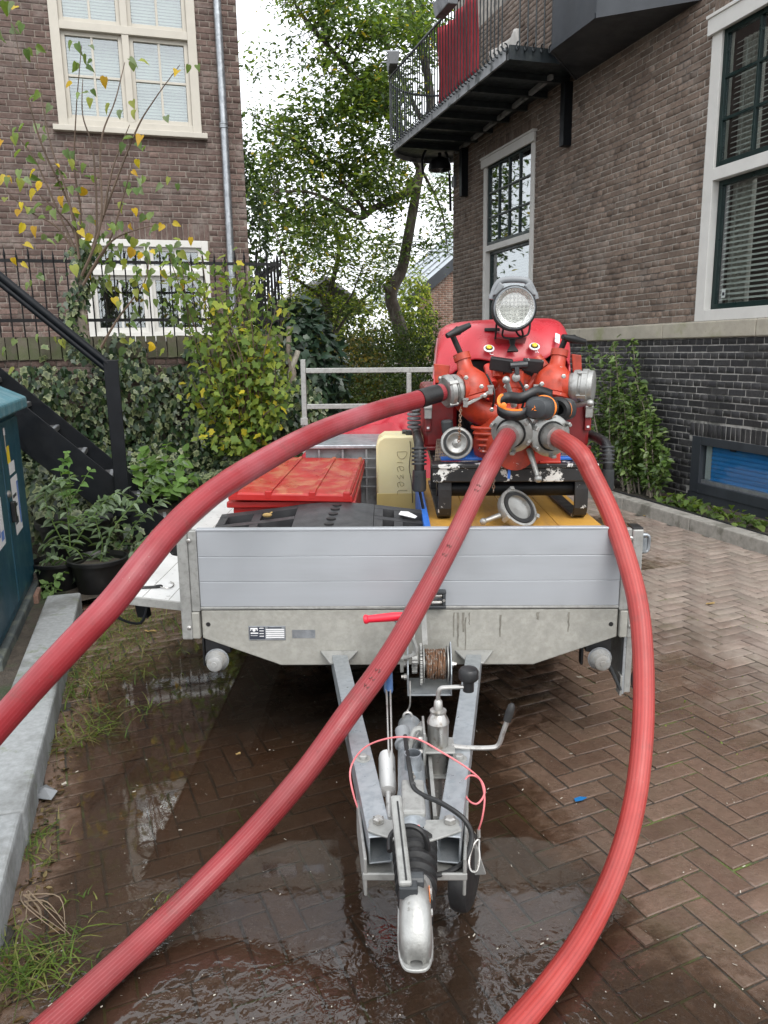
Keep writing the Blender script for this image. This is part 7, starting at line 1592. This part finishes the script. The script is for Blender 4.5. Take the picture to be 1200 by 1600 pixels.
weed('catmint', 'grey green catmint sprawling over the pots beside the stairs', [[(110, 860), (105, 800), (95, 760), (110, 745)], [(110, 860), (130, 810), (160, 780), (190, 790)], [(110, 860), (150, 800), (185, 770), (215, 800)], [(110, 870), (80, 810), (70, 770), (90, 750)], [(160, 900), (190, 850), (220, 810), (255, 780)], [(160, 900), (200, 870), (230, 840), (270, 810)], [(150, 900), (175, 830), (215, 780), (245, 745), (290, 720)], [(140, 900), (110, 880), (80, 870), (62, 890)], [(140, 905), (120, 860), (70, 850)], [(160, 900), (190, 890), (215, 870), (240, 860)], [(150, 900), (160, 850), (150, 810), (170, 790)], [(160, 905), (180, 905), (195, 895)]], .10, MINT, LM, 5.45, 81, every=1)
weed('nettle', 'bright green tall weed with round leaves growing from the large pot', [[(108, 830), (110, 780), (108, 740), (105, 706)], [(108, 790), (125, 760), (140, 735)], [(108, 780), (95, 740), (100, 720)], [(108, 835), (95, 830), (88, 845)], [(110, 815), (140, 800), (155, 815)]], .075, [(.1, .2, .05), (.14, .26, .07), (.18, .3, .09)], HT, 5.7, 82, every=3)
weed('broadleaf_plant', 'leafy bright green plant at the foot of the stairs', [[(250, 775), (235, 735), (225, 705)], [(250, 775), (255, 730), (262, 695)], [(255, 775), (280, 740), (290, 705)], [(250, 775), (220, 755), (212, 735)], [(255, 775), (270, 760), (298, 745)], [(250, 775), (245, 745), (243, 715)], [(258, 775), (285, 765), (300, 770)]], .13, [(.12, .22, .05), (.16, .28, .07), (.1, .18, .04)], HT, 6.75, 83, every=2)
weed('weed', 'small green weed growing over the end of the granite kerb', [[(85, 925), (78, 912), (68, 915)], [(85, 925), (95, 908), (108, 902)], [(85, 925), (88, 905), (98, 895)], [(85, 925), (75, 925), (66, 930)]], .07, [(.13, .22, .07), (.18, .28, .1)], OV, 5.25, 84, every=2)
weed('weed', 'tuft of weeds sprouting at the kerb under the cabinet plinth', [[(55, 1010), (52, 995), (45, 985)], [(55, 1010), (58, 990), (60, 980)], [(48, 1020), (42, 1005), (40, 995)]], .04, [(.16, .24, .05), (.12, .2, .05)], LN, 4.75, 85, every=2)
# ---- privet shrubs against the right wall
def privet(label, base, tops, seed, n_l=9):
    rr_ = random.Random(seed); b = at_u(*base, 4.9); root = thing('wall_shrub', label, 'shrub', (b.x, b.y, .07), group='glossy shrubs against the right wall'); m = MB(); C, N, Tp, S = [], [], [], []
    for (x, y) in tops:
        e = at_u(x, y, 4.9+rr_.uniform(-.14, .16)); q = twig(m, b+Vector((rr_.uniform(-.1, .1), rr_.uniform(-.1, .1), 0)), e, .010, .003, .05, 14, rr_)
        for i in range(6, len(q)):
            for k in range(5):
                d = Vector((rr_.gauss(0, 1), rr_.gauss(0, 1), rr_.uniform(.1, .9))); C.append(q[i]+Vector((rr_.gauss(0, .025), rr_.gauss(0, .025), rr_.gauss(0, .03)))); Tp.append(d); N.append((rr_.gauss(0, .5)-.4, rr_.gauss(0, .5)-.3, 1)); S.append(rr_.uniform(.045, .085))
    m.build('stems', MATS['bark_pale'], root); leaves('foliage', C, N, Tp, S, OV, [(.055, .1, .022), (.08, .14, .03), (.12, .19, .045), (.17, .24, .07)], 'leaf_gloss', root, 'stuff', seed=seed)
privet('glossy green shrub with tall bare stems nearest the pump against the right wall', (966, 768), [(920, 545), (936, 555), (928, 600), (948, 620), (935, 650), (955, 570), (930, 690), (945, 700), (922, 640), (940, 660)], 91)
privet('tallest middle glossy shrub against the right wall', (990, 772), [(958, 535), (962, 560), (970, 580), (975, 620), (985, 610), (965, 640), (955, 670), (990, 650), (975, 690), (968, 590), (960, 610), (985, 680), (995, 700)], 92)
privet('rightmost glossy shrub against the right wall next to the basement window', (1022, 776), [(988, 535), (992, 590), (1005, 600), (1010, 640), (1020, 650), (1000, 680), (1030, 670), (1035, 700), (1015, 700), (1040, 720), (1000, 630), (1025, 690)], 93)
for i, (x, y, lb) in enumerate(((1055, 786, 'leafy weed in the bed, first from the shrubs'), (1087, 794, 'leafy weed in the bed, second from the shrubs, left of the basement window edge'), (1125, 806, 'leafy weed in the bed under the left half of the basement window'), (1174, 818, 'leafy weed in the bed nearest the right picture edge'))):
    rr_ = random.Random(100+i); b = at_u(x, y, 4.86); root = thing('bed_weed', lb, 'plant', (b.x, b.y, .07), group='weeds along the right planting bed'); C, N, Tp = [], [], []
    b.z = .08
    for k in range(34): a = rr_.uniform(0, 6.28); C.append(b+Vector((rr_.gauss(0, .07), rr_.gauss(0, .07), rr_.uniform(0, .1)))); N.append((math.cos(a)*.5, math.sin(a)*.5, 1)); Tp.append((math.cos(a), math.sin(a), rr_.uniform(-.2, .5)))
    leaves('foliage', C, N, Tp, np.random.default_rng(i).uniform(.05, .1, len(C)), HT, [(.12, .19, .05), (.18, .25, .07), (.09, .14, .04)], 'leaf', root, 'stuff', seed=110+i)
# ---- grass at the left kerb
def grass(name, spots, seed, label):
    rs = np.random.default_rng(seed); V, Fq, Cc = [], [], []
    for (x, y, n, spread, L) in spots:
        b = at_z(x, y, 0); n = int(n*.7); spread *= 1.35
        for _ in range(n):
            p = np.array([b.x, b.y, -.004])+np.array([rs.normal(0, spread), rs.normal(0, spread), 0]); a = rs.uniform(0, 6.28); d = np.array([math.cos(a), math.sin(a), 0]); s_ = np.array([-d[1], d[0], 0]); l = L*rs.uniform(.4, 1.15); w_ = .0026*rs.uniform(.6, 1.5); lean = rs.uniform(.7, 1.5); o_ = len(V)
            for k in range(4): t = k/3; q = p+d*l*lean*t**1.4+np.array([0, 0, max(.0, l*.75*(t-.62*lean*t*t))]); ww = w_*(1-.85*t); V += [q-s_*ww, q+s_*ww]
            c = np.array([(.07, .12, .02), (.13, .19, .03), (.2, .21, .06), (.24, .2, .09)][rs.choice(4, p=[.35, .35, .2, .1])]); Cc += [c]*8
            for k in range(3): Fq.append((o_+2*k, o_+2*k+1, o_+2*k+3, o_+2*k+2))
    o = rawmesh(name, np.array(V), np.array(Fq), MATS['leaf'], None, np.array(Cc), kind='stuff'); tag(o, label, 'grass'); return o
grass('grass', [(205, 965, 90, .07, .16), (180, 990, 120, .09, .15), (160, 1020, 120, .09, .14), (200, 1025, 90, .09, .13), (140, 1055, 110, .07, .13), (225, 970, 60, .08, .14), (120, 1080, 80, .05, .12), (215, 1050, 50, .08, .11), (255, 975, 60, .1, .12), (130, 1150, 50, .05, .14), (165, 1130, 60, .06, .13), (200, 1110, 30, .06, .12), (105, 1160, 40, .03, .12), (180, 970, 90, .06, .17), (240, 1000, 70, .1, .1)], 121, 'grass growing along the left kerb beside the trailer')
grass('grass', [(50, 1510, 90, .045, .11), (30, 1495, 70, .035, .12), (75, 1520, 60, .04, .08), (20, 1530, 40, .03, .09), (60, 1310, 50, .035, .06), (40, 1330, 40, .03, .06), (65, 1345, 30, .02, .05), (130, 1400, 18, .02, .04), (130, 1450, 14, .02, .05), (245, 1417, 10, .02, .04), (100, 1530, 20, .04, .05)], 122, 'tufts of grass in the wet paving at the bottom left')
# moss in the joints on the right
C, N, Tp = [], [], []; rs = np.random.default_rng(131)
for _ in range(700):
    x, y = rs.uniform(1020, 1200), rs.uniform(960, 1180)
    if mnoise.noise(Vector((x*.012, y*.02, 5))) < .12: continue
    p = at_z(x, y, 0); C.append((p.x, p.y, lie(p.x, p.y)-.004)); N.append((rs.normal(0, .6), rs.normal(0, .6), 1)); Tp.append((rs.normal(), rs.normal(), .5))
o = leaves('moss', C, N, Tp, rs.uniform(.006, .014, len(C)), OV, [(.15, .22, .03), (.22, .28, .04)], 'leaf', None, 'stuff', seed=131); tag(o, 'moss in the paving joints right of the trailer', 'moss')

# ================================================================== SMALL THINGS ON THE GROUND AND BOARDS
m = MB(); Mq = Ms
a_, b_ = at_y(150, 919, 3.02), at_y(250, 917, 3.02)
def onboard(px, py): # onto the level left side board
    o = Ms.inverted() @ CAMP; d = Ms.inverted().to_3x3() @ ray(px, py); t = (.0185-o.z)/d.z; return Ms @ (o+d*t)
bg_ = thing('bungee_strap', 'black bungee strap with wire hook lying on the left side board', 'bungee strap', onboard(225, 917))
m.tube([onboard(205, 917), onboard(225, 918), onboard(246, 917)], .006, 7); m.build('cord', MATS['rubber'], bg_)
m = MB(); m.lathe(onboard(243, 917), (onboard(252, 916)-onboard(243, 917)), [(0, .008), (.02, .009), (.03, .005)], 8); m.build('ferrule', MATS['rubber'], bg_)
m = MB(); m.tube(smoothpath([onboard(250, 917), onboard(262, 919), onboard(270, 916), onboard(271, 911), onboard(266, 909)], 4), .0025, 5); m.build('hook', MATS['steel'], bg_)
rr_ = random.Random(141); m = MB()
for _ in range(300):
    x, y = rr_.uniform(0, 1200), rr_.uniform(1050, 1600); p = at_z(x, y, 0); p.z = max(lie(p.x, p.y), wz)+.003
    if abs(p.x-.1) < .05: continue
    a = rr_.uniform(0, 3.14); L, w_ = rr_.choice((.0012, .0016, .002, .003, .006)), rr_.uniform(.0008, .0016); d = Vector((math.cos(a), math.sin(a), 0)); s_ = Vector((-d.y, d.x, 0))
    m.add([p-d*L-s_*w_, p+d*L-s_*w_, p+d*L+s_*w_+Vector((0, 0, .001)), p-d*L+s_*w_+Vector((0, 0, .001))], [(0, 1, 2, 3)])
o = m.build('seed_litter', MATS['litter_pale'], kind='stuff'); tag(o, 'pale seeds and crumbs scattered over the wet paving', 'litter')
V_, F_, Cc = [], [], []; rs = np.random.default_rng(151); C, N, Tp = [], [], []
for _ in range(520):
    v = rs.uniform(1.6, 5.0); u = -.49+abs(rs.normal(0, .10 if v > 3.4 else .06)); p = G(u, v, 0); p.z = max(lie(p.x, p.y), wz)+.004
    C.append(p); N.append((rs.normal(0, .3), rs.normal(0, .3), 1)); Tp.append((rs.normal(), rs.normal(), 0))
o = leaves('leaf_debris', C, N, Tp, rs.uniform(.008, .04, len(C)), LM, [(.09, .06, .03), (.16, .1, .04), (.06, .045, .025), (.22, .17, .08)], 'leaf', None, 'stuff', seed=151); tag(o, 'rotting leaf debris packed against the foot of the left kerb', 'leaf debris')
tb = thing('twig_bundle', 'bundle of dry brown twigs on the wet paving at the left', 'twigs', at_z(60, 1430, 0)); 
for k in range(9):
    m = MB(); a_ = at_z(38+rr_.uniform(-10, 10), 1400+rr_.uniform(-10, 10), .012); b_ = at_z(84+rr_.uniform(-30, 30), 1450+rr_.uniform(-22, 16), .012); twig(m, a_, b_, .0024, .0008, .22, 5, rr_); m.build('twig', MATS['twig'], tb)
for (pts, lb) in (([(50, 1235), (72, 1226), (90, 1236), (80, 1250), (55, 1247)], 'crumpled grey plastic scrap on the paving by the left kerb'),):
    m = MB(); c = at_z(70, 1238, .02); m.add([at_z(x, y, .006+.02*rr_.random()) for x, y in pts]+[c+Vector((0, 0, .02))], [(i, (i+1) % 5, 5) for i in range(5)]); o = m.build('plastic_scrap', MATS['plastic_grey'], solid=.002); tag(o, lb, 'scrap')
m = MB(); m.add([at_z(x, y, .008) for x, y in ((897, 1248), (906, 1245), (917, 1246), (910, 1250), (899, 1252))], [(0, 1, 2, 3, 4)]); o = m.build('blue_scrap', MATS['blue_slat'], solid=.003); tag(o, 'small blue plastic scrap on the paving right of the jockey wheel', 'scrap')
for i, (x, y, c, lb) in enumerate(((100, 1225, 'litter_pale', 'pale straw piece by the plastic scrap at the left kerb'), (372, 1178, 'leaf_litter', 'orange brown leaf scrap on the paving left of the drawbar'), (905, 1058, 'litter_pale', 'pale curled leaf on the dry paving under the right marker lamp'), (1110, 943, 'leaf_litter', 'brown fallen leaf on the herringbone paving at the right'), (1010, 806, 'leaf_litter', 'yellowish fallen leaf near the right kerb'), (235, 986, 'leaf_litter', 'dead leaf in the grass under the left side board'))):
    p = at_z(x, y, .012); s_ = .012 if i < 3 else .03; m = MB(); a = rr_.uniform(0, 3)
    m.add([p+Vector((math.cos(a+t)*s_*q, math.sin(a+t)*s_*q*.5, dz)) for t, q, dz in ((0, 1.4, .006), (1.2, .8, 0), (2.2, .8, .004), (3.14, 1.4, 0), (4.2, .8, .004), (5.2, .8, 0))], [tuple(range(6))]); o = m.build('fallen_leaf', MATS[c], solid=.0015); tag(o, lb, 'leaf')
m = MB(); m.box((-.76, 5.12, .05), (-.66, 5.32, .115), MG @ Matrix.Rotation(.02, 4, 'Z')); o = m.build('loose_brick', MATS['brick_far'], bevel=.004); tag(o, 'loose brown brick between the kerb end and the cabinet', 'brick')
